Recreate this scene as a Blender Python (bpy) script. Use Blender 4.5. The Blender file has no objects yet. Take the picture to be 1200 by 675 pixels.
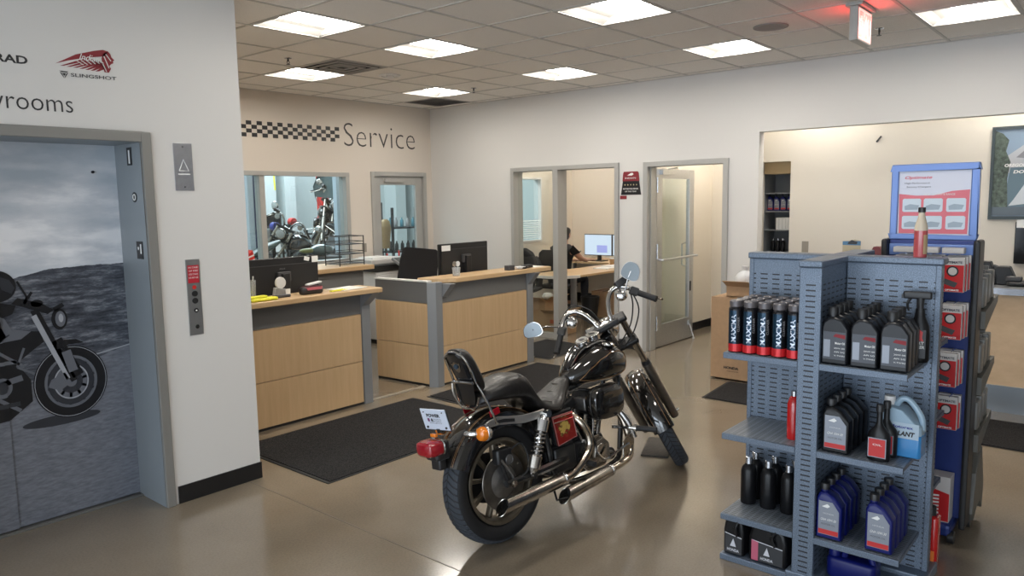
import bpy, math, random
from mathutils import Matrix, Vector
random.seed(7)
PI = math.pi
SC = bpy.context.scene
COL = SC.collection
def R(d): return math.radians(d)

# ------------------------------------------------------------------ materials
MATS = {}
def lin(c):
    return tuple((x / 12.92 if x <= .04045 else ((x + .055) / 1.055) ** 2.4) for x in c)
def rgb(r, g, b): return lin((r / 255., g / 255., b / 255.))
def newmat(name):
    m = bpy.data.materials.new(name); m.use_nodes = True
    nt = m.node_tree; b = nt.nodes['Principled BSDF']
    MATS[name] = m
    return m, nt, b
def mat(name, col, rough=.5, metal=0., coat=0., noise=0., nscale=20., bump=0., bscale=60., trans=0., ior=1.45, emit=None, estr=0., spec=None, stretch=None):
    if name in MATS: return MATS[name]
    m, nt, b = newmat(name)
    b.inputs['Base Color'].default_value = (*col, 1)
    b.inputs['Roughness'].default_value = rough
    b.inputs['Metallic'].default_value = metal
    b.inputs['Coat Weight'].default_value = coat
    b.inputs['Coat Roughness'].default_value = .04
    if spec is not None: b.inputs['Specular IOR Level'].default_value = spec
    if trans:
        b.inputs['Transmission Weight'].default_value = trans; b.inputs['IOR'].default_value = ior
    if emit:
        b.inputs['Emission Color'].default_value = (*emit, 1); b.inputs['Emission Strength'].default_value = estr
    tc = None
    def coord(sc):
        t = nt.nodes.new('ShaderNodeTexCoord'); mp = nt.nodes.new('ShaderNodeMapping')
        nt.links.new(t.outputs['Object'], mp.inputs['Vector'])
        if stretch: mp.inputs['Scale'].default_value = stretch
        n = nt.nodes.new('ShaderNodeTexNoise'); n.inputs['Scale'].default_value = sc; n.inputs['Detail'].default_value = 4
        nt.links.new(mp.outputs['Vector'], n.inputs['Vector'])
        return n
    if noise:
        n = coord(nscale); mx = nt.nodes.new('ShaderNodeMix'); mx.data_type = 'RGBA'
        mr = nt.nodes.new('ShaderNodeMapRange'); mr.inputs['From Min'].default_value = .3; mr.inputs['From Max'].default_value = .7
        nt.links.new(n.outputs['Fac'], mr.inputs['Value']); nt.links.new(mr.outputs['Result'], mx.inputs['Factor'])
        mx.inputs['A'].default_value = (*[c * (1 - noise) for c in col], 1)
        mx.inputs['B'].default_value = (*[min(1, c * (1 + noise)) for c in col], 1)
        nt.links.new(mx.outputs['Result'], b.inputs['Base Color'])
    if bump:
        n = coord(bscale); bp = nt.nodes.new('ShaderNodeBump'); bp.inputs['Strength'].default_value = bump; bp.inputs['Distance'].default_value = .01
        nt.links.new(n.outputs['Fac'], bp.inputs['Height']); nt.links.new(bp.outputs['Normal'], b.inputs['Normal'])
    return m
def glass(name, tint=(.93, .97, .96), rough=0.):
    # thin architectural glass: mostly clear with a mirror sheen at grazing angles
    m = bpy.data.materials.new(name); m.use_nodes = True; nt = m.node_tree; nt.nodes.clear()
    o = nt.nodes.new('ShaderNodeOutputMaterial'); mx = nt.nodes.new('ShaderNodeMixShader')
    t = nt.nodes.new('ShaderNodeBsdfTransparent'); g = nt.nodes.new('ShaderNodeBsdfGlossy'); f = nt.nodes.new('ShaderNodeFresnel')
    ge = nt.nodes.new('ShaderNodeNewGeometry'); mi = nt.nodes.new('ShaderNodeMath'); mi.operation = 'MULTIPLY_ADD'; mi.inputs[1].default_value = 1 / 1.5 - 1.5; mi.inputs[2].default_value = 1.5
    nt.links.new(ge.outputs['Backfacing'], mi.inputs[0]); nt.links.new(mi.outputs[0], f.inputs['IOR']); t.inputs['Color'].default_value = (*tint, 1); g.inputs['Roughness'].default_value = rough
    nt.links.new(f.outputs[0], mx.inputs[0]); nt.links.new(t.outputs[0], mx.inputs[1]); nt.links.new(g.outputs[0], mx.inputs[2]); nt.links.new(mx.outputs[0], o.inputs[0])
    MATS[name] = m; return m
def N(nt, typ, **kw):
    n = nt.nodes.new(typ)
    for k, v in kw.items():
        setattr(n, k, v)
    return n
def math_(nt, op, a, b=None, c=None):
    n = nt.nodes.new('ShaderNodeMath'); n.operation = op
    for i, v in enumerate((a, b, c)):
        if v is None: continue
        if isinstance(v, (int, float)): n.inputs[i].default_value = v
        else: nt.links.new(v, n.inputs[i])
    return n.outputs[0]

WHITE = mat('wall_paint', (.66, .645, .62), .75, bump=.03, bscale=180)
WARM = mat('warm_wall_paint', (.70, .645, .56), .75, bump=.03, bscale=180)
CREAM = mat('service_wall_paint', (.66, .60, .53), .75, bump=.03, bscale=180)
BASEB = mat('black_vinyl_base', (.012, .012, .013), .35)
GREYM = mat('grey_door_metal', (.42, .415, .395), .45, .2)
ELEVM = mat('elevator_steel_paint', (.265, .295, .315), .4, .3)
ELEVF = mat('elevator_frame_paint', (.24, .235, .22), .45, .2)
ALU = mat('brushed_aluminium', (.55, .56, .57), .32, .85, noise=.08, nscale=60)
STEEL = mat('stainless_steel', (.62, .64, .68), .25, .95, noise=.06, nscale=40)
LAM = mat('grey_laminate', (.155, .155, .153), .5)
LAML = mat('light_grey_post', (.26, .27, .28), .45, .2)
BLK = mat('black_plastic', (.014, .014, .015), .42)
BLKG = mat('gloss_black_plastic', (.010, .010, .011), .15, coat=.5)
DGREY = mat('dark_grey_plastic', (.055, .055, .058), .5)
MGREY = mat('mid_grey_plastic', (.22, .22, .22), .5)
WHTP = mat('white_plastic', (.72, .71, .69), .45)
PAPER = mat('white_paper', (.78, .78, .76), .8)
YEL = mat('yellow_cloth', (.75, .72, .05), .8, noise=.15, nscale=80)
RED = mat('red_plastic', (.55, .025, .02), .4)
REDG = mat('red_gloss', (.50, .012, .012), .2, coat=.5)
CARD = mat('brown_cardboard', (.42, .27, .155), .85, noise=.05, nscale=25)
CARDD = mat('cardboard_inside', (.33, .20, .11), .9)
CHROME = mat('chrome', (.55, .54, .53), .10, 1.)
CHROMEW = mat('worn_chrome', (.40, .37, .33), .22, 1., noise=.2, nscale=25)
BLUEP = mat('blue_plastic', (.012, .022, .22), .32)
CLEARP = mat('clear_plastic', (.85, .88, .9), .15, trans=.75)
GLASS = glass('window_glass')
GLASSB = glass('blue_tint_glass', (.86, .91, .92))
GLASSC = glass('plain_glass', (.95, .97, .96))
SKIN = mat('skin', (.45, .25, .17), .55)
HAIR = mat('black_hair', (.01, .009, .008), .5)
SHIRT = mat('black_cloth', (.012, .012, .014), .9, bump=.1, bscale=40)

def wood(name, base, dark, sx=(14, 14, .8), rough=.4):
    m, nt, b = newmat(name)
    t = N(nt, 'ShaderNodeTexCoord'); mp = N(nt, 'ShaderNodeMapping'); mp.inputs['Scale'].default_value = sx
    nt.links.new(t.outputs['Object'], mp.inputs['Vector'])
    n = N(nt, 'ShaderNodeTexNoise'); n.inputs['Scale'].default_value = 2.2; n.inputs['Detail'].default_value = 7; n.inputs['Roughness'].default_value = .62
    nt.links.new(mp.outputs[0], n.inputs['Vector'])
    cr = N(nt, 'ShaderNodeValToRGB'); cr.color_ramp.elements[0].position = .3; cr.color_ramp.elements[1].position = .7
    cr.color_ramp.elements[0].color = (*dark, 1); cr.color_ramp.elements[1].color = (*base, 1)
    nt.links.new(n.outputs['Fac'], cr.inputs[0]); nt.links.new(cr.outputs[0], b.inputs['Base Color'])
    b.inputs['Roughness'].default_value = rough
    return m
MAPLE = wood('maple_laminate', (.66, .46, .26), (.58, .39, .21))
MAPLET = wood('maple_worktop', (.60, .42, .235), (.52, .345, .18), (.8, 14, 14))
PLY = wood('plywood_face', (.68, .50, .32), (.58, .41, .25), (3, 3, 6))

def floor_mat():
    m, nt, b = newmat('polished_concrete')
    t = N(nt, 'ShaderNodeTexCoord')
    n1 = N(nt, 'ShaderNodeTexNoise'); n1.inputs['Scale'].default_value = 1.1; n1.inputs['Detail'].default_value = 5
    n2 = N(nt, 'ShaderNodeTexNoise'); n2.inputs['Scale'].default_value = 90; n2.inputs['Detail'].default_value = 3
    for n in (n1, n2): nt.links.new(t.outputs['Object'], n.inputs['Vector'])
    cr = N(nt, 'ShaderNodeValToRGB'); e = cr.color_ramp.elements
    e[0].position = .3; e[1].position = .72; e[0].color = (.180, .146, .106, 1); e[1].color = (.250, .208, .156, 1)
    nt.links.new(n1.outputs['Fac'], cr.inputs[0])
    mx = N(nt, 'ShaderNodeMix', data_type='RGBA', blend_type='MULTIPLY'); mx.inputs['Factor'].default_value = .35
    cr2 = N(nt, 'ShaderNodeValToRGB'); cr2.color_ramp.elements[0].position = .3; cr2.color_ramp.elements[0].color = (.6, .6, .6, 1); cr2.color_ramp.elements[1].position = .6
    nt.links.new(n2.outputs['Fac'], cr2.inputs[0])
    nt.links.new(cr.outputs[0], mx.inputs['A']); nt.links.new(cr2.outputs[0], mx.inputs['B'])
    nt.links.new(mx.outputs['Result'], b.inputs['Base Color'])
    mr = N(nt, 'ShaderNodeMapRange'); mr.inputs['To Min'].default_value = .15; mr.inputs['To Max'].default_value = .26
    nt.links.new(n1.outputs['Fac'], mr.inputs['Value']); nt.links.new(mr.outputs[0], b.inputs['Roughness'])
    b.inputs['Coat Weight'].default_value = .45; b.inputs['Coat Roughness'].default_value = .11
    return m
FLOOR = floor_mat()
JOINT = mat('floor_joint_filler', (.11, .085, .06), .6)
def tile_mat():
    m, nt, b = newmat('acoustic_tile')
    t = N(nt, 'ShaderNodeTexCoord'); n = N(nt, 'ShaderNodeTexNoise'); n.inputs['Scale'].default_value = 240; n.inputs['Detail'].default_value = 2
    nt.links.new(t.outputs['Object'], n.inputs['Vector'])
    cr = N(nt, 'ShaderNodeValToRGB'); e = cr.color_ramp.elements; e[0].position = .34; e[1].position = .42
    e[0].color = (.62, .59, .55, 1); e[1].color = (.80, .77, .73, 1)
    nt.links.new(n.outputs['Fac'], cr.inputs[0]); nt.links.new(cr.outputs[0], b.inputs['Base Color']); b.inputs['Roughness'].default_value = .95
    return m
TILE = tile_mat()
TBAR = mat('ceiling_grid_metal', (.50, .48, .45), .5)
CARPET = None
def carpet_mat():
    m, nt, b = newmat('charcoal_carpet_mat')
    t = N(nt, 'ShaderNodeTexCoord'); n = N(nt, 'ShaderNodeTexNoise'); n.inputs['Scale'].default_value = 130; n.inputs['Detail'].default_value = 3
    nt.links.new(t.outputs['Object'], n.inputs['Vector'])
    cr = N(nt, 'ShaderNodeValToRGB'); e = cr.color_ramp.elements; e[0].position = .35; e[1].position = .68
    e[0].color = (.006, .006, .007, 1); e[1].color = (.040, .038, .038, 1)
    nt.links.new(n.outputs['Fac'], cr.inputs[0]); nt.links.new(cr.outputs[0], b.inputs['Base Color']); b.inputs['Roughness'].default_value = .95
    bp = N(nt, 'ShaderNodeBump'); bp.inputs['Strength'].default_value = .5; bp.inputs['Distance'].default_value = .004
    nt.links.new(n.outputs['Fac'], bp.inputs['Height']); nt.links.new(bp.outputs[0], b.inputs['Normal'])
    b.inputs['Specular IOR Level'].default_value = .2
    return m
CARPET = carpet_mat()
def perf_mat(name, axis, base, pitch, pz, sw, off=0., mirror=False):
    """powder-coated steel with rows of slots; axis = 'X' or 'Y' gives the horizontal direction of the panel"""
    m, nt, b = newmat(name)
    t = N(nt, 'ShaderNodeTexCoord'); s = N(nt, 'ShaderNodeSeparateXYZ'); nt.links.new(t.outputs['Object'], s.inputs[0])
    u = s.outputs[axis]; z = s.outputs['Z']
    fu = math_(nt, 'ABSOLUTE', math_(nt, 'SUBTRACT', math_(nt, 'FRACT', math_(nt, 'ADD', math_(nt, 'DIVIDE', u, pitch), 50 + off)), .5))
    fz = math_(nt, 'ABSOLUTE', math_(nt, 'SUBTRACT', math_(nt, 'FRACT', math_(nt, 'ADD', math_(nt, 'DIVIDE', z, pz), 50)), .5))
    mu = math_(nt, 'LESS_THAN', fu, sw / pitch / 2); mz = math_(nt, 'LESS_THAN', fz, .0033 / pz)
    low = math_(nt, 'LESS_THAN', z, 1.385)
    mask = math_(nt, 'MULTIPLY', math_(nt, 'MULTIPLY', mu, mz), low)
    n = N(nt, 'ShaderNodeTexNoise'); n.inputs['Scale'].default_value = 260; n.inputs['Detail'].default_value = 2; nt.links.new(t.outputs['Object'], n.inputs['Vector'])
    cr = N(nt, 'ShaderNodeValToRGB'); e = cr.color_ramp.elements; e[0].position = .38; e[1].position = .62
    e[0].color = (*[c * .72 for c in base], 1); e[1].color = (*[min(1, c * 1.35) for c in base], 1)
    nt.links.new(n.outputs['Fac'], cr.inputs[0])
    mx = N(nt, 'ShaderNodeMix', data_type='RGBA'); nt.links.new(mask, mx.inputs['Factor']); nt.links.new(cr.outputs[0], mx.inputs['A']); mx.inputs['B'].default_value = (.006, .007, .01, 1)
    nt.links.new(mx.outputs['Result'], b.inputs['Base Color'])
    b.inputs['Roughness'].default_value = .42; nt.links.new(math_(nt, 'MULTIPLY', math_(nt, 'SUBTRACT', 1, mask), .35), b.inputs['Metallic'])
    return m
GB = (.128, .163, .215)
PERFY = perf_mat('slotted_steel_wing', 'Y', GB, .0595, .0238, .036, .1)
PERFX = perf_mat('slotted_steel_arm', 'X', GB, .0595, .0238, .036, .1)
PERFC = perf_mat('slotted_steel_column', 'Y', GB, .2, .0238, .042, .0)
HAMMER = mat('hammered_blue_grey_steel', GB, .42, .35, noise=.35, nscale=260)
SHELFM = perf_mat('slotted_shelf_steel', 'Y', GB, .03, .5, .5)
def shelf_mat():
    m, nt, b = newmat('perforated_shelf_steel')
    t = N(nt, 'ShaderNodeTexCoord'); s = N(nt, 'ShaderNodeSeparateXYZ'); nt.links.new(t.outputs['Object'], s.inputs[0])
    fu = math_(nt, 'ABSOLUTE', math_(nt, 'SUBTRACT', math_(nt, 'FRACT', math_(nt, 'ADD', math_(nt, 'DIVIDE', s.outputs['Y'], .034), 50)), .5))
    fv = math_(nt, 'ABSOLUTE', math_(nt, 'SUBTRACT', math_(nt, 'FRACT', math_(nt, 'ADD', math_(nt, 'DIVIDE', s.outputs['X'], .017), 50)), .5))
    mask = math_(nt, 'MULTIPLY', math_(nt, 'LESS_THAN', fu, .36), math_(nt, 'LESS_THAN', fv, .17))
    mx = N(nt, 'ShaderNodeMix', data_type='RGBA'); nt.links.new(mask, mx.inputs['Factor']); mx.inputs['A'].default_value = (.19, .22, .26, 1); mx.inputs['B'].default_value = (.03, .035, .04, 1)
    nt.links.new(mx.outputs['Result'], b.inputs['Base Color']); b.inputs['Roughness'].default_value = .4; b.inputs['Metallic'].default_value = .3
    return m
SHELFM = shelf_mat()

# ------------------------------------------------------------------ mesh building
class MB:
    def __init__(s): s.v = []; s.f = []; s.M = None
    def add(s, vs, fs):
        n = len(s.v)
        for p in vs:
            p = Vector(p)
            s.v.append(tuple(s.M @ p) if s.M else tuple(p))
        for f in fs: s.f.append([i + n for i in f])
        return s
    def box(s, x0, x1, y0, y1, z0, z1):
        return s.add([(x0, y0, z0), (x1, y0, z0), (x1, y1, z0), (x0, y1, z0), (x0, y0, z1), (x1, y0, z1), (x1, y1, z1), (x0, y1, z1)],
                     [(0, 3, 2, 1), (4, 5, 6, 7), (0, 1, 5, 4), (1, 2, 6, 5), (2, 3, 7, 6), (3, 0, 4, 7)])
    def obox(s, c, ax, ay, az):   # oriented box: centre + three half-axis vectors
        c, ax, ay, az = map(Vector, (c, ax, ay, az)); vs = []
        for k in (-1, 1):
            for (i, j) in ((-1, -1), (1, -1), (1, 1), (-1, 1)): vs.append(c + ax * i + ay * j + az * k)
        return s.add(vs, [(0, 3, 2, 1), (4, 5, 6, 7), (0, 1, 5, 4), (1, 2, 6, 5), (2, 3, 7, 6), (3, 0, 4, 7)])
    def quad(s, *p): return s.add(p, [tuple(range(len(p)))])
    def rings(s, rs, cap0=True, cap1=True, closed=True):
        n = len(rs[0]); base = []; fs = []
        for r in rs: base += list(r)
        for i in range(len(rs) - 1):
            for j in range(n if closed else n - 1):
                k = (j + 1) % n; fs.append((i * n + j, i * n + k, (i + 1) * n + k, (i + 1) * n + j))
        if cap0: fs.append(tuple(reversed(range(n))))
        if cap1: fs.append(tuple(range((len(rs) - 1) * n, len(rs) * n)))
        return s.add(base, fs)
    def cyl(s, a, b, r0, r1=None, n=20, cap=True):
        a, b = Vector(a), Vector(b); r1 = r0 if r1 is None else r1
        d = (b - a).normalized(); u = d.orthogonal().normalized(); w = d.cross(u)
        rs = [[p + (u * math.cos(t) + w * math.sin(t)) * r for t in [2 * PI * i / n for i in range(n)]] for p, r in ((a, r0), (b, r1))]
        return s.rings(rs, cap, cap)
    def tube(s, pts, r, n=10, cap=True, smooth=0):
        P = [Vector(p) for p in pts]
        rr = list(r) if isinstance(r, (list, tuple)) else [r] * len(P)
        if smooth:
            Q = []; q = []
            for i in range(len(P) - 1):
                p0, p1, p2, p3 = P[max(i - 1, 0)], P[i], P[i + 1], P[min(i + 2, len(P) - 1)]
                for k in range(smooth):
                    t = k / smooth; t2 = t * t; t3 = t2 * t
                    Q.append(.5 * ((2 * p1) + (p2 - p0) * t + (2 * p0 - 5 * p1 + 4 * p2 - p3) * t2 + (3 * p1 - 3 * p2 + p3 - p0) * t3)); q.append(rr[i] * (1 - t) + rr[i + 1] * t)
            Q.append(P[-1]); q.append(rr[-1]); P, rr = Q, q
        rs = []; u = None
        for i, p in enumerate(P):
            d = (P[min(i + 1, len(P) - 1)] - P[max(i - 1, 0)]).normalized()
            u = d.orthogonal().normalized() if u is None else (u - d * u.dot(d)).normalized()
            w = d.cross(u); rs.append([p + (u * math.cos(t) + w * math.sin(t)) * rr[i] for t in [2 * PI * k / n for k in range(n)]])
        return s.rings(rs, cap, cap)
    def lathe(s, prof, c=(0, 0, 0), axis='Z', n=28, cap=True, ang=2 * PI, a0=0.):
        c = Vector(c); full = abs(ang - 2 * PI) < 1e-6; m = n if full else n + 1; rs = []
        for (r, h) in prof:
            ring = []
            for i in range(m):
                t = a0 + ang * i / n; x, y = r * math.cos(t), r * math.sin(t)
                ring.append(c + Vector({'Z': (x, y, h), 'Y': (x, h, y), 'X': (h, x, y)}[axis]))
            rs.append(ring)
        return s.rings(rs, cap and full, cap and full, full)
    def prism(s, poly, a, b, axis='Y'):
        def P(p, h): return {'Z': (p[0], p[1], h), 'Y': (p[0], h, p[1]), 'X': (h, p[0], p[1])}[axis]
        n = len(poly)
        vs = [P(p, a) for p in poly] + [P(p, b) for p in poly]
        fs = [tuple(range(n)), tuple(reversed(range(n, 2 * n)))] + [(i, i + n, (i + 1) % n + n, (i + 1) % n) for i in range(n)]
        return s.add(vs, fs)
    def ell(s, c, rx, ry, rz, n=16, m=10):
        c = Vector(c); rs = []
        for i in range(1, m):
            ph = PI * i / m; rs.append([c + Vector((rx * math.sin(ph) * math.cos(t), ry * math.sin(ph) * math.sin(t), rz * math.cos(ph))) for t in [2 * PI * k / n for k in range(n)]])
        return s.rings(list(reversed(rs)))
    def rbox(s, c, hx, hy, hz, r, n=5, m=3):   # box with rounded vertical edges and softened top and bottom
        c = Vector(c); prof = []
        for i in range(m + 1): t = PI / 2 * i / m; prof.append((-r * .6 * (1 - math.sin(t)) , -hz + r * .6 * (1 - math.cos(t))))
        prof = [(p[0], p[1]) for p in prof]; prof += [(o, -z) for o, z in reversed(prof)]
        rs = []
        for (o, z) in prof:
            ring = []
            for (sx, sy, a) in ((1, 1, 0), (-1, 1, PI / 2), (-1, -1, PI), (1, -1, 1.5 * PI)):
                for k in range(n + 1):
                    t = a + PI / 2 * k / n; rr = max(r + o, .0005)
                    ring.append(c + Vector((sx * (hx - r) + rr * math.cos(t), sy * (hy - r) + rr * math.sin(t), z)))
            rs.append(ring)
        return s.rings(rs)
    def torus(s, c, axis, Rr, r, n=40, m=10, a0=0, ang=2 * PI, flat=1.):
        c = Vector(c); full = abs(ang - 2 * PI) < 1e-6; rs = []
        for i in range(n + (0 if full else 1)):
            t = a0 + ang * i / n; ring = []
            for k in range(m):
                q = 2 * PI * k / m; rad = Rr + r * math.cos(q); h = r * math.sin(q) * flat
                x, y = rad * math.cos(t), rad * math.sin(t)
                ring.append(c + Vector({'Z': (x, y, h), 'Y': (x, h, y), 'X': (h, x, y)}[axis]))
            rs.append(ring)
        if full: rs.append(rs[0])
        return s.rings(rs, not full, not full)
def shade(o, ang=35):
    me = o.data
    me.polygons.foreach_set('use_smooth', [True] * len(me.polygons))
    try: me.set_sharp_from_angle(angle=R(ang))
    except Exception: pass
def obj(name, mb, m, parent=None, smooth=True, bevel=0., seg=2, subd=0, loc=None):
    me = bpy.data.meshes.new(name); me.from_pydata([tuple(v) for v in mb.v], [], [list(f) for f in mb.f]); me.validate(); me.update()
    o = bpy.data.objects.new(name, me); COL.objects.link(o); me.materials.append(m)
    import bmesh
    b = bmesh.new(); b.from_mesh(me); bmesh.ops.remove_doubles(b, verts=b.verts, dist=1e-6); bmesh.ops.recalc_face_normals(b, faces=b.faces); b.to_mesh(me); b.free()
    if smooth: shade(o)
    if bevel:
        md = o.modifiers.new('b', 'BEVEL'); md.width = bevel; md.segments = seg; md.limit_method = 'ANGLE'; md.angle_limit = R(40)
    if subd:
        md = o.modifiers.new('s', 'SUBSURF'); md.levels = subd; md.render_levels = subd
    if parent: o.parent = parent
    if loc: o.location = loc
    return o
def tag(o, label=None, cat=None, group=None, kind=None):
    if label: o['label'] = label
    if cat: o['category'] = cat
    if group: o['group'] = group
    if kind: o['kind'] = kind
    return o
def thing(name, label, cat, loc=(0, 0, 0), rz=0., group=None):
    o = bpy.data.objects.new(name, None); COL.objects.link(o); o.location = loc; o.rotation_euler = (0, 0, rz); o.empty_display_size = .05
    return tag(o, label, cat, group)
def struct(name, mb, m, parent=None, **kw):
    o = obj(name, mb, m, parent, **kw)
    if parent is None: o['kind'] = 'structure'
    return o
def dup(root, loc=None, rz=None, label=None, group=None, skip=()):
    def cp(o, par):
        c = o.copy(); COL.objects.link(c)
        if par: c.parent = par
        for ch in o.children:
            if ch.name.split('.')[0] in skip: continue
            cp(ch, c)
        return c
    r = cp(root, None)
    if loc is not None: r.location = loc
    if rz is not None: r.rotation_euler = (0, 0, rz)
    if label: r['label'] = label
    if group: r['group'] = group
    return r
def text(name, s, m, parent, origin, right, up, size=.1, width=None, height=None, align='LEFT', ext=.0008, bold=0., shear=0., depth=None):
    """flat lettering; origin = lower left (or centre) corner in parent space"""
    cu = bpy.data.curves.new(name, 'FONT'); cu.body = s; cu.size = 1.; cu.extrude = 0.; cu.offset = bold; cu.shear = shear; cu.resolution_u = 3
    t = bpy.data.objects.new('tmp', cu); COL.objects.link(t)
    dg = bpy.context.evaluated_depsgraph_get(); me = bpy.data.meshes.new_from_object(t.evaluated_get(dg))
    bpy.data.objects.remove(t); bpy.data.curves.remove(cu)
    xs = [v.co.x for v in me.vertices]; ys = [v.co.y for v in me.vertices]
    if not xs: return None
    x0, x1, y0, y1 = min(xs), max(xs), min(ys), max(ys)
    fx = width / (x1 - x0) if width else size; fy = height / (y1 - y0) if height else (size if not width or size != .1 else fx)
    r = Vector(right).normalized(); u = Vector(up).normalized(); n = r.cross(u)
    off = -.5 * (x1 - x0) * fx if align == 'CENTER' else (-(x1 - x0) * fx if align == 'RIGHT' else 0)
    for v in me.vertices: v.co = Vector(origin) + r * ((v.co.x - x0) * fx + off) + u * ((v.co.y - y0) * fy) + n * ext
    me.name = name; me.materials.clear(); me.materials.append(m)
    o = bpy.data.objects.new(name, me); COL.objects.link(o)
    if parent: o.parent = parent
    return o
def label_plate(name, m, parent, origin, right, up, poly, ext=.0012):
    r = Vector(right).normalized(); u = Vector(up).normalized(); n = r.cross(u); mb = MB()
    a = [Vector(origin) + r * p[0] + u * p[1] for p in poly]; b = [p + n * ext for p in a]; k = len(a)
    mb.add(a + b, [tuple(reversed(range(k))), tuple(range(k, 2 * k))] + [(i, (i + 1) % k, (i + 1) % k + k, i + k) for i in range(k)])
    return obj(name, mb, m, parent, smooth=False)
# ------------------------------------------------------------------ setting
CH = 3.043
XR, XR2 = 7.49, 7.61
YB, YB2 = 7.82, 7.94
XP = 8.30          # back wall of the parts room
struct('floor', MB().box(-4.2, 12.2, -5.2, 14.2, -.12, 0), FLOOR, smooth=False)
# saw-cut joints
j = MB()
j.box(2.415, 2.421, -5, 4.27, 0, .0008)
struct('trim_1', j, JOINT, smooth=False)
struct('trim_2', MB().box(4.145, 4.80, 5.17, 5.215, 0, .006).box(6.33, 7.45, 5.17, 5.215, 0, .006), mat('aluminium_transition_strip', (.42, .37, .30), .4, .3), smooth=False)

# ceiling as a grid of tiles, left open where fixtures are recessed
X0, Y0, T = 6.113, 4.443, .61
LIGHTS = [(-5, 0), (-3, 0), (-3, 3), (0, 3), (-3, -3), (0, -3), (0, 0), (0, -6), (-6, -3), (-6, -6)]
VENTS = [(-3, 2), (1, 4)]
cm = MB(); open_ = set(LIGHTS) | set(VENTS)
i0, i1, j0, j1 = -17, 2, -16, 5
for i in range(i0, i1 + 1):
    for jj in range(j0, j1 + 1):
        if (i, jj) in open_: continue
        xa, xb = X0 + i * T, min(X0 + (i + 1) * T, XR); ya, yb = Y0 + jj * T, min(Y0 + (jj + 1) * T, YB)
        if xa >= XR or ya >= YB: continue
        dz = random.uniform(-.0012, .0012)
        cm.box(xa, xb, ya, yb, CH + .002 + dz, CH + .018 + dz)
struct('ceiling', cm, TILE, smooth=False)
g = MB()
for i in range(i0, i1 + 2):
    x = X0 + i * T
    if x < XR: g.box(x - .011, x + .011, Y0 + j0 * T, YB, CH - .003, CH + .004)
for jj in range(j0, j1 + 2):
    y = Y0 + jj * T
    if y < YB: g.box(X0 + i0 * T, XR, y - .011, y + .011, CH - .0032, CH + .0042)
g.box(2.5, XR, YB - .022, YB, CH - .004, CH + .004); g.box(XR - .022, XR, -5, YB, CH - .004, CH + .004)
struct('trim_3', g, TBAR, smooth=False)
struct('ceiling', MB().box(-4.3, 7.6, -5.3, 7.94, CH + .35, CH + .4), WHITE, smooth=False)

def wall_openings(u0, u1, z1, ops, put):
    """solid rectangles of a wall u0..u1 x 0..z1 around openings (a, b, za, zb)"""
    us = sorted(set([u0, u1] + [o[0] for o in ops] + [o[1] for o in ops]))
    for a, b in zip(us[:-1], us[1:]):
        cut = [o for o in ops if o[0] <= a + 1e-6 and o[1] >= b - 1e-6]; z = 0
        for o in sorted(cut, key=lambda q: q[2]):
            if o[2] > z + 1e-6: put(a, b, z, o[2])
            z = o[3]
        if z < z1 - 1e-6: put(a, b, z, z1)
HT = CH + .3
# left wall with the lift opening
w = MB(); wall_openings(-4.2, 2.505, HT, [(.70, 1.94, 0, 2.155)], lambda a, b, c, d: w.box(a, b, 4.279, 4.40, c, d))
w.box(2.385, 2.505, 4.40, 7.94, 0, HT)
struct('wall_left', w, WHITE, smooth=False)
# lift shaft lining behind the doors
struct('wall_shaft', MB().box(.5, 2.2, 4.72, 4.78, 0, 2.4).box(.5, .6, 4.40, 4.72, 0, 2.4).box(2.0, 2.1, 4.40, 4.72, 0, 2.4).box(.6, 2.0, 4.40, 4.72, 2.2, 2.4), ELEVM, smooth=False)
# back (service) wall
w = MB(); wall_openings(2.505, 7.61, HT, [(4.40, 6.03, 1.0, 2.135), (6.385, 7.365, 0, 2.155)], lambda a, b, c, d: w.box(a, b, YB, YB2, c, d))
struct('wall_back', w, CREAM, smooth=False)
# right wall
w = MB(); wall_openings(-5.2, YB, HT, [(-2.6, 3.05, 0, 2.40), (3.365, 4.37, 0, 2.155), (4.70, 6.325, 0, 2.165)], lambda a, b, c, d: w.box(XR, XR2, a, b, c, d))
struct('wall_right', w, WHITE, smooth=False)
# walls behind the photographer with tall windows
w = MB(); wall_openings(-5.2, 4.279, HT, [(-4.6, -1.9, .1, 2.75), (-1.5, 1.2, .1, 2.75), (1.6, 3.9, .1, 2.75)], lambda a, b, c, d: w.box(-4.2, -4.08, a, b, c, d))
struct('wall_front', w, WHITE, smooth=False)
w = MB(); wall_openings(-4.2, 8.4, HT, [], lambda a, b, c, d: w.box(a, b, -5.2, -5.08, c, d))
struct('wall_side', w, WHITE, smooth=False)
# office, vestibule, parts room
struct('wall_office', MB().box(10.9, 11.0, 4.52, 7.94, 0, HT).box(XR2, 10.9, 4.52, 4.62, 0, HT), WARM, smooth=False)
w = MB(); wall_openings(XR2, 11.0, HT, [(9.36, 9.99, 1.08, 2.10)], lambda a, b, c, d: w.box(a, b, YB, YB2, c, d))
struct('wall_office_side', w, WARM, smooth=False)
struct('wall_vestibule', MB().box(9.54, 9.64, 3.36, 4.52, 0, HT), WARM, smooth=False)
PW = mat('parts_room_paint', (.67, .625, .55), .75)
w = MB(); wall_openings(-5.2, 3.46, HT, [(3.02, 3.346, 0, 2.13)], lambda a, b, c, d: w.box(XP, XP + .1, a, b, c, d))
w.box(XR2, 9.64, 3.347, 3.44, 0, HT)
struct('wall_parts_room', w, PW, smooth=False)
struct('ceiling_parts_room', MB().box(XR2, XP + .1, -5.2, 3.46, CH - .02, CH + .03), WHITE, smooth=False)
struct('ceiling_office', MB().box(XR2, 11, 3.4, 7.94, CH - .02, CH + .03), WHITE, smooth=False)
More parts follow.
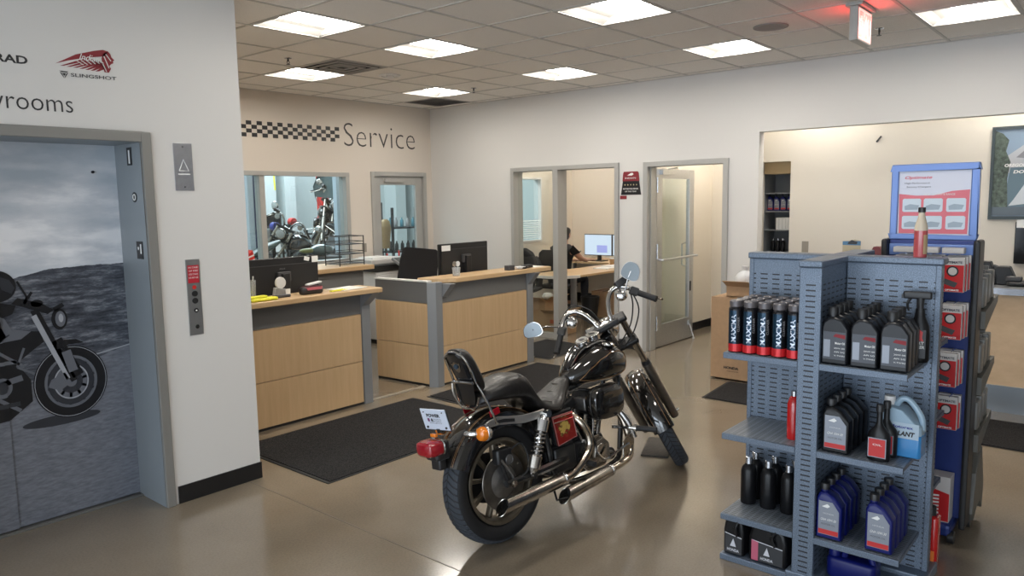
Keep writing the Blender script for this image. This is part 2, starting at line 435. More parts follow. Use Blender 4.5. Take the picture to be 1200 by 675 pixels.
# baseboards
b = MB().box(1.965, 2.505, 4.272, 4.279, 0, .105).box(2.505, 2.512, 4.272, 7.82, 0, .105)
struct('baseboard_left', b, BASEB, smooth=False)
struct('baseboard_back', MB().box(2.512, 6.38, 7.812, 7.82, 0, .105).box(7.37, 7.49, 7.812, 7.82, 0, .105), BASEB, smooth=False)
b = MB().box(7.482, 7.49, 6.33, 7.81, 0, .105).box(7.482, 7.49, 4.43, 4.70, 0, .105).box(7.482, 7.49, 3.05, 3.31, 0, .105)
struct('baseboard_right', b, BASEB, smooth=False)
b = MB().box(7.64, 9.54, 4.512, 4.52, 0, .105).box(9.532, 9.54, 3.45, 4.51, 0, .105).box(10.892, 10.9, 4.63, 7.81, 0, .105)
struct('baseboard_office', b, BASEB, smooth=False)

# ------------------------------------------------------------------ lift (elevator)
d = bpy.data.objects.new('door_3', None); COL.objects.link(d); d['kind'] = 'structure'
f = MB().prism([(1.94, 0), (1.94, 2.155), (.70, 2.155), (.70, 0), (.75, 0), (.75, 2.105), (1.892, 2.105), (1.892, 0)], 4.262, 4.60, 'Y')
obj('frame', MB().box(1.892, 1.945, 4.262, 4.285, 0, 2.16).box(.695, .75, 4.262, 4.285, 0, 2.16).box(.75, 1.892, 4.262, 4.285, 2.105, 2.16), ELEVF, d, smooth=False, bevel=.004)
obj('jamb', MB().box(1.892, 1.925, 4.285, 4.68, 0, 2.155), ELEVM, d, smooth=False)
obj('jamb', MB().box(.715, .75, 4.285, 4.68, 0, 2.155), ELEVM, d, smooth=False)
obj('head_jamb', MB().box(.75, 1.892, 4.285, 4.68, 2.105, 2.15), ELEVM, d, smooth=False)
obj('sill', MB().box(.75, 1.892, 4.575, 4.70, 0, .008).box(.75, 1.892, 4.585, 4.592, .008, .011), mat('lift_sill', (.22, .22, .21), .4, .5), d, smooth=False)

def mural_mat():
    """photographic print of a moor road under clouds, grey-blue"""
    m, nt, b = newmat('moorland_print')
    t = N(nt, 'ShaderNodeTexCoord'); s = N(nt, 'ShaderNodeSeparateXYZ'); nt.links.new(t.outputs['Object'], s.inputs[0])
    X_, Z_ = s.outputs['X'], s.outputs['Z']
    def noise(sc, scale, det=5, rough=.55):
        mp = N(nt, 'ShaderNodeMapping'); mp.inputs['Scale'].default_value = sc; nt.links.new(t.outputs['Object'], mp.inputs[0])
        n = N(nt, 'ShaderNodeTexNoise'); n.inputs['Scale'].default_value = scale; n.inputs['Detail'].default_value = det; n.inputs['Roughness'].default_value = rough
        nt.links.new(mp.outputs[0], n.inputs['Vector']); return n.outputs['Fac']
    def ramp(fac, stops):
        cr = N(nt, 'ShaderNodeValToRGB'); el = cr.color_ramp.elements
        while len(el) < len(stops): el.new(.5)
        for e_, (p, c) in zip(el, stops): e_.position = p; e_.color = (*c, 1)
        nt.links.new(fac, cr.inputs[0]); return cr.outputs[0]
    def mix(f, a, bb):
        mx = N(nt, 'ShaderNodeMix', data_type='RGBA'); nt.links.new(f, mx.inputs['Factor']); nt.links.new(a, mx.inputs['A']); nt.links.new(bb, mx.inputs['B']); return mx.outputs['Result']
    # clouds; brighter low band
    cl = math_(nt, 'ADD', math_(nt, 'MULTIPLY', noise((1, 1, 3.2), 2.2, 6), .9), math_(nt, 'MULTIPLY', math_(nt, 'ABSOLUTE', math_(nt, 'SUBTRACT', Z_, 1.60)), -.42))
    sky = ramp(cl, [(.22, (.46, .52, .58)), (.38, (.62, .65, .70)), (.50, (.86, .87, .90))])
    gr = ramp(noise((1, 1, 5), 7, 9, .75), [(.36, (.016, .018, .026)), (.52, (.075, .085, .108)), (.68, (.30, .315, .35))])
    rd = ramp(noise((1, 1, 4), 22, 4, .6), [(.3, (.12, .13, .16)), (.7, (.21, .225, .26))])
    # hill line rises towards the right; noise roughens it
    hz = math_(nt, 'ADD', 1.375, math_(nt, 'ADD', math_(nt, 'MULTIPLY', math_(nt, 'SMOOTH_MIN', math_(nt, 'MULTIPLY', math_(nt, 'SUBTRACT', X_, 1.30), .32), .05, .1), 1.), math_(nt, 'MULTIPLY', math_(nt, 'SUBTRACT', noise((1, 1, 1), 9), .5), .03)))
    road = math_(nt, 'ADD', .70, math_(nt, 'MULTIPLY', math_(nt, 'SUBTRACT', X_, 1.0), .26))
    c1 = mix(math_(nt, 'GREATER_THAN', Z_, hz), gr, sky)
    c2 = mix(math_(nt, 'LESS_THAN', Z_, road), c1, rd)
    nt.links.new(c2, b.inputs['Base Color']); b.inputs['Roughness'].default_value = .38
    return m
MUR = mural_mat()
obj('door_panel', MB().box(1.243, 1.90, 4.622, 4.66, .014, 2.125), MUR, d, smooth=False)
obj('door_panel', MB().box(.74, 1.240, 4.610, 4.648, .014, 2.125), MUR, d, smooth=False)
# the printed motorcycle and rider: flat ink shapes on the right-hand door leaf
INK = mat('print_near_black', (.006, .007, .010), .38); INK2 = mat('print_dark_grey', (.030, .033, .042), .38)
INK3 = mat('print_mid_grey', (.13, .14, .165), .38); INK4 = mat('print_light_grey', (.36, .38, .42), .38)
yM = 4.6195; wc = (1.560, .772)
def pr(name, polys, m, lay=0, y=None):
    mb = MB(); yy = (yM if y is None else y) - .0006 * lay
    for p in polys: mb.prism(p, yy, yy + .0004, 'Y')
    return obj(name, mb, m, d, smooth=False)
def circ(c, rx, rz, n=40, a0=0, a1=2 * PI, rot=0): 
    return [(c[0] + rx * math.cos(a0 + (a1 - a0) * i / n) * math.cos(rot) - rz * math.sin(a0 + (a1 - a0) * i / n) * math.sin(rot), c[1] + rx * math.cos(a0 + (a1 - a0) * i / n) * math.sin(rot) + rz * math.sin(a0 + (a1 - a0) * i / n) * math.cos(rot)) for i in range(n)]
def ringp(c, rx, rz, rx2, rz2, n=40):
    o = []
    A = circ(c, rx, rz, n); B = circ(c, rx2, rz2, n)
    for i in range(n): k = (i + 1) % n; o.append([A[i], A[k], B[k], B[i]])
    return o
# everything left of x = 1.243 is printed on the other leaf, slightly nearer
def split(polys, m, lay):
    def clip(poly, keep):
        out = []; n = len(poly)
        for i in range(n):
            a, b2 = poly[i], poly[(i + 1) % n]; ina, inb = keep(a), keep(b2)
            if ina: out.append(a)
            if ina != inb:
                t = (1.2415 - a[0]) / (b2[0] - a[0]); out.append((1.2415, a[1] + (b2[1] - a[1]) * t))
        return out
    Rr = [q for q in (clip(p, lambda v: v[0] >= 1.2415) for p in polys) if len(q) > 2]
    Ll = [q for q in (clip(p, lambda v: v[0] < 1.2415) for p in polys) if len(q) > 2]
    if Rr: pr('printed_motorcycle', Rr, m, lay)
    if Ll: pr('printed_motorcycle', Ll, m, lay, 4.608)
def bar(a, b2, w0, w1=None):
    w1 = w0 if w1 is None else w1; dx, dz = b2[0] - a[0], b2[1] - a[1]; L = math.hypot(dx, dz); nx, nz = -dz / L, dx / L
    return [(a[0] + nx * w0, a[1] + nz * w0), (b2[0] + nx * w1, b2[1] + nz * w1), (b2[0] - nx * w1, b2[1] - nz * w1), (a[0] - nx * w0, a[1] - nz * w0)]
# road edge line
split([bar((1.70, .905), (1.893, .935), .004)], INK4, 1)
split([circ((1.50, .565), .20, .030)], INK2, 1)
split(ringp(wc, .192, .205, .135, .147), INK, 2)
split(ringp(wc, .090, .099, .084, .092) + ringp(wc, .186, .199, .183, .196), INK4, 4); split(ringp(wc, .137, .149, .122, .134) + ringp(wc, .092, .100, .060, .066) + [circ(wc, .028, .03)], INK3, 3)
split([bar((wc[0] + .03 * math.cos(a), wc[1] + .03 * math.sin(a)), (wc[0] + .125 * math.cos(a), wc[1] + .135 * math.sin(a)), .007) for a in [i * PI / 5 + .2 for i in range(10)]], INK2, 3)
split([circ(wc, .120, .132)], INK2, 2)
split([bar((1.565, .77), (1.405, 1.20), .026, .02), bar((1.60, .80), (1.50, 1.02), .030)], INK, 4)
split([bar((1.545, .79), (1.40, 1.17), .011, .014)], INK4, 5)
split([bar((1.575, .83), (1.545, .95), .024), [(1.44, .76), (1.50, .73), (1.56, .77), (1.53, .83), (1.46, .80)]], INK3, 5)
# mudguard
split([[(1.50, .965), (1.56, .985), (1.64, .985), (1.60, 1.01), (1.54, 1.015), (1.50, 1.0)]], INK, 5)
# headlight, clocks, bars
split([circ((1.525, 1.135), .040, .060)], INK, 6); split([circ((1.530, 1.135), .026, .044)], INK3, 7); split([circ((1.533, 1.140), .012, .024)], INK4, 8)
split([[(1.30, 1.245), (1.36, 1.22), (1.47, 1.17), (1.50, 1.19), (1.44, 1.235), (1.38, 1.255), (1.33, 1.275)], bar((1.50, 1.19), (1.55, 1.215), .012), bar((1.36, 1.24), (1.40, 1.30), .007), circ((1.42, 1.235), .03, .02)], INK, 6)
split([bar((1.335, 1.365), (1.375, 1.275), .005), bar((1.375, 1.275), (1.36, 1.245), .005)], INK, 6)
# tank, frame, engine
split([[(.80, 1.12), (1.10, 1.13), (1.30, 1.10), (1.42, 1.08), (1.44, 1.02), (1.38, .98), (1.30, .92), (1.36, .82), (1.36, .70), (1.25, .62), (1.0, .60), (.80, .66)]], INK, 4)
split([[(1.10, 1.115), (1.24, 1.125), (1.38, 1.085), (1.33, 1.05), (1.20, 1.04), (1.10, 1.07)]], INK3, 6)
split([bar((1.22, .99), (1.33, .90), .008), bar((1.15, .93), (1.30, .93), .010), bar((1.12, .80), (1.32, .84), .016), bar((1.20, .74), (1.30, .66), .010), circ((1.22, .80), .05, .055), bar((1.34, 1.0), (1.30, .90), .006), bar((1.30, .90), (1.38, .85), .006)], INK3, 7)
split([circ((1.22, .80), .03, .033), bar((1.05, .70), (1.30, .70), .012)], INK2, 8)
# rider: helmet, torso and arm
split([circ((1.235, 1.345), .095, .085, rot=-.2), [(1.02, 1.26), (1.20, 1.27), (1.32, 1.235), (1.30, 1.19), (1.24, 1.17), (1.28, 1.08), (1.22, 1.04), (1.0, 1.02), (.85, 1.1)]], INK, 6)
split([[(1.245, 1.40), (1.300, 1.375), (1.322, 1.33), (1.305, 1.30), (1.262, 1.325)]], INK2, 7)
split([[(1.235, 1.185), (1.262, 1.17), (1.295, 1.095), (1.262, 1.075), (1.245, 1.12)]], INK3, 7)
obj('peephole', MB().cyl((1.762, 4.612, 1.952), (1.762, 4.622, 1.952), .008, n=12), INK, d)
# jamb plates (face -X)
def jamb_plate(y, z, w_, h_, round_=False):
    if round_:
        p = MB().cyl((1.8915, y, z), (1.889, y, z), w_ / 2, n=24)
    else: p = MB().box(1.889, 1.8915, y - w_ / 2, y + w_ / 2, z - h_ / 2, z + h_ / 2)
    return p
T_ = tag(obj('floor_number_plate', jamb_plate(4.43, 2.035, .06, .10), BLK, smooth=False), 'black floor number plate high on the lift jamb, below the door head', 'number plate', 'lift jamb plates')
text('numeral', '1', PAPER, T_, (1.8885, 4.437, 1.995), (0, -1, 0), (0, 0, 1), height=.075, width=.018)
T_ = tag(obj('round_braille_plate', jamb_plate(4.40, 1.805, .058, .058, True), BLK, smooth=False), 'round black plate with a white mark in the middle of the lift jamb', 'number plate', 'lift jamb plates')
o = obj('white_ring', MB().torus((1.8885, 4.40, 1.805), 'X', .016, .003, n=20, m=6), PAPER, T_)
T_ = tag(obj('star_floor_plate', jamb_plate(4.38, 1.505, .078, .10), BLK, smooth=False), 'black star 1 plate on the lift jamb at chest height', 'number plate', 'lift jamb plates')
text('numeral', '1', PAPER, T_, (1.8885, 4.370, 1.485), (0, -1, 0), (0, 0, 1), height=.055, width=.015)
st = [(.014 * math.sin(i * PI / 5) * (1 if i % 2 == 0 else .42), .014 * math.cos(i * PI / 5) * (1 if i % 2 == 0 else .42)) for i in range(10)]
label_plate('star', PAPER, T_, (1.8890, 4.396, 1.515), (0, -1, 0), (0, 0, 1), st, .0004)

# ------------------------------------------------------------------ doors and windows
d = bpy.data.objects.new('window_1', None); COL.objects.link(d); d['kind'] = 'structure'
fr = MB().box(4.40, 6.03, 7.80, 7.95, 2.085, 2.135).box(5.975, 6.03, 7.80, 7.95, 1.0, 2.085).box(4.40, 4.45, 7.80, 7.95, 1.0, 2.085).box(4.45, 5.975, 7.80, 7.95, 1.0, 1.045).box(4.765, 4.835, 7.82, 7.93, 1.045, 2.085)
obj('window_frame', fr, GREYM, d, smooth=False, bevel=.003)
obj('pane', MB().box(4.45, 4.765, 7.872, 7.878, 1.045, 2.085), GLASSB, d, smooth=False)
obj('pane', MB().box(4.835, 5.975, 7.872, 7.878, 1.045, 2.085), GLASSB, d, smooth=False)
d = bpy.data.objects.new('door_1', None); COL.objects.link(d); d['kind'] = 'structure'
obj('frame', MB().box(6.385, 6.435, 7.795, 7.95, 0, 2.155).box(7.315, 7.365, 7.795, 7.95, 0, 2.155).box(6.435, 7.315, 7.795, 7.95, 2.10, 2.155), GREYM, d, smooth=False, bevel=.003)
dp = MB(); wall_openings(6.44, 7.31, 2.095, [(6.555, 7.19, .28, 1.985)], lambda a, b, c, dd: dp.box(a, b, 7.835, 7.88, c + (.01 if c == 0 else 0), dd))
obj('door_panel', dp, GREYM, d, smooth=False, bevel=.003)
obj('pane', MB().box(6.555, 7.19, 7.854, 7.860, .28, 1.985), GLASSB, d, smooth=False)
h = obj('push_bar', MB().tube([(6.52, 7.835, 1.0), (6.52, 7.775, 1.0), (7.22, 7.775, 1.03), (7.22, 7.835, 1.03)], .013, smooth=0), ALU, d)
obj('door_closer', MB().box(6.62, 6.95, 7.80, 7.84, 2.02, 2.07), GREYM, d, smooth=False, bevel=.004)

d = bpy.data.objects.new('window_2', None); COL.objects.link(d); d['kind'] = 'structure'
fr = MB()
for (a, b) in ((6.275, 6.325), (5.565, 5.645), (4.70, 4.75)): fr.box(7.455, 7.645, a, b, 0, 2.115)
fr.box(7.455, 7.645, 4.70, 6.325, 2.115, 2.165)
obj('window_frame', fr, GREYM, d, smooth=False, bevel=.003)
obj('pane', MB().box(7.545, 7.551, 5.645, 6.275, .06, 2.115), GLASSC, d, smooth=False)
obj('bottom_rail', MB().box(7.50, 7.60, 5.645, 6.275, 0, .06), GREYM, d, smooth=False)

d = bpy.data.objects.new('door_2', None); COL.objects.link(d); d['kind'] = 'structure'
obj('frame', MB().box(7.455, 7.645, 4.315, 4.37, 0, 2.155).box(7.455, 7.645, 3.365, 3.42, 0, 2.155).box(7.455, 7.645, 3.42, 4.315, 2.10, 2.155).box(7.52, 7.645, 4.30, 4.315, 0, 2.10), GREYM, d, smooth=False, bevel=.003)
leaf = MB(); wall_openings(7.68, 8.60, 2.085, [(7.80, 8.48, .27, 1.975)], lambda a, b, c, dd: leaf.box(a, b, 4.315, 4.36, c + (.012 if c == 0 else 0), dd))
lf = obj('door_panel', leaf, ALU, d, smooth=False, bevel=.003)
obj('pane', MB().box(7.80, 8.48, 4.334, 4.340, .27, 1.975), GLASS, d, smooth=False)
obj('push_bar', MB().tube([(7.72, 4.315, 1.04), (7.72, 4.255, 1.04), (8.58, 4.255, 1.04), (8.58, 4.315, 1.04)], .014), ALU, d)
obj('pull_handle', MB().tube([(8.50, 4.36, .90), (8.50, 4.42, .92), (8.50, 4.42, 1.18), (8.50, 4.36, 1.20)], .010), ALU, d)
for z in (.22, 1.06, 1.82): obj('hinge', MB().box(7.655, 7.69, 4.300, 4.330, z, z + .16).cyl((7.662, 4.298, z - .005), (7.662, 4.298, z + .165), .009, n=12), STEEL, d, smooth=False)
obj('door_stop', MB().cyl((8.50, 4.31, .20), (8.50, 4.25, .02), .008, n=10).cyl((8.50, 4.25, .02), (8.50, 4.25, .001), .016, n=12).box(8.47, 8.53, 4.30, 4.316, .17, .23), ALU, d)
obj('door_closer', MB().box(7.74, 8.0, 4.27, 4.315, 2.02, 2.075).obox((7.80, 4.18, 2.085), (.09, .10, 0), (.008, -.008, 0), (0, 0, .006)), ALU, d, smooth=False)
obj('lock_plate', MB().box(8.505, 8.535, 4.308, 4.3155, .60, .72), BLK, d, smooth=False)

d = bpy.data.objects.new('window_3', None); COL.objects.link(d); d['kind'] = 'structure'
obj('window_frame', MB().box(9.34, 9.37, 7.80, 7.95, 1.06, 2.12).box(9.98, 10.01, 7.80, 7.95, 1.06, 2.12).box(9.37, 9.98, 7.80, 7.95, 2.09, 2.12).box(9.37, 9.98, 7.80, 7.95, 1.06, 1.09), WHTP, d, smooth=False)
obj('pane', MB().box(9.37, 9.98, 7.86, 7.865, 1.09, 2.09), GLASSB, d, smooth=False)
bl = MB()
for k in range(9): bl.obox((9.675, 7.82, 1.13 + k * .035), (.30, 0, 0), (0, .010, .006), (0, 0, .0012))
obj('blind_slats', bl, WHTP, d, smooth=False)

# ------------------------------------------------------------------ ceiling fixtures
LENS = mat('lamp_lens', (.9, .9, .88), .5, emit=(1., .95, .87), estr=27.)
LENS_B = LENS
REFL = mat('white_reflector_enamel', (.42, .41, .39), .45)
def troffer():
    r = thing('ceiling_light', '', 'ceiling light')
    obj('frame', MB().box(0, .61, 0, .022, 0, .012).box(0, .61, .588, .61, 0, .012).box(0, .022, .022, .588, 0, .012).box(.588, .61, .022, .588, 0, .012), REFL, r, smooth=False)
    m = MB()
    sec = [(.022, .004), (.08, .045), (.20, .085), (.41, .085), (.53, .045), (.588, .004)]
    m.rings([[(x, y, z) for (y, z) in sec] for x in (.022, .588)], False, False, False)
    for x in (.022, .588): m.add([(x, y, z) for (y, z) in sec], [tuple(range(len(sec)))])
    m.box(0, .61, 0, .61, .09, .10)
    obj('reflector', m, REFL, r, smooth=False)
    m = MB(); n = 12
    arc = [(.305 + .125 * math.cos(PI * k / n), .082 - .062 * math.sin(PI * k / n)) for k in range(n + 1)]
    m.rings([[(x, y, z) for (y, z) in arc] for x in (.03, .58)], True, True, True)
    obj('lens', m, LENS, r)
    return r
LL = ['square ceiling light nearest the lift wall corner, before the checkered strip',
      'square ceiling light in front of the service wall, one tile row before the air vent',
      'square ceiling light beside the louvred air vent near the service wall',
      'square ceiling light by the far ceiling corner next to the fan-shaped vent',
      'square ceiling light at the top edge above the motorcycle handlebars',
      'square ceiling light between the round speaker and the right wall',
      'square ceiling light above the glazed office front',
      'square ceiling light past the exit sign at the right']
tr = troffer()
for k, (i, jj) in enumerate(LIGHTS):
    o = tr if k == 0 else dup(tr)
    o.location = (X0 + i * T, Y0 + jj * T, CH - .004)
    if k < 8: o['label'] = LL[k]; o['group'] = 'square troffer lights'
    else: o['label'] = 'square ceiling light added out of the picture to light the showroom'; o['group'] = 'added lights out of the picture'  # the remaining fixtures are out of view, added for the light they give
for k, (x, y) in enumerate(((7.72, 2.35), (7.72, .65), (7.72, -1.2))):
    o = dup(tr, (x - .07, y, CH - .07), label='ceiling light of the parts room hidden behind the header', group='parts room lights')
for k, (x, y) in enumerate(((8.3, 6.9), (9.7, 6.9), (8.3, 5.2), (9.7, 5.2))):  # unseen fixtures added to brighten the office
    o = dup(tr, (x, y, CH - .07), label='unseen ceiling light added to brighten the glazed office, above the desk', group='added office lights')
dup(tr, (8.1, 3.62, CH - .07), label='unseen ceiling light added to brighten the vestibule just behind the open glazed door', group='vestibule lights'); dup(tr, (8.8, 3.62, CH - .07), label='unseen ceiling light added to brighten the far end of the vestibule behind the open glazed door', group='vestibule lights')  # both fixtures are unseen and added to brighten the vestibule

VM = mat('vent_metal', (.30, .285, .27), .5)
v = thing('ceiling_vent', 'large square air vent with stepped louvres beside the ceiling light', 'air vent', (X0 - 3 * T, Y0 + 2 * T, CH - .006))
m = MB()
for k, (a, z) in enumerate(((0, 0), (.07, -.004), (.15, -.006), (.22, -.004))):
    w_ = .030; e_ = .61 - a
    m.box(a, e_, a, a + w_, z, z + .008).box(a, e_, e_ - w_, e_, z, z + .008).box(a, a + w_, a + w_, e_ - w_, z, z + .008).box(e_ - w_, e_, a + w_, e_ - w_, z, z + .008)
obj('louvres', m, VM, v, smooth=False); obj('duct_box', MB().box(.005, .605, .005, .605, .06, .07).box(.004, .008, .004, .606, .009, .06).box(.602, .606, .004, .606, .009, .06).box(.008, .602, .004, .008, .009, .06).box(.008, .602, .602, .606, .009, .06), BLK, v, smooth=False)
v = thing('ceiling_vent', 'grey slatted air vent in the far ceiling corner', 'air vent', (X0 + T, Y0 + 4 * T, CH - .006))
m = MB().box(0, .61, 0, .025, 0, .008).box(0, .61, .585, .61, 0, .008).box(0, .025, .025, .585, 0, .008).box(.585, .61, .025, .585, 0, .008)
for k in range(9): m.obox((.305, .065 + k * .06, .004), (.28, 0, 0), (0, .018, .006), (0, 0, .001))
obj('slats', m, VM, v, smooth=False); obj('duct_box', MB().box(.005, .605, .005, .605, .05, .06).box(.004, .008, .004, .606, .009, .05).box(.602, .606, .004, .606, .009, .05).box(.008, .602, .004, .008, .009, .05).box(.008, .602, .602, .606, .009, .05), MGREY, v, smooth=False)

def sprinkler(x, y, lab):
    s = thing('sprinkler_head', lab, 'sprinkler', (x, y, CH), group='ceiling sprinklers')
    obj('escutcheon', MB().lathe([(.034, -.001), (.03, -.006), (.012, -.009)], n=20), STEEL, s)
    obj('head', MB().cyl((0, 0, -.008), (0, 0, -.03), .008, n=10).tube([(-.010, 0, -.025), (-.014, 0, -.04), (0, 0, -.055)], .003, 6).tube([(.010, 0, -.025), (.014, 0, -.04), (0, 0, -.055)], .003, 6).cyl((0, 0, -.054), (0, 0, -.057), .018, n=16), BLK, s)
sprinkler(3.97, 5.94, 'sprinkler head left of the large louvred vent')
sprinkler(6.47, 6.02, 'sprinkler head right of the far corner ceiling light')
sprinkler(6.49, 1.70, 'sprinkler head right of the red exit sign')
s = tag(obj('ceiling_speaker', MB().lathe([(.13, -.001), (.128, -.008), (.115, -.010), (.112, -.006), (.0005, -.006)], c=(5.82, 2.30, CH), n=40), mat('speaker_grille', (.25, .235, .225), .6)), 'round ceiling speaker grille between two lights', 'ceiling speaker')
s = thing('ceiling_detector', 'round pale ring detector on the ceiling before the office front', 'detector', (5.21, 6.01, CH))
obj('base', MB().lathe([(.11, -.001), (.108, -.012), (.09, -.016), (.088, -.004)], n=32), WHTP, s)
obj('sensor', MB().ell((0, 0, -.018), .045, .045, .022), WHTP, s)

# exit sign
ex = thing('exit_sign', 'red illuminated EXIT sign hanging from the ceiling', 'exit sign', (5.53, 1.605, CH - .004))
obj('canopy', MB().box(-.04, .30, -.055, .055, -.018, 0), GREYM, ex, smooth=False, bevel=.004)
obj('housing', MB().box(-.03, .29, -.028, .028, -.245, -.018), GREYM, ex, smooth=False, bevel=.006)
FACE = mat('lit_sign_face', (.7, .5, .48), .4, emit=(1., .42, .36), estr=1.0)
LET = mat('lit_red_letters', (.6, .02, .02), .4, emit=(1., .03, .025), estr=9.)
obj('face', MB().box(-.015, .275, -.031, -.027, -.232, -.032), FACE, ex, smooth=False)
text('lettering', 'EXIT', LET, ex, (-.005, -.0315, -.215), (1, 0, 0), (0, 0, 1), width=.27, height=.165, bold=.02)
text('lettering', 'EXIT', LET, ex, (.27, .0285, -.215), (-1, 0, 0), (0, 0, 1), width=.27, height=.165, bold=.02)
# ------------------------------------------------------------------ mats
def floor_mat_(name, pts, lab):
    m = thing(name, lab, 'floor mat', (pts[0][0], pts[0][1], 0), group='black entrance mats')
    c = Vector((sum(p[0] for p in pts) / 4, sum(p[1] for p in pts) / 4)); L = [Vector(p) - Vector(pts[0]) for p in pts]
    obj('rubber_edge', MB().prism([(p.x, p.y) for p in L], .0005, .005, 'Z'), mat('mat_rubber', (.012, .012, .012), .7), m, smooth=False, bevel=.002)
    cc = c - Vector(pts[0]); I = [p + (cc - p).normalized() * .03 for p in L]
    obj('pile', MB().prism([(p.x, p.y) for p in I], .004, .010, 'Z'), CARPET, m, smooth=False)
floor_mat_('floor_mat', [(2.70, 3.83), (4.44, 3.82), (4.44, 4.955), (2.70, 4.96)], 'large charcoal floor mat in front of the first reception counter, by the wall corner')
floor_mat_('floor_mat', [(4.52, 3.86), (6.30, 3.93), (6.26, 4.96), (4.54, 4.88)], 'charcoal floor mat behind the motorcycle seat, along the second counter')
floor_mat_('floor_mat', [(6.45, 4.95), (7.36, 4.98), (7.40, 5.72), (6.47, 5.68)], 'small charcoal floor mat at the open glazed office front')
floor_mat_('floor_mat', [(5.99, 2.91), (5.98, -.6), (6.74, -.6), (6.66, 2.97)], 'long charcoal runner mat along the parts counter')

# ------------------------------------------------------------------ reception counters
LG = LAM
def counter_front(par, x0, x1, y, post_r=True, post_l=False, seg=None):
    """wood panels with a grey band above, y = front face"""
    obj('grey_band', MB().box(x0, x1, y + .012, y + .045, .80, .985), LG, par, smooth=False, bevel=.002)
    obj('wood_panel', MB().box(x0 + .004, x1 - .004, y + .006, y + .045, .385, .795), MAPLE, par, smooth=False, bevel=.003)
    obj('wood_panel', MB().box(x0 + .004, x1 - .004, y + .006, y + .045, .022, .380), MAPLE, par, smooth=False, bevel=.003)
    obj('kick_strip', MB().box(x0, x1, y + .014, y + .04, 0, .020), BLK, par, smooth=False)
c1 = thing('reception_counter', 'maple and grey reception counter nearest the lift wall, behind the large mat', 'reception counter', (0, 0, 0), group='maple reception counters')
counter_front(c1, 2.52, 4.045, 5.14)
obj('post', MB().box(4.045, 4.135, 5.135, 5.20, 0, .99), LAML, c1, smooth=False, bevel=.003)
obj('ledge_bracket', MB().prism([(5.135, .985), (5.135, .87), (4.99, .985)], 4.05, 4.13, 'X'), LAML, c1, smooth=False)
obj('transaction_ledge', MB().box(2.52, 4.16, 4.985, 5.31, .988, 1.03), MAPLET, c1, smooth=False, bevel=.006)
obj('side_panel', MB().box(4.045, 4.08, 5.20, 5.90, 0, .74), LAML, c1, smooth=False)
obj('desk_top', MB().box(2.52, 4.08, 5.31, 5.90, .715, .745), MAPLET, c1, smooth=False, bevel=.004)
obj('pedestal', MB().box(2.56, 2.98, 5.34, 5.88, 0, .715), LAML, c1, smooth=False, bevel=.003)

c2 = thing('reception_counter', 'maple and grey corner reception counter standing behind the motorcycle', 'reception counter', (0, 0, 0), group='maple reception counters')
counter_front(c2, 4.925, 6.205, 5.05)
obj('post', MB().prism([(4.80, 5.12), (4.845, 5.045), (4.925, 5.040), (4.93, 5.10), (4.84, 5.15)], 0, 1.0, 'Z'), LAML, c2, smooth=False, bevel=.003)
obj('post', MB().box(6.205, 6.30, 5.045, 5.11, 0, .99), LAML, c2, smooth=False, bevel=.003)
for (a, b) in ((4.93, 5.0), (6.215, 6.29)):
    obj('ledge_bracket', MB().prism([(5.05, .985), (5.05, .85), (4.93, .985)], a, b, 'X'), LAML, c2, smooth=False)
led = MB().prism([(4.86, 5.23), (4.93, 5.10), (5.06, 4.985), (6.50, 4.95), (6.52, 4.99), (6.52, 5.29), (4.86, 5.31)], .985, 1.03, 'Z')
obj('transaction_ledge', led, MAPLET, c2, smooth=False, bevel=.006)
# side return
import copy
sd = MB(); sd.M = Matrix.Translation((4.82, 5.13, 0)) @ Matrix.Rotation(R(94.2), 4, 'Z')
def sdbox(z0, z1, y0=-.03, y1=.0, x0=.0, x1=.70):
    m_ = MB(); m_.M = sd.M; return m_.box(x0, x1, y0, y1, z0, z1)
obj('grey_band', sdbox(.80, 1.0), LG, c2, smooth=False, bevel=.002)
obj('wood_panel', sdbox(.395, .795, -.030, .006), MAPLE, c2, smooth=False, bevel=.003)
obj('wood_panel', sdbox(.022, .390, -.030, .006), MAPLE, c2, smooth=False, bevel=.003)
obj('kick_strip', sdbox(0, .02), BLK, c2, smooth=False)
obj('top_cap', sdbox(1.0, 1.014, -.06, .01, 0, .71), WHTP, c2, smooth=False, bevel=.002)
obj('desk_top', MB().box(4.86, 6.30, 5.31, 5.92, .715, .745), MAPLET, c2, smooth=False, bevel=.004)
obj('leg', MB().box(6.22, 6.28, 5.80, 5.86, 0, .715), LAML, c2, smooth=False)
obj('leg', MB().box(6.22, 6.28, 5.33, 5.39, 0, .715), LAML, c2, smooth=False)

c3 = thing('reception_counter', 'rear maple-topped grey counter carrying the wire letter tray', 'reception counter', (0, 0, 0), group='maple reception counters')
obj('body', MB().box(3.0, 5.40, 6.80, 7.30, 0, 1.0), mat('grey_laminate_warm', (.20, .195, .19), .5), c3, smooth=False, bevel=.003)
obj('top', MB().box(2.96, 5.50, 6.72, 7.36, 1.0, 1.05), MAPLET, c3, smooth=False, bevel=.006)

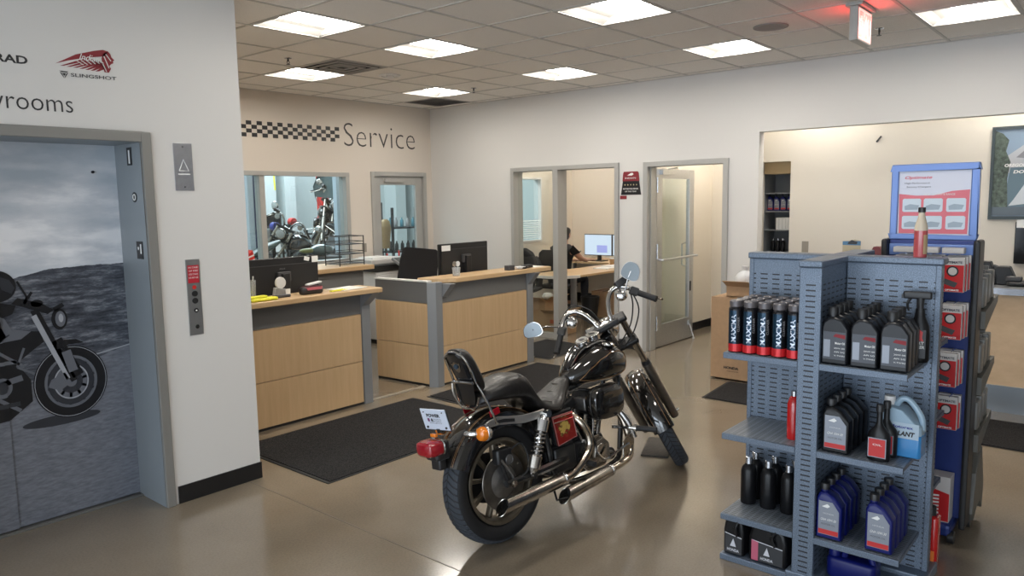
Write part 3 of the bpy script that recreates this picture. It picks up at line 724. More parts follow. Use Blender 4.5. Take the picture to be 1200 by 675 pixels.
# file drawers between counters and a multifunction printer
pt = thing('office_printer', 'white floor-standing printer with black scanner deck and tilted grey screen, before the service door', 'printer', (5.93, 7.22, 0))
obj('cabinet', MB().box(0, .58, 0, .50, .05, .90), WHTP, pt, smooth=False, bevel=.008)
for z in (.10, .36, .62): obj('paper_drawer', MB().box(.015, .565, -.010, 0, z, z + .24), WHTP, pt, smooth=False, bevel=.004)
obj('plinth', MB().box(.01, .57, .02, .48, 0, .05), BLK, pt, smooth=False)
obj('scanner_deck', MB().box(-.03, .62, -.02, .50, .90, .985), BLK, pt, smooth=False, bevel=.008)
obj('scanner_lid', MB().box(-.02, .58, .05, .50, .985, 1.05), mat('printer_white', (.55, .53, .51), .5), pt, smooth=False, bevel=.012)
sc0 = obj('screen', MB().obox((.36, -.14, 1.0), (.15, .02, 0), (-.01, .10, .055), (0, -.008, .014)), MGREY, pt, smooth=False, bevel=.004)
obj('screen_glass', MB().obox((.36, -.146, 1.016), (.125, .017, 0), (-.008, .082, .045), (0, -.001, .002)), mat('printer_screen', (.09, .10, .10), .2), sc0, smooth=False)
obj('paper_stack', MB().box(.05, .36, .12, .40, 1.05, 1.07), PAPER, pt, smooth=False)

# ------------------------------------------------------------------ things on the counters
def monitor_back(lab, x0, x1, y, z0, z1, sticker=None, grp='black monitors seen from behind'):
    cx = (x0 + x1) / 2; m = thing('computer_monitor', lab, 'computer monitor', (cx, y, .745), group=grp); hw = (x1 - x0) / 2; a, b = z0 - .745, z1 - .745
    obj('screen_housing', MB().box(-hw, hw, 0, .022, a, b).box(-hw * .93, hw * .93, -.018, 0, a + .02, b - .055), BLK, m, smooth=False, bevel=.006)
    obj('top_vent', MB().box(-hw * .8, hw * .8, -.020, -.017, b - .06, b - .054), DGREY, m, smooth=False)
    obj('screen', MB().box(-hw + .01, hw - .01, .0222, .0235, a + .01, b - .01), mat('dark_screen', (.02, .022, .025), .15), m, smooth=False)
    obj('stand', MB().box(-.035, .035, -.075, -.018, .01, a + (b - a) * .62).box(-.12, .12, -.12, .10, 0, .012), BLK, m, smooth=False, bevel=.005)
    obj('hub', MB().box(-.06, .06, -.05, -.018, a + (b - a) * .42, a + (b - a) * .66), DGREY, m, smooth=False, bevel=.006)
    if sticker: 
        s = obj('sticker', MB().box(sticker[0] - cx, sticker[1] - cx, -.0205, -.0005, sticker[2] - .745, sticker[3] - .745), PAPER, m, smooth=False)
    return m
m1 = monitor_back('black computer monitor on the first counter, beside the yellow cloth', 3.10, 3.82, 5.42, .98, 1.315)
obj('sticker', MB().box(.285, .345, -.022, -.018, .515, .565), PAPER, m1, smooth=False)
obj('sticker', MB().obox((.235, -.020, .548), (.024, 0, -.006), (0, .0015, 0), (.004, 0, .016)), PAPER, m1, smooth=False)
text('lettering', 'ASUS', MGREY, m1, (-.03, -.0195, .475), (1, 0, 0), (0, 0, 1), height=.012, width=.055)
m2 = monitor_back('black computer monitor on the second counter, with a paper sticker in its top corner', 5.26, 5.99, 5.42, .98, 1.325)
obj('sticker', MB().box(-.34, -.22, -.022, -.018, .510, .565), PAPER, m2, smooth=False)

yc = tag(obj('folded_cloth', MB().rbox((3.06, 5.06, 1.0425), .115, .04, .0115, .02).rbox((3.02, 5.075, 1.062), .08, .03, .008, .015), YEL), 'folded yellow cloth at the end of the first counter', 'cloth')
pb = thing('pen_holder', 'clear pen holder cup standing at the wall end of the first counter', 'pen cup', (3.045, 5.20, 1.03))
obj('cup', MB().lathe([(.036, 0), (.042, .15), (.039, .15), (.033, .004)], n=24), CLEARP, pb)
for k in range(4): obj('pen', MB().cyl((.01 * math.cos(k * 1.7), .01 * math.sin(k * 1.7), .006), (.03 * math.cos(k * 1.7), .028 * math.sin(k * 1.7), .18), .0045, n=8), (DGREY, BLK, YEL, WHTP)[k], pb)
cl = thing('desk_clamp_ornament', 'silver round-headed card holder figure in front of the first monitor', 'card holder', (3.265, 5.13, 1.03))
obj('base', MB().rbox((0, 0, .012), .065, .035, .012, .012), DGREY, cl)
obj('body', MB().obox((-.02, 0, .045), (.045, 0, -.008), (0, .015, 0), (.006, 0, .03)), ALU, cl, smooth=False, bevel=.004)
obj('dial', MB().cyl((-.005, -.010, .115), (-.005, .010, .115), .045, n=28), WHTP, cl, bevel=.003)
obj('tag_card', MB().box(.02, .062, -.03, -.026, .02, .065), PAPER, cl, smooth=False)
st = thing('sunglasses_case', 'dark rounded eyewear case with pink lettering on the first counter', 'case', (3.53, 5.12, 1.03))
obj('case', MB().rbox((0, 0, .030), .105, .040, .030, .035), BLK, st); obj('band', MB().rbox((.01, -.002, .048), .085, .041, .006, .03), mat('pink_print', (.5, .13, .16), .5), st)
obj('flap', MB().obox((.03, .005, .082), (.065, 0, .008), (0, .025, 0), (0, 0, .008)), WHTP, st, smooth=False, bevel=.006)
pp = tag(obj('paper_sheets', MB().obox((3.92, 5.17, 1.0335), (.14, .02, 0), (-.02, .10, 0), (0, 0, .002)), PAPER, smooth=False), 'loose white papers lying at the open end of the first counter', 'papers')
yp = thing('marker_pens', 'yellow pencils lying beside the white papers on the first counter', 'pencils', (3.70, 5.08, 1.03))
for k in range(3): obj('pencil', MB().cyl((0, .012 * k, .005), (.16, .012 * k + .02 * k, .005), .0042, n=8), YEL, yp)

# big boat-shaped clutter behind the first monitor: helmet-like red white wing box
tb = thing('tail_fairing', 'red and white striped motorcycle tail fairing lying behind the first monitor', 'motorcycle fairing', (3.90, 6.76, 1.05))
obj('panel', MB().prism([(-.30, .06), (.09, .26), (.12, .14), (.02, .045), (-.24, .03)], -.03, .05, 'Y'), RED, tb, smooth=False, bevel=.01)
for k in range(3): obj('white_stripe', MB().prism([(-.20 + .07 * k, .105 - .018 * k), (.10 + .004 * k, .215 - .045 * k), (.102 + .004 * k, .200 - .045 * k), (-.19 + .07 * k, .096 - .018 * k)], -.034, -.030, 'Y'), PAPER, tb, smooth=False)
obj('white_tail', MB().prism([(-.42, .0), (.04, 0), (.06, .05), (-.10, .075), (-.42, .10)], -.05, .10, 'Y'), mat('pale_plastic', (.50, .48, .45), .5), tb, smooth=False, bevel=.015)

lt = thing('letter_tray', 'three-tier black wire letter tray on the rear counter', 'letter tray', (5.11, 6.84, 1.05))
for z in (.02, .13, .24):
    m = MB()
    for k in range(9): m.cyl((.02 + k * .038, 0, z), (.02 + k * .038, .26, z), .0022, n=6)
    m.tube([(0, 0, z + .03), (.34, 0, z + .03), (.34, .26, z + .03), (0, .26, z + .03), (0, 0, z + .03)], .004, 6).tube([(0, 0, z), (.34, 0, z), (.34, .26, z), (0, .26, z), (0, 0, z)], .004, 6)
    obj('tray', m, BLK, lt)
m = MB()
for (x, y) in ((0, 0), (.34, 0), (0, .26), (.34, .26)): m.cyl((x, y, 0), (x, y, .335), .006, n=8)
m.tube([(0, 0, .33), (.34, 0, .33), (.34, .26, .33), (0, .26, .33), (0, 0, .33)], .005, 6)
obj('frame', m, BLK, lt)

gl = thing('glass_tumbler', 'glass pen tumbler with two round-headed pins on the second counter', 'tumbler', (5.20, 5.12, 1.03))
obj('cup', MB().lathe([(.036, 0), (.042, .085), (.038, .085), (.032, .006)], n=24), CLEARP, gl)
obj('round_head', MB().cyl((-.02, .0, .118), (-.02, .008, .118), .024, n=20).cyl((-.02, .004, .01), (-.02, .004, .1), .003, n=6), CHROME, gl)
obj('round_head', MB().cyl((.028, 0, .116), (.028, .008, .116), .026, n=20).cyl((.02, .004, .01), (.028, .004, .1), .003, n=6), PAPER, gl)
bx = tag(obj('black_tin', MB().rbox((5.93, 5.06, 1.055), .045, .035, .025, .006), DGREY), 'small dark grey box on the second counter, right of the monitor', 'box')
bw = thing('card_dish', 'dark dish of cards and keys near the end of the second counter', 'dish', (6.13, 5.06, 1.03))
obj('dish', MB().lathe([(.05, 0), (.075, .022), (.07, .022), (.046, .005)], n=28), DGREY, bw)
obj('cards', MB().obox((-.04, -.02, .016), (.05, .01, .004), (-.006, .03, 0), (0, 0, .004)).obox((-.05, .0, .024), (.045, -.01, .002), (.006, .03, 0), (0, 0, .002)), PAPER, bw, smooth=False)
kp = tag(obj('black_stapler', MB().rbox((6.235, 5.075, 1.047), .07, .035, .016, .012), BLK), 'flat black gadget on the second counter beside the dish of cards', 'gadget')
ps = tag(obj('paper_sheets', MB().obox((6.38, 5.12, 1.0325), (.085, .0, 0), (0, .10, 0), (0, 0, .0015)), PAPER, smooth=False), 'white papers at the far end of the second counter', 'papers')

# black mesh office chair behind the second counter
ch = thing('office_chair', 'black mesh-backed office chair behind the second counter', 'office chair', (5.60, 6.35, 0), R(-32)); ch.rotation_euler = (0, R(7), R(-32))
obj('backrest', MB().rings([[Vector((w_ * math.cos(t) * (1 if abs(math.cos(t)) < .75 else .98), -.25 - .05 * ((z - .95) / .3) ** 2 + .02 * math.sin(t), z)) for t in [2 * PI * k / 20 for k in range(20)]] for z, w_ in ((.60, .16), (.66, .20), (.9, .225), (1.12, .215), (1.24, .20), (1.262, .17))]), mat('chair_mesh', (.010, .010, .012), .75), ch)
obj('seat', MB().rbox((0, .02, .47), .24, .24, .04, .09), SHIRT, ch)
obj('post', MB().cyl((0, 0, .10), (0, 0, .43), .028, n=14).tube([(0, -.1, .44), (0, -.24, .48), (0, -.27, .66)], .02, smooth=3), BLK, ch)
for k in range(5):
    a = 2 * PI * k / 5 + .3
    lg = obj('leg', MB().tube([(0, 0, .10), (.28 * math.cos(a), .28 * math.sin(a), .075)], [.025, .015], 8), BLK, ch)
    obj('castor', MB().cyl((.28 * math.cos(a) - .012, .28 * math.sin(a), .03), (.28 * math.cos(a) + .012, .28 * math.sin(a), .03), .03, n=12), BLK, lg)

# ------------------------------------------------------------------ wall lettering and plates
YW = 7.818
cs = MB(); sq = .0
nx, nz = 24, 4; x0, x1, z0, z1 = 4.30, 5.915, 2.515, 2.695
dx = (x1 - x0) / nx
for i in range(nx):
    for k in range(nz):
        if (i + k) % 2 == 0:
            a = x0 + i * dx; c = z0 + k * (z1 - z0) / nz; cs.box(a, a + dx, YW - .0015, YW + .001, c, c + (z1 - z0) / nz)
tag(obj('checkered_wall_sign', cs, BLK, smooth=False), 'black and white checkered strip on the service wall', 'wall strip')
t = text('service_sign', 'Service', mat('letter_grey', (.045, .042, .04), .6), None, (5.985, YW, 2.47), (1, 0, 0), (0, 0, 1), height=.29, width=1.20, bold=-.018)
tag(t, 'thin grey letters reading Service on the service wall', 'wall lettering')
YE = 4.2785
DK = mat('letter_charcoal', (.028, .028, .03), .6)
t = text('motorrad_sign', 'MOTORRAD', DK, None, (1.372, YE, 2.458), (1, 0, 0), (0, 0, 1), height=.040, width=.40, align='RIGHT', bold=.03)
tag(t, 'bold dark letters ending in RAD on the wall above the lift', 'wall lettering')
t = text('showrooms_sign', 'Showrooms', DK, None, (1.562, YE, 2.238), (1, 0, 0), (0, 0, 1), height=.090, width=.565, align='RIGHT', bold=-.008)
tag(t, 'dark letters ending in rooms just above the lift door frame', 'wall lettering')
MAR = mat('maroon_vinyl', (.22, .014, .022), .6)
hl = thing('headdress_emblem', 'maroon feathered headdress emblem on the wall above the lift', 'wall emblem', (1.495, YE, 2.475))
def flat(name, polys, m, par, y=0.):
    mb = MB()
    for p in polys: mb.prism(p, y - .0012, y, 'Y')
    return obj(name, mb, m, par, smooth=False)
# feathers: long tapering strokes swept to the left, face profile at right
fe = [[(0, .004), (.10, .062), (.19, .092), (.235, .103), (.262, .098), (.24, .070), (.15, .052), (.06, .026)]]
for k, (xa, za, xb, zb) in enumerate(((.022, -.004, .16, .055), (.052, -.006, .18, .050), (.082, -.007, .20, .046), (.112, -.009, .212, .042), (.140, -.011, .222, .036), (.166, -.012, .230, .030), (.190, -.013, .238, .022))):
    fe.append([(xa, za), (xb, zb), (xb + .012, zb - .012), (xa + .018, za + .002)])
flat('feathers', fe, MAR, hl)
flat('face', [[(.238, .086), (.262, .097), (.272, .086), (.276, .070), (.290, .056), (.282, .050), (.284, .040), (.272, .034), (.262, .022), (.270, .010), (.258, -.012), (.236, -.012), (.228, .020), (.226, .060)]], MAR, hl)
flat('line_work', [[(.236, .07), (.240, .072), (.262, .012), (.258, .010)], [(.246, .082), (.250, .083), (.274, .050), (.270, .048)], [(.228, .03), (.232, .032), (.248, -.008), (.244, -.009)]] + [[(.10 + .02 * k, .030 + .006 * k), (.104 + .02 * k, .032 + .006 * k), (.135 + .02 * k, .014 + .004 * k), (.131 + .02 * k, .012 + .004 * k)] for k in range(6)], WHITE, hl, -.0014)
text('script', 'Indian', PAPER, hl, (.115, -.0016, .038), (.99, 0, -.02), (0, 0, 1), height=.032, width=.10, shear=.4, ext=.0003)
sl = thing('slingshot_sign', 'small dark triangle mark and SLINGSHOT letters under the emblem', 'wall lettering', (1.512, YE, 2.41))
flat('triangle', [[(0, .036), (.042, .036), (.034, .030), (.010, .030)], [(.001, .030), (.009, .026), (.018, .008), (.020, 0)], [(.041, .030), (.033, .026), (.023, .008), (.022, 0)], [(.012, .026), (.030, .026), (.021, .012)]], DK, sl)
text('lettering', 'SLINGSHOT', DK, sl, (.052, -.001, .012), (1, 0, .02), (0, 0, 1), height=.018, width=.225, bold=.01)

pl = thing('emergency_sign', 'brushed steel plate with an engraved triangle beside the lift door', 'wall plate', (2.125, 4.279, 1.975))
obj('plate', MB().box(-.055, .055, -.006, 0, -.135, .135), STEEL, pl, smooth=False, bevel=.001)
obj('triangle', MB().tube([(-.028, -.0065, -.022), (.028, -.0065, -.022), (0, -.0065, .042), (-.028, -.0065, -.022)], .0028, 6), PAPER, pl, smooth=False)
obj('base_bar', MB().box(-.035, .035, -.0075, -.006, -.045, -.038), PAPER, pl, smooth=False)
for z in (-.115, .115): obj('screw', MB().cyl((0, -.008, z), (0, -.006, z), .004, n=10), DGREY, pl)
cp = thing('call_button_panel', 'tall steel lift call panel with red notice and black buttons', 'call panel', (2.14, 4.279, 1.215))
obj('plate', MB().box(-.042, .042, -.006, 0, -.225, .225), mat('dull_steel', (.36, .37, .37), .35, .8), cp, smooth=False, bevel=.001)
nb = obj('red_notice', MB().box(-.034, .034, -.0072, -.006, .085, .190), mat('notice_red', (.45, .015, .03), .5), cp, smooth=False)
for k in range(4): text('notice_text', ('IN CASE', 'OF FIRE', 'USE STAIRS', 'DO NOT USE')[k], PAPER, nb, (0, -.0074, .172 - k * .020), (1, 0, 0), (0, 0, 1), height=.010, width=.056, align='CENTER', ext=.0003)
obj('arrow_light', MB().cyl((0, -.010, .060), (0, -.006, .060), .012, n=18), RED, cp)
for z in (.022, -.020): 
    bt = obj('button', MB().cyl((0, -.012, z), (0, -.006, z), .017, n=24), BLK, cp)
obj('key_switch', MB().cyl((.003, -.010, -.078), (.003, -.006, -.078), .013, n=20), BLK, cp); obj('key_slot', MB().box(-.002, .008, -.0106, -.010, -.082, -.074), PAPER, cp, smooth=False)
obj('round_lock', MB().cyl((.003, -.010, -.175), (.003, -.006, -.175), .012, n=20), CHROME, cp)
ol = tag(obj('wall_outlet', MB().box(6.205, 6.275, 7.812, 7.82, 1.11, 1.225), mat('outlet_plate', (.28, .25, .21), .5), smooth=False, bevel=.002), 'brown outlet plate on the service wall beside the glazed door', 'outlet')

# small signs between office front and door
sg = thing('dealer_plaque', 'maroon and black plaque with white lettering between office front and door', 'plaque', (7.49, 4.56, 1.93))
label_plate('plaque_face', mat('plaque_black', (.010, .010, .013), .3), sg, (-.002, 0, 0), (0, -1, 0), (0, 0, 1), [(-.115, -.135), (.150, -.135), (.125, .02), (-.09, .02)], .004)
label_plate('maroon_band', MAR, sg, (-.002, 0, 0), (0, -1, 0), (0, 0, 1), [(-.095, .02), (.128, .02), (.118, .11), (.105, .128), (-.075, .128), (-.085, .11)], .005)
label_plate('emblem', PAPER, sg, (-.0075, 0, 0), (0, -1, 0), (0, 0, 1), [(-.03, .085), (.02, .112), (.045, .110), (.052, .095), (.03, .082)], .0004)
text('lettering', 'INDIAN', PAPER, sg, (-.0075, -.012, .045), (0, -1, 0), (0, 0, 1), height=.018, width=.14, align='CENTER')
GOLD = mat('gold_stars', (.6, .5, .3), .4)
for k in range(5): label_plate('star', GOLD, sg, (-.0068, .06 - .038 * k, -.022), (0, -1, 0), (0, 0, 1), [(.011 * math.sin(q * PI / 5) * (1 if q % 2 == 0 else .45), .011 * math.cos(q * PI / 5) * (1 if q % 2 == 0 else .45)) for q in range(10)], .0004)
text('lettering', 'MOTORCYCLE DEALER', PAPER, sg, (-.0068, -.015, -.075), (0, -1, 0), (0, 0, 1), height=.016, width=.20, align='CENTER', bold=.02)
text('lettering', 'OF THE YEAR', PAPER, sg, (-.0068, -.015, -.105), (0, -1, 0), (0, 0, 1), height=.014, width=.15, align='CENTER', bold=.02)
sg = tag(obj('small_sign', MB().box(7.486, 7.49, 4.60, 4.69, 1.745, 1.785), MAR, smooth=False, bevel=.002), 'tiny maroon sign just under the dealer plaque', 'small sign')
# ------------------------------------------------------------------ slotted steel four-sided display
G = thing('display_stand', 'blue-grey slotted steel four-way display stand holding bottles and spray cans', 'display stand', (0, 0, 0))
ZT = 1.445
def panel_y(a, b, name='side_wing'):   # wing along Y
    o = obj(name, MB().box(3.665, 3.745, a, b, .05, ZT), PERFY, G, smooth=False, bevel=.003); return o
panel_y(1.147, 1.522); panel_y(.672, 1.058)
obj('wing_edge', MB().box(3.660, 3.70, 1.505, 1.527, .05, ZT), HAMMER, G, smooth=False, bevel=.003); obj('wing_edge', MB().box(3.660, 3.70, .667, .690, .05, ZT), HAMMER, G, smooth=False, bevel=.003)
obj('front_arm', MB().box(3.325, 4.08, 1.060, 1.145, .05, ZT), PERFX, G, smooth=False, bevel=.002)
obj('column_face', MB().box(3.300, 3.326, 1.055, 1.150, .03, ZT), PERFC, G, smooth=False, bevel=.004)
cap = MB().box(3.655, 3.755, .660, 1.534, ZT, 1.475).box(3.290, 3.655, 1.052, 1.153, ZT, 1.475).box(3.755, 4.10, 1.052, 1.153, ZT, 1.475)
obj('top_cap', cap, HAMMER, G, smooth=False, bevel=.006)
obj('base', MB().box(3.29, 4.12, 1.03, 1.175, 0, .05).box(3.60, 3.80, .65, 1.54, 0, .05), HAMMER, G, smooth=False, bevel=.006)
SH = (1.025, .632, .232)
for zs in SH:
    for (a, b) in ((1.150, 1.497), (.706, 1.056)):
        o = obj('shelf', MB().box(3.312, 3.662, a, b, zs - .004, zs), SHELFM, G, smooth=False)
        obj('shelf_lip', MB().box(3.300, 3.312, a, b, zs - .028, zs).box(3.312, 3.662, b - .004, b, zs - .02, zs).box(3.312, 3.662, a, a + .004, zs - .02, zs), HAMMER, o, smooth=False, bevel=.002)
for zs in (1.06, .70, .36):
    for (a, b) in ((1.153, 1.50), (.705, 1.052)):
        o = obj('shelf', MB().box(3.745, 4.075, a, b, zs - .004, zs), SHELFM, G, smooth=False)
        obj('shelf_lip', MB().box(4.075, 4.09, a, b, zs - .028, zs).box(3.745, 4.075, a, a + .004, zs - .022, zs), HAMMER, o, smooth=False, bevel=.002)
for (a, b) in ((1.150, 1.497), (.706, 1.056)): obj('bottom_tray', MB().box(3.30, 3.60, a, b, .0, .03), HAMMER, G, smooth=False, bevel=.003)

# ---- containers, all standing on local z = 0 and facing -X
def jug_mat(name, col, rough=.3): return mat(name, col, rough, spec=.3)
BKB = jug_mat('black_bottle', (.006, .006, .007), .34); NVB = jug_mat('navy_bottle', (.005, .009, .105), .34)
LABS = mat('silver_label', (.24, .26, .30), .35, .25); LABG = mat('grey_label', (.09, .095, .11), .4); LABR = mat('red_label', (.50, .03, .03), .4); LABW = mat('white_label', (.55, .56, .60), .5)
def oil_bottle(lab, group, body, w=.112, h=.245, d=.062, label_m=LABS, style='honda', kind='oil bottle'):
    """flat-sided quart bottle: sloped shoulder down to -Y side, neck at the +Y side"""
    r = thing('oil_bottle', lab, kind, group=group); hw, hd = w / 2, d / 2
    prof = [(hw, .004), (hw, h * .74), (hw * .80, h * .84), (hw * .35, h * .87), (-hw * .35, h * .80), (-hw, h * .62), (-hw, .004)]   # (y, z)
    m = MB()
    def ring(x, s): return [(x, y * s, (z - h * .42) * s + h * .42 if z > .01 else z + (1 - s) * .04) for (y, z) in prof]
    m.rings([ring(-hd, .90), ring(-hd + .006, .985), ring(-hd + .014, 1.), ring(hd - .014, 1.), ring(hd - .006, .985), ring(hd, .90)])
    m.cyl((0, hw * .50, h * .84), (0, hw * .50, h * .90), .0175, .0165, n=18)
    obj('body', m, body, r, bevel=.002)
    obj('cap', MB().lathe([(.020, h * .89), (.020, h * .985), (.018, h)], c=(0, hw * .50, 0), n=20), BLK, r)
    q = .90
    lp = [(-hw * .80, h * .09), (hw * .80, h * .09), (hw * .80, h * .545), (hw * .28, h * .70), (-hw * .80, h * .70)]  # right is -Y
    lo = label_plate('label', label_m, r, (-hd - .0002, 0, 0), (0, -1, 0), (0, 0, 1), lp, .0008)
    if style == 'honda':
        label_plate('red_band', LABR, lo, (-hd - .0012, 0, 0), (0, -1, 0), (0, 0, 1), [(-hw * .78, h * .10), (hw * .78, h * .10), (hw * .78, h * .185), (-hw * .78, h * .185)], .0005)
        text('lettering', 'HONDA', LABW, lo, (-hd - .0014, 0, h * .47), (0, -1, 0), (0, 0, 1), height=.007, width=.045, align='CENTER')
        text('lettering', 'GN4 10W-30', PAPER, lo, (-hd - .0014, 0, h * .35), (0, -1, 0), (0, 0, 1), height=.011, width=.065, align='CENTER', shear=.3)
        text('lettering', 'MOTOR OIL', LABG, lo, (-hd - .0014, 0, h * .27), (0, -1, 0), (0, 0, 1), height=.008, width=.06, align='CENTER')
        label_plate('wing_mark', PAPER, lo, (-hd - .0012, 0, 0), (0, -1, 0), (0, 0, 1), [(-hw * .55, h * .60), (-hw * .1, h * .66), (hw * .1, h * .62), (-hw * .1, h * .585)], .0005)
    return r
def maxima_quart(lab, group):
    r = thing('oil_bottle', lab, 'oil bottle', group=group); w, h, d = .108, .250, .066; hw, hd = w / 2, d / 2
    prof = [(hw, .004), (hw, h * .66), (hw * .86, h * .76), (hw * .45, h * .83), (hw * .05, h * .84), (-hw * .50, h * .80), (-hw, h * .64), (-hw, .004)]
    m = MB()
    def ring(x, s): return [(x, y * s, (z - h * .42) * s + h * .42 if z > .01 else z + (1 - s) * .04) for (y, z) in prof]
    m.rings([ring(-hd, .92), ring(-hd + .008, 1.), ring(hd - .008, 1.), ring(hd, .92)]); m.cyl((0, hw * .32, h * .80), (0, hw * .32, h * .88), .019, .017, n=18)
    obj('body', m, mat('dark_clear_bottle', (.010, .011, .014), .32, spec=.35), r, bevel=.003)
    obj('cap', MB().lathe([(.021, h * .86), (.021, h * .985), (.019, h)], c=(0, hw * .32, 0), n=20), BLK, r)
    lo = label_plate('label', mat('smoky_label', (.055, .062, .078), .4), r, (-hd - .0002, 0, 0), (0, -1, 0), (0, 0, 1), [(-hw * .86, h * .10), (hw * .86, h * .10), (hw * .86, h * .58), (-hw * .86, h * .58)], .0008)
    label_plate('maroon_stripe', MAR, lo, (-hd - .0012, 0, 0), (0, -1, 0), (0, 0, 1), [(-hw * .1, h * .50), (hw * .84, h * .47), (hw * .84, h * .54), (hw * .1, h * .55)], .0004)
    text('lettering', 'Motor Oil', PAPER, lo, (-hd - .0013, -hw * .45, h * .37), (0, -1, 0), (0, 0, 1), height=.010, width=.040, align='CENTER', bold=.02)
    for k in range(3): text('lettering', ('20W-50', 'API SG', 'V-TWIN')[k], PAPER, lo, (-hd - .0013, -hw * .42, h * (.29 - .065 * k)), (0, -1, 0), (0, 0, 1), height=.006, width=.044, align='CENTER')
    label_plate('grey_block', LABS, lo, (-hd - .0012, 0, 0), (0, -1, 0), (0, 0, 1), [(-hw * .80, h * .14), (-hw * .30, h * .14), (-hw * .30, h * .44), (-hw * .80, h * .44)], .0004)
    return r
CANB = mat('can_blue_black', (.010, .035, .065), .22, .5); CANK = mat('can_black', (.010, .010, .013), .25, .4); CANR = mat('can_red', (.55, .02, .025), .25, .3); CANP = mat('can_script', (.48, .52, .60), .3, .3)
def can(lab, group):
    r = thing('spray_can', lab, 'spray can', group=group); rr = .033
    def sect(a0, a1, z0, z1, off=.0): 
        n = 8; return MB().rings([[((rr + off) * math.cos(a0 + (a1 - a0) * k / n), (rr + off) * math.sin(a0 + (a1 - a0) * k / n), z) for k in range(n + 1)] for z in (z0, z1)], False, False, False)
    obj('body', MB().lathe([(rr - .002, 0), (rr, .004), (rr, .205), (rr - .004, .216), (.022, .222)], n=28), CANK, r)
    obj('red_foot', MB().lathe([(rr + .0004, .006), (rr + .0004, .042)], n=28, cap=False), CANR, r)
    obj('blue_panel', sect(R(150), R(226), .042, .200, .0004), CANB, r)
    obj('cap', MB().lathe([(.029, .218), (.030, .242), (.026, .247)], n=24), mat('can_cap', (.12, .11, .115), .35, .3), r)
    # script running up the can on the side facing the customer
    s = text('script', 'MAXIMA', CANP, None, (0, 0, 0), (0, 0, 1), (0, 1, 0), height=.020, width=.13, ext=0, bold=.03)
    for v in s.data.vertices:
        z_, y_ = v.co.z, v.co.y; a = R(205) - (y_ - .010) / rr; v.co = Vector(((rr + .0012) * math.cos(a), (rr + .0012) * math.sin(a), .052 + z_))
    s.parent = r
    t = text('small_print', 'CLEANER', mat('can_print_grey', (.25, .24, .25), .5), None, (0, 0, 0), (0, 0, 1), (0, 1, 0), height=.010, width=.07, ext=0)
    for v in t.data.vertices:
        z_, y_ = v.co.z, v.co.y; a = R(243) - (y_ - .005) / rr; v.co = Vector(((rr + .0012) * math.cos(a), (rr + .0012) * math.sin(a), .10 + z_))
    t.parent = r
    return r
# spray cans on the upper left shelf: 5 across, 4 deep
c0 = can('', 'spray cans on the upper left shelf')
cols = ['at the outer end', 'second from the outer end', 'in the middle', 'second from the column', 'beside the column']
rows = ['in the front row', 'in the second row', 'in the third row', 'in the back row']
first = True
for a in range(4):
    for b in range(5):
        o = c0 if first else dup(c0); first = False
        o.location = (3.350 + a * .078, 1.458 - b * .069, SH[0]); o.rotation_euler.z = random.uniform(-.25, .25) - .1
        o['label'] = 'blue-black spray can, %s, %s' % (rows[a], cols[b]); o['group'] = 'spray cans on the upper left shelf'
# dark oil quarts on the upper right shelf
q0 = maxima_quart('', 'smoky oil bottles on the upper right shelf'); first = True
ccol = ['nearest the column', 'in the middle file', 'beside the trigger sprayer']
rws = ['front', 'second', 'third', 'rear']
for b, y in enumerate((1.000, .882, .765)):
    for a in range(4 if b < 2 else 3):
        o = q0 if first else dup(q0); first = False
        o.location = (3.352 + a * .080, y + .003 * a, SH[0]); o.rotation_euler.z = random.uniform(-.03, .03)
        if b == 2 and a > 1: o.location.x += .0
        o['label'] = 'smoky oil bottle, %s one of the file %s' % (rws[a], ccol[b]); o['group'] = 'smoky oil bottles on the upper right shelf'
# trigger sprayer
sp = thing('trigger_sprayer', 'tall black trigger spray bottle on the upper right shelf', 'spray bottle', (3.605, .733, SH[0]), R(8))
m = MB(); pr_ = [(.036, .0), (.040, .01), (.040, .12), (.036, .16), (.020, .20), (.016, .235)]
m.rings([[(r_ * .7 * math.cos(t), r_ * math.sin(t) * (1.05), z) for t in [2 * PI * k / 24 for k in range(24)]] for r_, z in pr_])
obj('bottle', m, BKB, sp)
obj('trigger_head', MB().rbox((-.0, .012, .292), .014, .056, .016, .010).obox((0, .062, .285), (.010, 0, 0), (0, .012, 0), (0, 0, .008)).cyl((0, 0, .232), (0, 0, .28), .014, .016, n=16), BLK, sp)
obj('trigger', MB().tube([(0, .035, .282), (0, .050, .255), (0, .044, .222)], [.007, .006, .004], 8, smooth=4), BLK, sp)
lb = label_plate('label', mat('blk_label', (.02, .02, .022), .4), sp, (-.0285, 0, 0), (0, -1, 0), (0, 0, 1), [(-.028, .02), (.028, .02), (.028, .145), (-.028, .145)], .001)
label_plate('red_mark', LABR, lb, (-.0297, 0, 0), (0, -1, 0), (0, 0, 1), [(-.012, .11), (.004, .145), (.016, .135), (.014, .11), (.020, .095), (-.002, .098)], .0005)
text('lettering', 'DIRT', PAPER, lb, (-.0300, .0, .080), (0, -1, 0), (0, 0, 1), height=.013, width=.044, align='CENTER', bold=.03)
text('lettering', 'KILLER', PAPER, lb, (-.0300, .0, .062), (0, -1, 0), (0, 0, 1), height=.013, width=.050, align='CENTER', bold=.03)

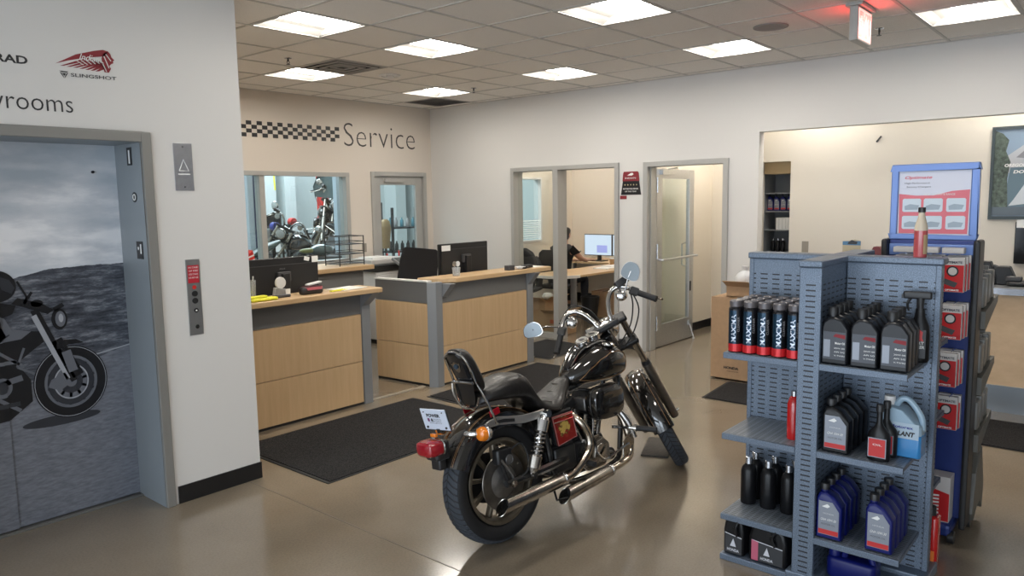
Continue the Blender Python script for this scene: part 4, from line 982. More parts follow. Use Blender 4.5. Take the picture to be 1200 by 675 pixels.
# middle right shelf: black oil quarts, dark additive bottles, blue coolant jug
b0 = oil_bottle('', 'black oil bottles on the middle right shelf', BKB, h=.238, label_m=LABS)
for a in range(4):
    o = b0 if a == 0 else dup(b0); o.location = (3.355 + a * .075, .985, SH[1])
    o['label'] = 'black oil bottle with silver label, %s one on the middle right shelf' % rws[a]; o['group'] = 'black oil bottles on the middle right shelf'
ad = thing('additive_bottle', 'long-necked black bottle with red label, in front of the blue coolant jug', 'additive bottle', (3.352, .815, SH[1]), group='long-necked bottles')
m = MB(); prf = [(.044, .002), (.046, .010), (.046, .100), (.040, .122), (.018, .150), (.012, .165), (.0115, .215)]
m.rings([[(r_ * .62 * math.cos(t) if r_ > .02 else r_ * math.cos(t), r_ * math.sin(t), z) for t in [2 * PI * k / 28 for k in range(28)]] for r_, z in prf])
obj('body', m, BKB, ad); obj('cap', MB().lathe([(.015, .212), (.015, .240), (.013, .243)], n=18), BLK, ad)
lb = label_plate('label', LABR, ad, (-.0290, 0, 0), (0, -1, 0), (0, 0, 1), [(-.032, .022), (.032, .022), (.032, .098), (-.032, .098)], .0016)
label_plate('label_border', LABS, lb, (-.0280, 0, 0), (0, -1, 0), (0, 0, 1), [(-.036, .018), (.036, .018), (.036, .102), (-.036, .102)], .0012)
text('lettering', 'OIL', PAPER, lb, (-.0310, -.002, .070), (0, -1, 0), (0, 0, 1), height=.008, width=.036, align='CENTER')
dup(ad, (3.425, .805, SH[1]), label='long-necked black bottle standing behind the red-labelled one, before the coolant jug')
cj = thing('coolant_jug', 'translucent blue coolant jug with white cap and angled handle', 'coolant jug', (3.50, .735 + .025, SH[1]))
BLUJ = mat('blue_coolant', (.035, .22, .50), .25, coat=.2); JUG = mat('milky_blue_plastic', (.30, .42, .52), .35)
w2, dd = .085, .055
prof = [(w2, .003), (w2, .21), (w2 * .9, .235), (w2 * .62, .25), (w2 * .25, .25), (-w2 * .6, .205), (-w2 * .98, .17), (-w2, .003)]
def jr(x, s, z0=None): return [(x, y * s, z) for (y, z) in prof]
obj('liquid_body', MB().rings([[(x, y * s, min(z, .10)) for (y, z) in [(w2, .003), (w2, .10), (-w2, .10), (-w2, .003)]] for x, s in ((-dd, .9), (-dd + .012, 1), (dd - .012, 1), (dd, .9))]), BLUJ, cj, bevel=.004)
obj('upper_body', MB().rings([[(x, y * s, max(z, .10)) for (y, z) in [(w2, .10), (w2, .165), (w2 * .8, .20), (w2 * .45, .215), (-w2 * .1, .205), (-w2 * .98, .135), (-w2, .10)]] for x, s in ((-dd, .9), (-dd + .012, 1), (dd - .012, 1), (dd, .9))]), JUG, cj, bevel=.004)
obj('handle', MB().tube([(0, w2 * .35, .205), (0, w2 * .05, .243), (0, -w2 * .35, .236), (0, -w2 * .85, .175), (0, -w2 * .93, .12)], .013, 10, smooth=4), JUG, cj)
obj('cap', MB().lathe([(.022, .212), (.022, .246), (.020, .250)], c=(0, w2 * .62, 0), n=22), WHTP, cj)
lb = label_plate('label', mat('coolant_label', (.42, .52, .60), .4), cj, (-dd - .0002, 0, 0), (0, -1, 0), (0, 0, 1), [(-w2 * .86, .085), (w2 * .9, .085), (w2 * .9, .152), (-w2 * .86, .152)], .001)
text('lettering', 'COOLANT', BLK, lb, (-dd - .0015, 0, .095), (0, -1, 0), (0, 0, 1), height=.022, width=.125, align='CENTER', bold=.05, shear=.2)
text('lettering', 'Motorex', BLUEP, lb, (-dd - .0015, -.01, .128), (0, -1, 0), (0, 0, 1), height=.013, width=.09, align='CENTER', bold=.03)

# lower right shelf: two files of navy quarts
n0 = oil_bottle('', 'navy oil bottles on the lower right shelf', NVB, h=.25, w=.108)
first = True
for b, y in enumerate((1.00, .795)):
    for a in range(4):
        o = n0 if first else dup(n0); first = False
        o.location = (3.352 + a * .076, y, SH[2]); o.rotation_euler.z = random.uniform(-.02, .02)
        o['label'] = 'navy oil bottle with silver label, %s one of the file %s' % (rws[a], ('nearest the column', 'away from the column')[b]); o['group'] = 'navy oil bottles on the lower right shelf'
# bottom: navy can with a loop handle
nj = thing('navy_oil_jug', 'big navy oil jug with loop handle on the floor tray, below the navy bottles', 'oil jug', (3.44, .92, .03))
obj('body', MB().rbox((0, 0, .052), .06, .105, .050, .03), NVB, nj)
obj('handle', MB().tube([(-.02, .035, .10), (-.02, .02, .145), (-.02, -.02, .160), (-.02, -.07, .140), (-.02, -.095, .07)], .014, 10, smooth=4), NVB, nj)
obj('cap', MB().lathe([(.026, .10), (.026, .150), (.024, .153)], c=(-.02, .075, 0), n=20), NVB, nj)

# left side: red bottle on the middle shelf, silver-capped bottles below, black jugs at the bottom
rb = thing('red_bottle', 'slim red bottle with silver cap on the middle left shelf, beside the column', 'bottle', (3.425, 1.200, SH[1]))
obj('body', MB().lathe([(.030, 0), (.031, .006), (.031, .165), (.022, .195), (.013, .205)], n=24), REDG, rb); obj('cap', MB().lathe([(.0155, .203), (.0155, .226), (.013, .228)], n=18), STEEL, rb)
s0 = thing('shop_bottle', '', 'bottle', group='silver-capped black bottles on the lower left shelf')
obj('body', MB().lathe([(.036, 0), (.038, .006), (.038, .165), (.032, .185), (.018, .200), (.016, .205)], n=26), BKB, s0); obj('cap', MB().lathe([(.018, .203), (.018, .236), (.016, .238)], n=18), STEEL, s0)
wh = ['outermost', 'middle', 'innermost']; first = True
for a in range(2):
    for b in range(3):
        o = s0 if first else dup(s0); first = False
        o.location = (3.51 + a * .085, 1.445 - b * .100, SH[2])
        o['label'] = 'silver-capped black bottle on the lower left shelf, %s of the %s row' % (wh[b], ('front', 'rear')[a]); o['group'] = 'silver-capped black bottles on the lower left shelf'
def gallon(loc, lab, w=.16, handle_side=1, style=0):
    r = thing('oil_jug', lab, 'oil jug', loc, group='black oil jugs on the floor tray'); hw = w / 2; dd = .06
    prof = [(hw, .004), (hw, .120), (hw * .85, .165), (hw * .4, .188), (-hw * .5, .188), (-hw * .9, .160), (-hw, .120), (-hw, .004)]
    obj('body', MB().rings([[(x, y * s, z) for (y, z) in prof] for x, s in ((-dd, .86), (-dd + .012, 1), (dd - .012, 1), (dd, .86))]), BKB, r, bevel=.006)
    obj('cap', MB().lathe([(.020, .180), (.020, .192), (.018, .195)], c=(0, hw * .45 * handle_side, 0), n=20), BLK, r)
    obj('handle', MB().tube([(-.066, -hw * .5 * handle_side, .180), (-.074, -hw * .30 * handle_side, .145), (-.068, -hw * .45 * handle_side, .105)], .009, 8, smooth=4), BKB, r)
    lb = label_plate('label', mat('jug_label', (.03, .032, .036), .4), r, (-dd - .0002, 0, 0), (0, -1, 0), (0, 0, 1), [(-hw * .8, .01), (hw * .8, .01), (hw * .8, .095), (-hw * .8, .108)], .001)
    label_plate('label_edge', LABW, lb, (-dd - .0012, 0, 0), (0, -1, 0), (0, 0, 1), [(-hw * .8, .105), (hw * .8, .092), (hw * .8, .096), (-hw * .8, .109)], .0004)
    label_plate('triangle_mark', LABW, lb, (-dd - .0012, 0, 0), (0, -1, 0), (0, 0, 1), [(-.016, .045), (.014, .045), (0, .085)], .0005)
    if style: label_plate('pink_side', mat('pink_band', (.45, .10, .16), .4), lb, (-dd - .0012, 0, 0), (0, -1, 0), (0, 0, 1), [(-hw * .8, .01), (-hw * .45, .01), (-hw * .45, .102), (-hw * .8, .108)], .0005)
    text('lettering', 'HONDA', LABW, lb, (-dd - .0014, 0, .020), (0, -1, 0), (0, 0, 1), height=.014, width=.06, align='CENTER', bold=.03)
gallon((3.375, 1.435, .03), 'black oil jug with moulded handle at the outer end of the floor tray', .105)
gallon((3.375, 1.270, .03), 'wide black oil jug with pink edged label beside the column foot', .185, 1, 1)

# pink and cream bottle on top of the cap
tp = thing('fuel_additive_bottle', 'bottle with rosy liquid, cream neck and black cap on top of the stand', 'bottle', (3.705, .765, 1.475))
obj('body', MB().lathe([(.026, 0), (.027, .005), (.027, .118)], n=28), mat('rosy_liquid', (.42, .07, .075), .2, coat=.4), tp)
obj('neck', MB().lathe([(.027, .118), (.026, .135), (.014, .180), (.0125, .200)], n=28), mat('cream_plastic', (.55, .47, .36), .35), tp)
obj('cap', MB().lathe([(.0150, .198), (.0150, .218), (.0135, .220)], n=20), BLK, tp)
obj('label', MB().rings([[(.0276 * math.cos(t), .0276 * math.sin(t), z) for t in [R(215) + R(60) * k / 8 for k in range(9)]] for z in (.015, .10)], False, False, False), mat('tan_label', (.42, .30, .17), .5), tp)

# things on the rear shelves of the stand that stick out past the wing
o = thing('red_oil_jug', 'red bottle on the floor tray behind the right wing', 'bottle', (3.83, .69, 0.0))
obj('body', MB().rbox((0, 0, .13), .04, .035, .13, .018), REDG, o); obj('cap', MB().lathe([(.02, .255), (.02, .30), (.018, .302)], n=18), BLK, o)
label_plate('label', mat('orange_label', (.7, .18, .03), .4), o, (-.042, 0, 0), (0, -1, 0), (0, 0, 1), [(-.026, .02), (.026, .02), (.026, .10), (-.026, .10)], .0008)

# ------------------------------------------------------------------ blue battery-charger display
B = thing('charger_display', 'tall blue two-sided display with a framed red and white poster on top', 'display stand', (0, 0, 0))
BLU = mat('blue_steel', (.016, .034, .17), .38, .2, noise=.06, nscale=8); BLUL = mat('blue_frame', (.13, .21, .46), .35, .25)
ya_, yb_ = .640, 1.035
fr = MB().box(4.285, 4.325, ya_, yb_, 1.52, 1.545).box(4.285, 4.325, ya_, yb_, 1.875, 1.905).box(4.285, 4.325, ya_, ya_ + .035, 1.545, 1.875).box(4.285, 4.325, yb_ - .035, yb_, 1.545, 1.875)
hd = obj('header_frame', fr, BLUL, B, smooth=False, bevel=.006)
po = obj('poster', MB().box(4.298, 4.312, ya_ + .03, yb_ - .03, 1.54, 1.88), mat('poster_pale', (.60, .60, .68), .35), B, smooth=False)
yc_ = (ya_ + yb_) / 2
PR = mat('poster_red', (.62, .10, .13), .35)
def pl2(name, m, poly, k=1): return label_plate(name, m, po, (4.2978 - .0004 * k, yc_, 1.54), (0, -1, 0), (0, 0, 1), poly, .0004)
pl2('red_field', PR, [(-.155, .012), (.155, .012), (.158, .232), (.08, .226), (.0, .205), (-.08, .205), (-.160, .215)])
for (r_, zz) in ((0, .122), (1, .034)):
    for c_ in range(3):
        x_ = -.142 + c_ * .098 + (.0 if c_ < 2 else .004); pl2('product_box', mat('poster_box', (.55, .62, .68), .4), [(x_ + .006, zz), (x_ + .080, zz), (x_ + .086, zz + .006), (x_ + .086, zz + .062), (x_ + .080, zz + .068), (x_ + .006, zz + .068), (x_, zz + .062), (x_, zz + .006)], 2)
        pl2('product_picture', mat('poster_pic', (.30, .36, .42), .4), [(x_ + .012, zz + .010), (x_ + .07, zz + .012), (x_ + .078, zz + .034), (x_ + .035, zz + .040), (x_ + .010, zz + .030)], 3)
text('lettering', 'Optimate', PR, po, (4.2968, yc_ + .135, 1.54 + .285), (0, -1, 0), (0, 0, 1), height=.020, width=.125, shear=.3, bold=.02)
text('lettering', 'High Performance', LABG, po, (4.2968, yc_ + .135, 1.54 + .262), (0, -1, 0), (0, 0, 1), height=.011, width=.115)
text('lettering', 'Battery Chargers', LABG, po, (4.2968, yc_ + .125, 1.54 + .243), (0, -1, 0), (0, 0, 1), height=.011, width=.11)
text('lettering', 'NEW   OPTIMATE RANGE', PAPER, po, (4.2964, yc_ - .025, 1.54 + .205), (0, -1, 0), (0, 0, 1), height=.010, width=.14, align='CENTER')
obj('body', MB().box(4.285, 4.345, ya_ + .005, yb_ - .005, .09, 1.52), BLU, B, smooth=False, bevel=.004)
obj('cross_rail', MB().box(4.272, 4.285, ya_ + .005, yb_ - .005, 1.44, 1.50), BLUL, B, smooth=False, bevel=.004)
obj('side_panel', MB().box(4.235, 4.375, ya_ - .026, ya_ + .004, .05, 1.525), BLK, B, smooth=False, bevel=.012)
obj('side_panel', MB().box(4.235, 4.375, yb_ - .004, yb_ + .026, .05, 1.525), BLK, B, smooth=False, bevel=.012)
obj('base', MB().box(4.14, 4.52, ya_ + .02, yb_ - .02, .035, .10), BLU, B, smooth=False, bevel=.02)
for (x, y) in ((4.17, ya_ + .02), (4.44, ya_ - .01), (4.17, yb_ - .02), (4.44, yb_ + .01)): obj('castor', MB().cyl((x, y - .014, .032), (x, y + .014, .032), .032, n=18), BLK, B)
# rear trays that stick out with grey clam packs
TRY = mat('tray_grey', (.11, .105, .09), .5); CLM = mat('grey_clamshell', (.16, .155, .14), .35)
obj('rear_foot', MB().prism([(4.36, .10), (4.42, .30), (4.56, .42), (4.68, .18), (4.66, .04), (4.60, .10), (4.50, .10), (4.40, .05)], ya_ - .04, yb_ + .02, 'Y'), TRY, B, smooth=False, bevel=.006)
for zt in (1.16, .82, .52):
    obj('rear_tray', MB().prism([(4.375, zt - .09), (4.375, zt), (4.76, zt + .05), (4.765, zt + .012), (4.40, zt - .10)], ya_ - .045, yb_ + .01, 'Y'), TRY, B, smooth=False)
k = 0
g0 = None
for zt, nm in ((1.16, 'top'), (.82, 'middle'), (.52, 'lowest')):
    for a in range(3):
        if g0 is None:
            g0 = thing('clamshell_pack', '', 'retail pack'); obj('shell', MB().rbox((0, 0, .075), .040, .045, .075, .012).obox((0, 0, .158), (.010, 0, 0), (0, .02, 0), (0, 0, .012)), CLM, g0); o = g0
        else: o = dup(g0)
        o.location = (4.45 + a * .105, ya_ + .012, zt + .014 + a * .013); o['label'] = 'grey clamshell pack on the %s rear tray of the blue display, %s one' % (nm, ('first', 'second', 'third')[a]); o['group'] = 'clamshell packs behind the blue display'
# front pegs with red and white charger packs
RPK = mat('pack_red', (.50, .018, .02), .35); PKW = mat('pack_white', (.55, .52, .50), .45)
p0 = thing('charger_pack', '', 'charger pack')
pk = obj('card', MB().box(-.016, .016, -.050, .050, -.085, .085), PKW, p0, smooth=False, bevel=.002)
label_plate('red_front', RPK, pk, (-.0162, 0, 0), (0, -1, 0), (0, 0, 1), [(-.048, -.070), (.048, -.070), (.048, .048), (-.048, .048)], .0006)
label_plate('lower_strip', RPK, pk, (-.0162, 0, 0), (0, -1, 0), (0, 0, 1), [(-.048, -.083), (.048, -.083), (.048, -.066), (-.048, -.066)], .0006)
text('lettering', 'OPTIMATE', PAPER, pk, (-.0175, 0, -.079), (0, -1, 0), (0, 0, 1), height=.009, width=.06, align='CENTER', bold=.04)
text('lettering', 'OPTIMATE', LABG, pk, (-.0168, 0, .056), (0, -1, 0), (0, 0, 1), height=.012, width=.08, align='CENTER', bold=.04)
obj('round_picture', MB().cyl((-.0162, .0, .018), (-.0174, .0, .018), .026, n=24), BLK, pk); obj('picture_centre', MB().cyl((-.0174, .0, .018), (-.0178, .0, .018), .019, n=24), PKW, pk)
obj('charger_picture', MB().obox((-.017, .010, -.040), (0, -.028, -.010), (0, .006, -.012), (.0008, 0, 0)), DGREY, pk, smooth=False)
first = True
lv = [(1.365, 'top'), (1.13, 'second'), (.89, 'third'), (.66, 'fourth')]
for z, nm in lv:
    for b, y in enumerate((.700, .812, .924) if nm == 'top' else (.700,)):
        for a in range(3 if nm != 'fourth' else 2):
            o = p0 if first else dup(p0); first = False
            o.location = (4.262 - a * .034, y + .008 * a + (.0 if nm in ('top', 'second') else .012), z - .004 * a)
            o['label'] = 'charger pack on the %s peg row, %s, %s' % (nm, ('near the black edge', 'middle peg', 'far peg')[b], ('hanging at the back', 'hanging second', 'hanging in front')[a]); o['group'] = 'charger packs on the blue display'
        obj('peg', MB().cyl((4.285, y, z + .088), (4.17, y, z + .09), .0025, n=6), STEEL, B)
o = thing('battery_box', 'white and red striped tall box low on the blue display', 'retail box', (4.22, .72, .10))
obj('carton', MB().box(-.05, .05, -.045, .045, 0, .235), PKW, o, smooth=False, bevel=.002)
label_plate('red_front', RPK, o, (-.0502, 0, 0), (0, -1, 0), (0, 0, 1), [(-.043, .005), (.043, .005), (.043, .15), (-.043, .17)], .0006)
for k in range(7): label_plate('white_bar', PAPER, o, (-.0510, .018, .02 + .018 * k), (0, -1, 0), (0, 0, 1), [(-.014, 0), (.016, .003), (.016, .012), (-.014, .009)], .0004)
for k in range(3):
    o = tag(obj('loose_pack', MB().rbox((4.21, .72 + .11 * k, 1.475), .03, .048, .014, .006), PKW), 'pale pack lying along the blue rail, %s' % ('next to the rosy bottle', 'behind the rosy bottle', 'furthest from the black edge')[k], 'retail pack', 'loose packs on the rail')
# ------------------------------------------------------------------ motorcycle
BPAINT = mat('bike_black_paint', (.010, .009, .008), .10, coat=1.)
PIN = mat('gold_pinstripe', (.26, .14, .06), .35, .4)
LEA = mat('black_leather', (.009, .008, .0075), .36, bump=.25, bscale=55, noise=.2, nscale=30)
def tyre_mat():
    m, nt, b = newmat('tyre_rubber'); b.inputs['Base Color'].default_value = (.009, .009, .010, 1); b.inputs['Roughness'].default_value = .68
    return m
TYRE = tyre_mat(); TREAD = mat('tyre_tread_rubber', (.034, .040, .050), .75); GROOVE = mat('tyre_groove', (.006, .006, .007), .9)
RIMM = mat('bronze_cast_rim', (.16, .135, .10), .38, .7, noise=.15, nscale=30); CAST = mat('cast_alloy', (.20, .195, .19), .4, .8, noise=.2, nscale=30)
ENGB = mat('engine_black', (.014, .014, .015), .38, .2); FIN = mat('fin_edge', (.035, .034, .033), .35, .5); FRM = mat('frame_black', (.012, .012, .012), .25, coat=.5)
DISC = mat('brake_disc_steel', (.20, .185, .165), .32, .9, noise=.25, nscale=18)
AMB = mat('amber_lens', (.75, .20, .01), .18, coat=.6); REDL = mat('red_tail_lens', (.30, .004, .012), .18, coat=.5)
RUB = mat('grip_rubber', (.012, .012, .013), .65)
bike = thing('motorcycle', 'black cruiser motorcycle with chrome sissy bar parked on the showroom floor', 'motorcycle', (2.786, 2.466, .002))
_h, _l = R(-5.135), R(6.8)
BX = Vector((math.cos(_h), math.sin(_h), 0)); Y0_ = Vector((-math.sin(_h), math.cos(_h), 0)); Z0_ = Vector((0, 0, 1))
BY = Y0_ * math.cos(_l) - Z0_ * math.sin(_l); BZ = Z0_ * math.cos(_l) + Y0_ * math.sin(_l)
bike.rotation_euler = Matrix(((BX.x, BY.x, BZ.x), (BX.y, BY.y, BZ.y), (BX.z, BY.z, BZ.z))).to_euler()
def bo(name, mb, m, par=None, **k): return obj(name, mb, m, par or bike, **k)
def mir(f):
    for s in (-1, 1): f(s)
# --- wheel builder, axis Y at c
def tyre_profile(Rr, w, rim):
    p = []
    hw = w / 2
    for (y, r) in ((-.42, rim), (-.80, rim + (Rr - rim) * .18), (-1.0, rim + (Rr - rim) * .50), (-.94, rim + (Rr - rim) * .74), (-.70, rim + (Rr - rim) * .91), (-.36, Rr - .002), (0, Rr), (.36, Rr - .002), (.70, rim + (Rr - rim) * .91), (.94, rim + (Rr - rim) * .74), (1.0, rim + (Rr - rim) * .50), (.80, rim + (Rr - rim) * .18), (.42, rim)): p.append((r, y * hw))
    return p
def wheel(c, Rr, w, rim, spokes, M=None, name='wheel', tread=True):
    def mk():
        b = MB(); b.M = M; return b
    wh_ = bo(name, mk().lathe([(r, y) for r, y in tyre_profile(Rr, w, rim)] + [(rim - .004, w * .21), (rim - .004, -w * .21), (rim, -w * .21)], c, 'Y', 72, cap=False), TYRE)
    if tread:   # raised tread blocks between grooves
        g = mk(); n = 58
        for i in range(n):
            a = 2 * PI * i / n
            for s in (-1, 1):
                pts = []
                for (y, rr) in ((.04, Rr - .0003), (.30, Rr - .0012), (.60, rim + (Rr - rim) * .945), (.86, rim + (Rr - rim) * .82)):
                    pts.append((y, rr))
                for q in range(3):
                    (ya, ra), (yb, rb) = pts[q], pts[q + 1]; aa = a + s * .02 + ya * .14 + (.05 if s > 0 else 0); ab = a + s * .02 + yb * .14 + (.05 if s > 0 else 0); da = .078
                    cc = Vector(c); P = lambda r, t, y: cc + Vector((r * math.cos(t), s * y * w / 2, r * math.sin(t)))
                    e = .0022
                    g.add([P(ra + e, aa, ya), P(ra + e, aa + da, ya), P(rb + e, ab + da, yb), P(rb + e, ab, yb), P(ra - .003, aa - .006, ya), P(ra - .003, aa + da + .006, ya), P(rb - .003, ab + da + .006, yb), P(rb - .003, ab - .006, yb)],
                          [(0, 1, 2, 3), (0, 4, 5, 1), (1, 5, 6, 2), (2, 6, 7, 3), (3, 7, 4, 0)])
        bo('tread', g, TREAD, wh_, smooth=False)
    rw = w * .42
    bo('rim', mk().lathe([(rim + .006, -rw), (rim + .008, -rw + .004), (rim - .008, -rw + .010), (rim - .020, -rw * .3), (rim - .020, rw * .3), (rim - .008, rw - .010), (rim + .008, rw - .004), (rim + .006, rw), (rim - .010, rw), (rim - .028, rw * .4), (rim - .028, -rw * .4), (rim - .010, -rw), (rim + .006, -rw)], c, 'Y', 64, cap=False), RIMM, wh_)
    sp_ = mk()
    for i in range(spokes):
        a = 2 * PI * i / spokes + .15; dx, dz = math.cos(a), math.sin(a); tx, tz = -dz, dx; cc = Vector(c)
        rs = []
        for (r, hw_, hy) in ((.035, .017, .026), (rim * .5, .010, .016), (rim - .020, .015, .018)):
            rs.append([cc + Vector((dx * r + tx * hw_ * u, hy * v, dz * r + tz * hw_ * u)) for u, v in ((-1, -.6), (-.6, -1), (.6, -1), (1, -.6), (1, .6), (.6, 1), (-.6, 1), (-1, .6))])
        sp_.rings(rs)
    bo('spokes', sp_, RIMM, wh_)
    bo('hub', mk().lathe([(.028, -.065), (.045, -.055), (.045, .055), (.028, .065)], c, 'Y', 28), CAST, wh_)
    return wh_
AX = (0, 0, .318)
rw_ = wheel(AX, .318, .132, .215, 9)
bo('brake_disc', MB().lathe([(.146, -.062), (.148, -.064), (.148, -.068), (.146, -.070), (.088, -.070), (.086, -.066), (.088, -.062), (.146, -.062)], AX, 'Y', 56, cap=False), DISC, rw_)
bo('disc_carrier', MB().lathe([(.09, -.064), (.075, -.072), (.04, -.078), (.02, -.080)], AX, 'Y', 30), CAST, rw_)
bo('drive_pulley', MB().lathe([(.12, .062), (.13, .066), (.13, .085), (.12, .089), (.03, .085)], AX, 'Y', 50), BLK, rw_)
# axle, caliper, swing arm, shocks
bo('axle', MB().cyl((0, -.155, .318), (0, .15, .318), .012, n=16).cyl((0, -.150, .318), (0, -.138, .318), .020, n=6), CHROMEW)
cal = bo('brake_caliper', MB().rbox((-.012, -.088, .455), .052, .026, .040, .016), ENGB)
bo('caliper_bolt', MB().cyl((.010, -.116, .435), (.010, -.105, .435), .027, n=24), DGREY, cal); bo('caliper_badge', MB().cyl((.010, -.118, .435), (.010, -.1155, .435), .019, n=24).torus((.010, -.1165, .435), 'Y', .023, .002, 24, 6), CAST, cal)
bo('caliper_bracket', MB().tube([(-.035, -.100, .44), (-.02, -.105, .36), (0, -.110, .318)], .010, 8), ENGB, cal)
bo('torque_arm', MB().tube([(-.045, -.112, .445), (.005, -.116, .375), (.04, -.118, .30)], .007, 8), CAST, cal)
bo('brake_line', MB().tube([(.02, -.10, .47), (.09, -.12, .50), (.125, -.13, .44), (.11, -.14, .36), (.06, -.13, .33)], .005, 8, smooth=4), RUB, cal)
mir(lambda s: bo('swing_arm', MB().tube([(-.03, s * .118, .318), (.10, s * .120, .320), (.30, s * .115, .325), (.44, s * .10, .33)], [.018, .024, .026, .026], 10), FRM))
def shock(s):
    a, b_ = Vector((.250, s * .160, .625)), Vector((.125, s * .150, .330)); d_ = (b_ - a)
    sh = bo('shock_absorber', MB().cyl(a, b_, .013, n=14), CHROME)
    bo('upper_cover', MB().cyl(a + d_ * .10, a + d_ * .30, .036, n=24).cyl(a + d_ * .04, a + d_ * .10, .026, .034, n=24), CHROME, sh, bevel=.002)
    bo('lower_cover', MB().cyl(a + d_ * .70, a + d_ * .90, .036, .034, n=24).cyl(a + d_ * .90, a + d_ * .97, .028, .018, n=24), CHROMEW, sh, bevel=.002)
    u = d_.normalized().orthogonal().normalized(); w_ = d_.normalized().cross(u); pts = []
    for k in range(101):
        t = k / 100; q = 2 * PI * 6.5 * t; pts.append(a + d_ * (.28 + .44 * t) + (u * math.cos(q) + w_ * math.sin(q)) * .028)
    bo('coil_spring', MB().tube(pts, .0056, 8), CHROME, sh)
    bo('mount_bolt', MB().cyl(a + Vector((0, s * .02, 0)), a + Vector((0, s * .035, 0)), .020, n=20).cyl(a - Vector((0, s * .05, 0)), a + Vector((0, s * .02, 0)), .014, n=12), CHROME, sh)
    bo('mount_bolt', MB().cyl(b_ + Vector((0, s * .01, 0)), b_ + Vector((0, s * .03, 0)), .016, n=20), CHROMEW, sh)
mir(shock)
# --- fenders
def fender(c, Rf, w, a0, a1, M=None, skirt=.07, n=40, taper=None, th=.004):
    b = MB(); b.M = M; rs = []; c = Vector(c)
    prof = [(-1, -skirt), (-1.0, -.030), (-.94, -.012), (-.75, -.002), (-.4, .006), (0, .010), (.4, .006), (.75, -.002), (.94, -.012), (1, -.030), (1, -skirt)]
    prof2 = [(y * .96, r - th) for y, r in reversed(prof)]
    for i in range(n + 1):
        t = i / n; a = a0 + (a1 - a0) * t; k = taper(t) if taper else 1
        ring = []
        for (y, dr) in prof + prof2:
            sk = dr if dr > -.05 else dr * k - (.0 if k == 1 else 0)
            ring.append(c + Vector(((Rf + sk) * math.cos(a), y * w / 2, (Rf + sk) * math.sin(a))))
        rs.append(ring)
    return b.rings(rs)
fn = bo('rear_fender', fender((.012, 0, .318), .368, .182, R(15), R(156), skirt=.085), BPAINT)
for off, wd in ((.066, .0026), (.056, .0018)):
    for s in (-1, 1):
        P = [Vector((.012 + (.368 + .0052) * math.cos(a), s * (off + .004), .318 + (.368 + .0042) * math.sin(a))) for a in [R(40) + (R(155) - R(40)) * k / 40 for k in range(41)]]
        bo('pinstripe', MB().tube(P, wd * .45, 6), PIN, fn)
P = [Vector((.012 + .366 * math.cos(a), 0, .318 + .381 * math.sin(a))) for a in [R(70) + (R(155) - R(70)) * k / 30 for k in range(31)]]
# fender struts, chrome
def strut(s):
    st_ = bo('fender_strut', MB().rings([[Vector((x, s * y, z + h)), Vector((x, s * (y + .012), z + h)), Vector((x, s * (y + .012), z - h)), Vector((x, s * y, z - h))] for x, y, z, h in ((-.165, .096, .615, .012), (-.09, .098, .638, .018), (-.03, .100, .642, .022), (.05, .104, .628, .020), (.13, .118, .618, .022), (.20, .135, .622, .020), (.262, .140, .628, .018))]), mat('satin_chrome', (.50, .49, .47), .34, .9), bevel=.003)
    bo('strut_slot', MB().rings([[Vector((x, s * (y + .0125), z + h)), Vector((x, s * (y + .0135), z + h)), Vector((x, s * (y + .0135), z - h)), Vector((x, s * (y + .0125), z - h))] for x, y, z, h in ((-.06, .099, .640, .007), (.0, .1015, .636, .009), (.07, .1075, .625, .008))]), BLK, st_, smooth=False)
    bo('reflector', MB().obox((-.045, s * .100, .688), (.033, 0, .006), (0, .004, 0), (-.004, 0, .016)), REDL, st_, smooth=False, bevel=.003)
mir(strut)
# sissy bar and pad
def sb(s): return [Vector((-.045, s * .112, .630)), Vector((-.075, s * .110, .70)), Vector((-.108, s * .102, .785)), Vector((-.134, s * .084, .850)), Vector((-.163, s * .082, .93)), Vector((-.188, s * .070, .985)), Vector((-.197, s * .034, 1.008)), Vector((-.198, 0, 1.012))]
bo('sissy_bar', MB().tube(sb(-1) + list(reversed(sb(1)))[1:], .0068, 10, smooth=4), CHROME)
bo('sissy_bar_crosspiece', MB().tube([Vector((-.150, -.08, .852)), Vector((-.156, 0, .856)), Vector((-.150, .08, .852))], .008, 8, smooth=3), CHROME)
bo('sissy_lower_loop', MB().tube([Vector((-.150, .078, .85)), Vector((-.150, .078, .79)), Vector((-.125, .055, .722)), Vector((-.112, 0, .712)), Vector((-.125, -.055, .722)), Vector((-.125, -.085, .78))], .0065, 8, smooth=3), CHROMEW)
def pad_ring(t, w_, x0, x1):  # rounded slab section at height t
    z = t; return [Vector((x, y, z)) for x, y in ((x0, -w_ * .9), (x0 + .01, -w_), (x1 - .02, -w_), (x1 - .004, -w_ * .82), (x1, 0), (x1 - .004, w_ * .82), (x1 - .02, w_), (x0 + .01, w_), (x0, w_ * .9), (x0 - .002, 0))]
pd = MB().rings([pad_ring(z, w_, xb - tk, xb) for z, w_, xb, tk in ((.795, .060, -.060, .035), (.815, .078, -.045, .055), (.86, .086, -.062, .062), (.93, .086, -.090, .070), (.985, .078, -.115, .072), (1.015, .060, -.132, .062), (1.028, .035, -.148, .040))])
pad = bo('backrest_pad', pd, LEA, subd=1)
bo('back_plate', MB().rings([[Vector((x, -w_, z)), Vector((x - .006, -w_ * .8, z)), Vector((x - .010, 0, z)), Vector((x - .006, w_ * .8, z)), Vector((x, w_, z)), Vector((x + .01, 0, z))] for z, w_, x in ((.79, .045, -.122), (.85, .060, -.130), (.94, .066, -.170), (.985, .058, -.192), (1.003, .035, -.200))]), BLKG, pad)
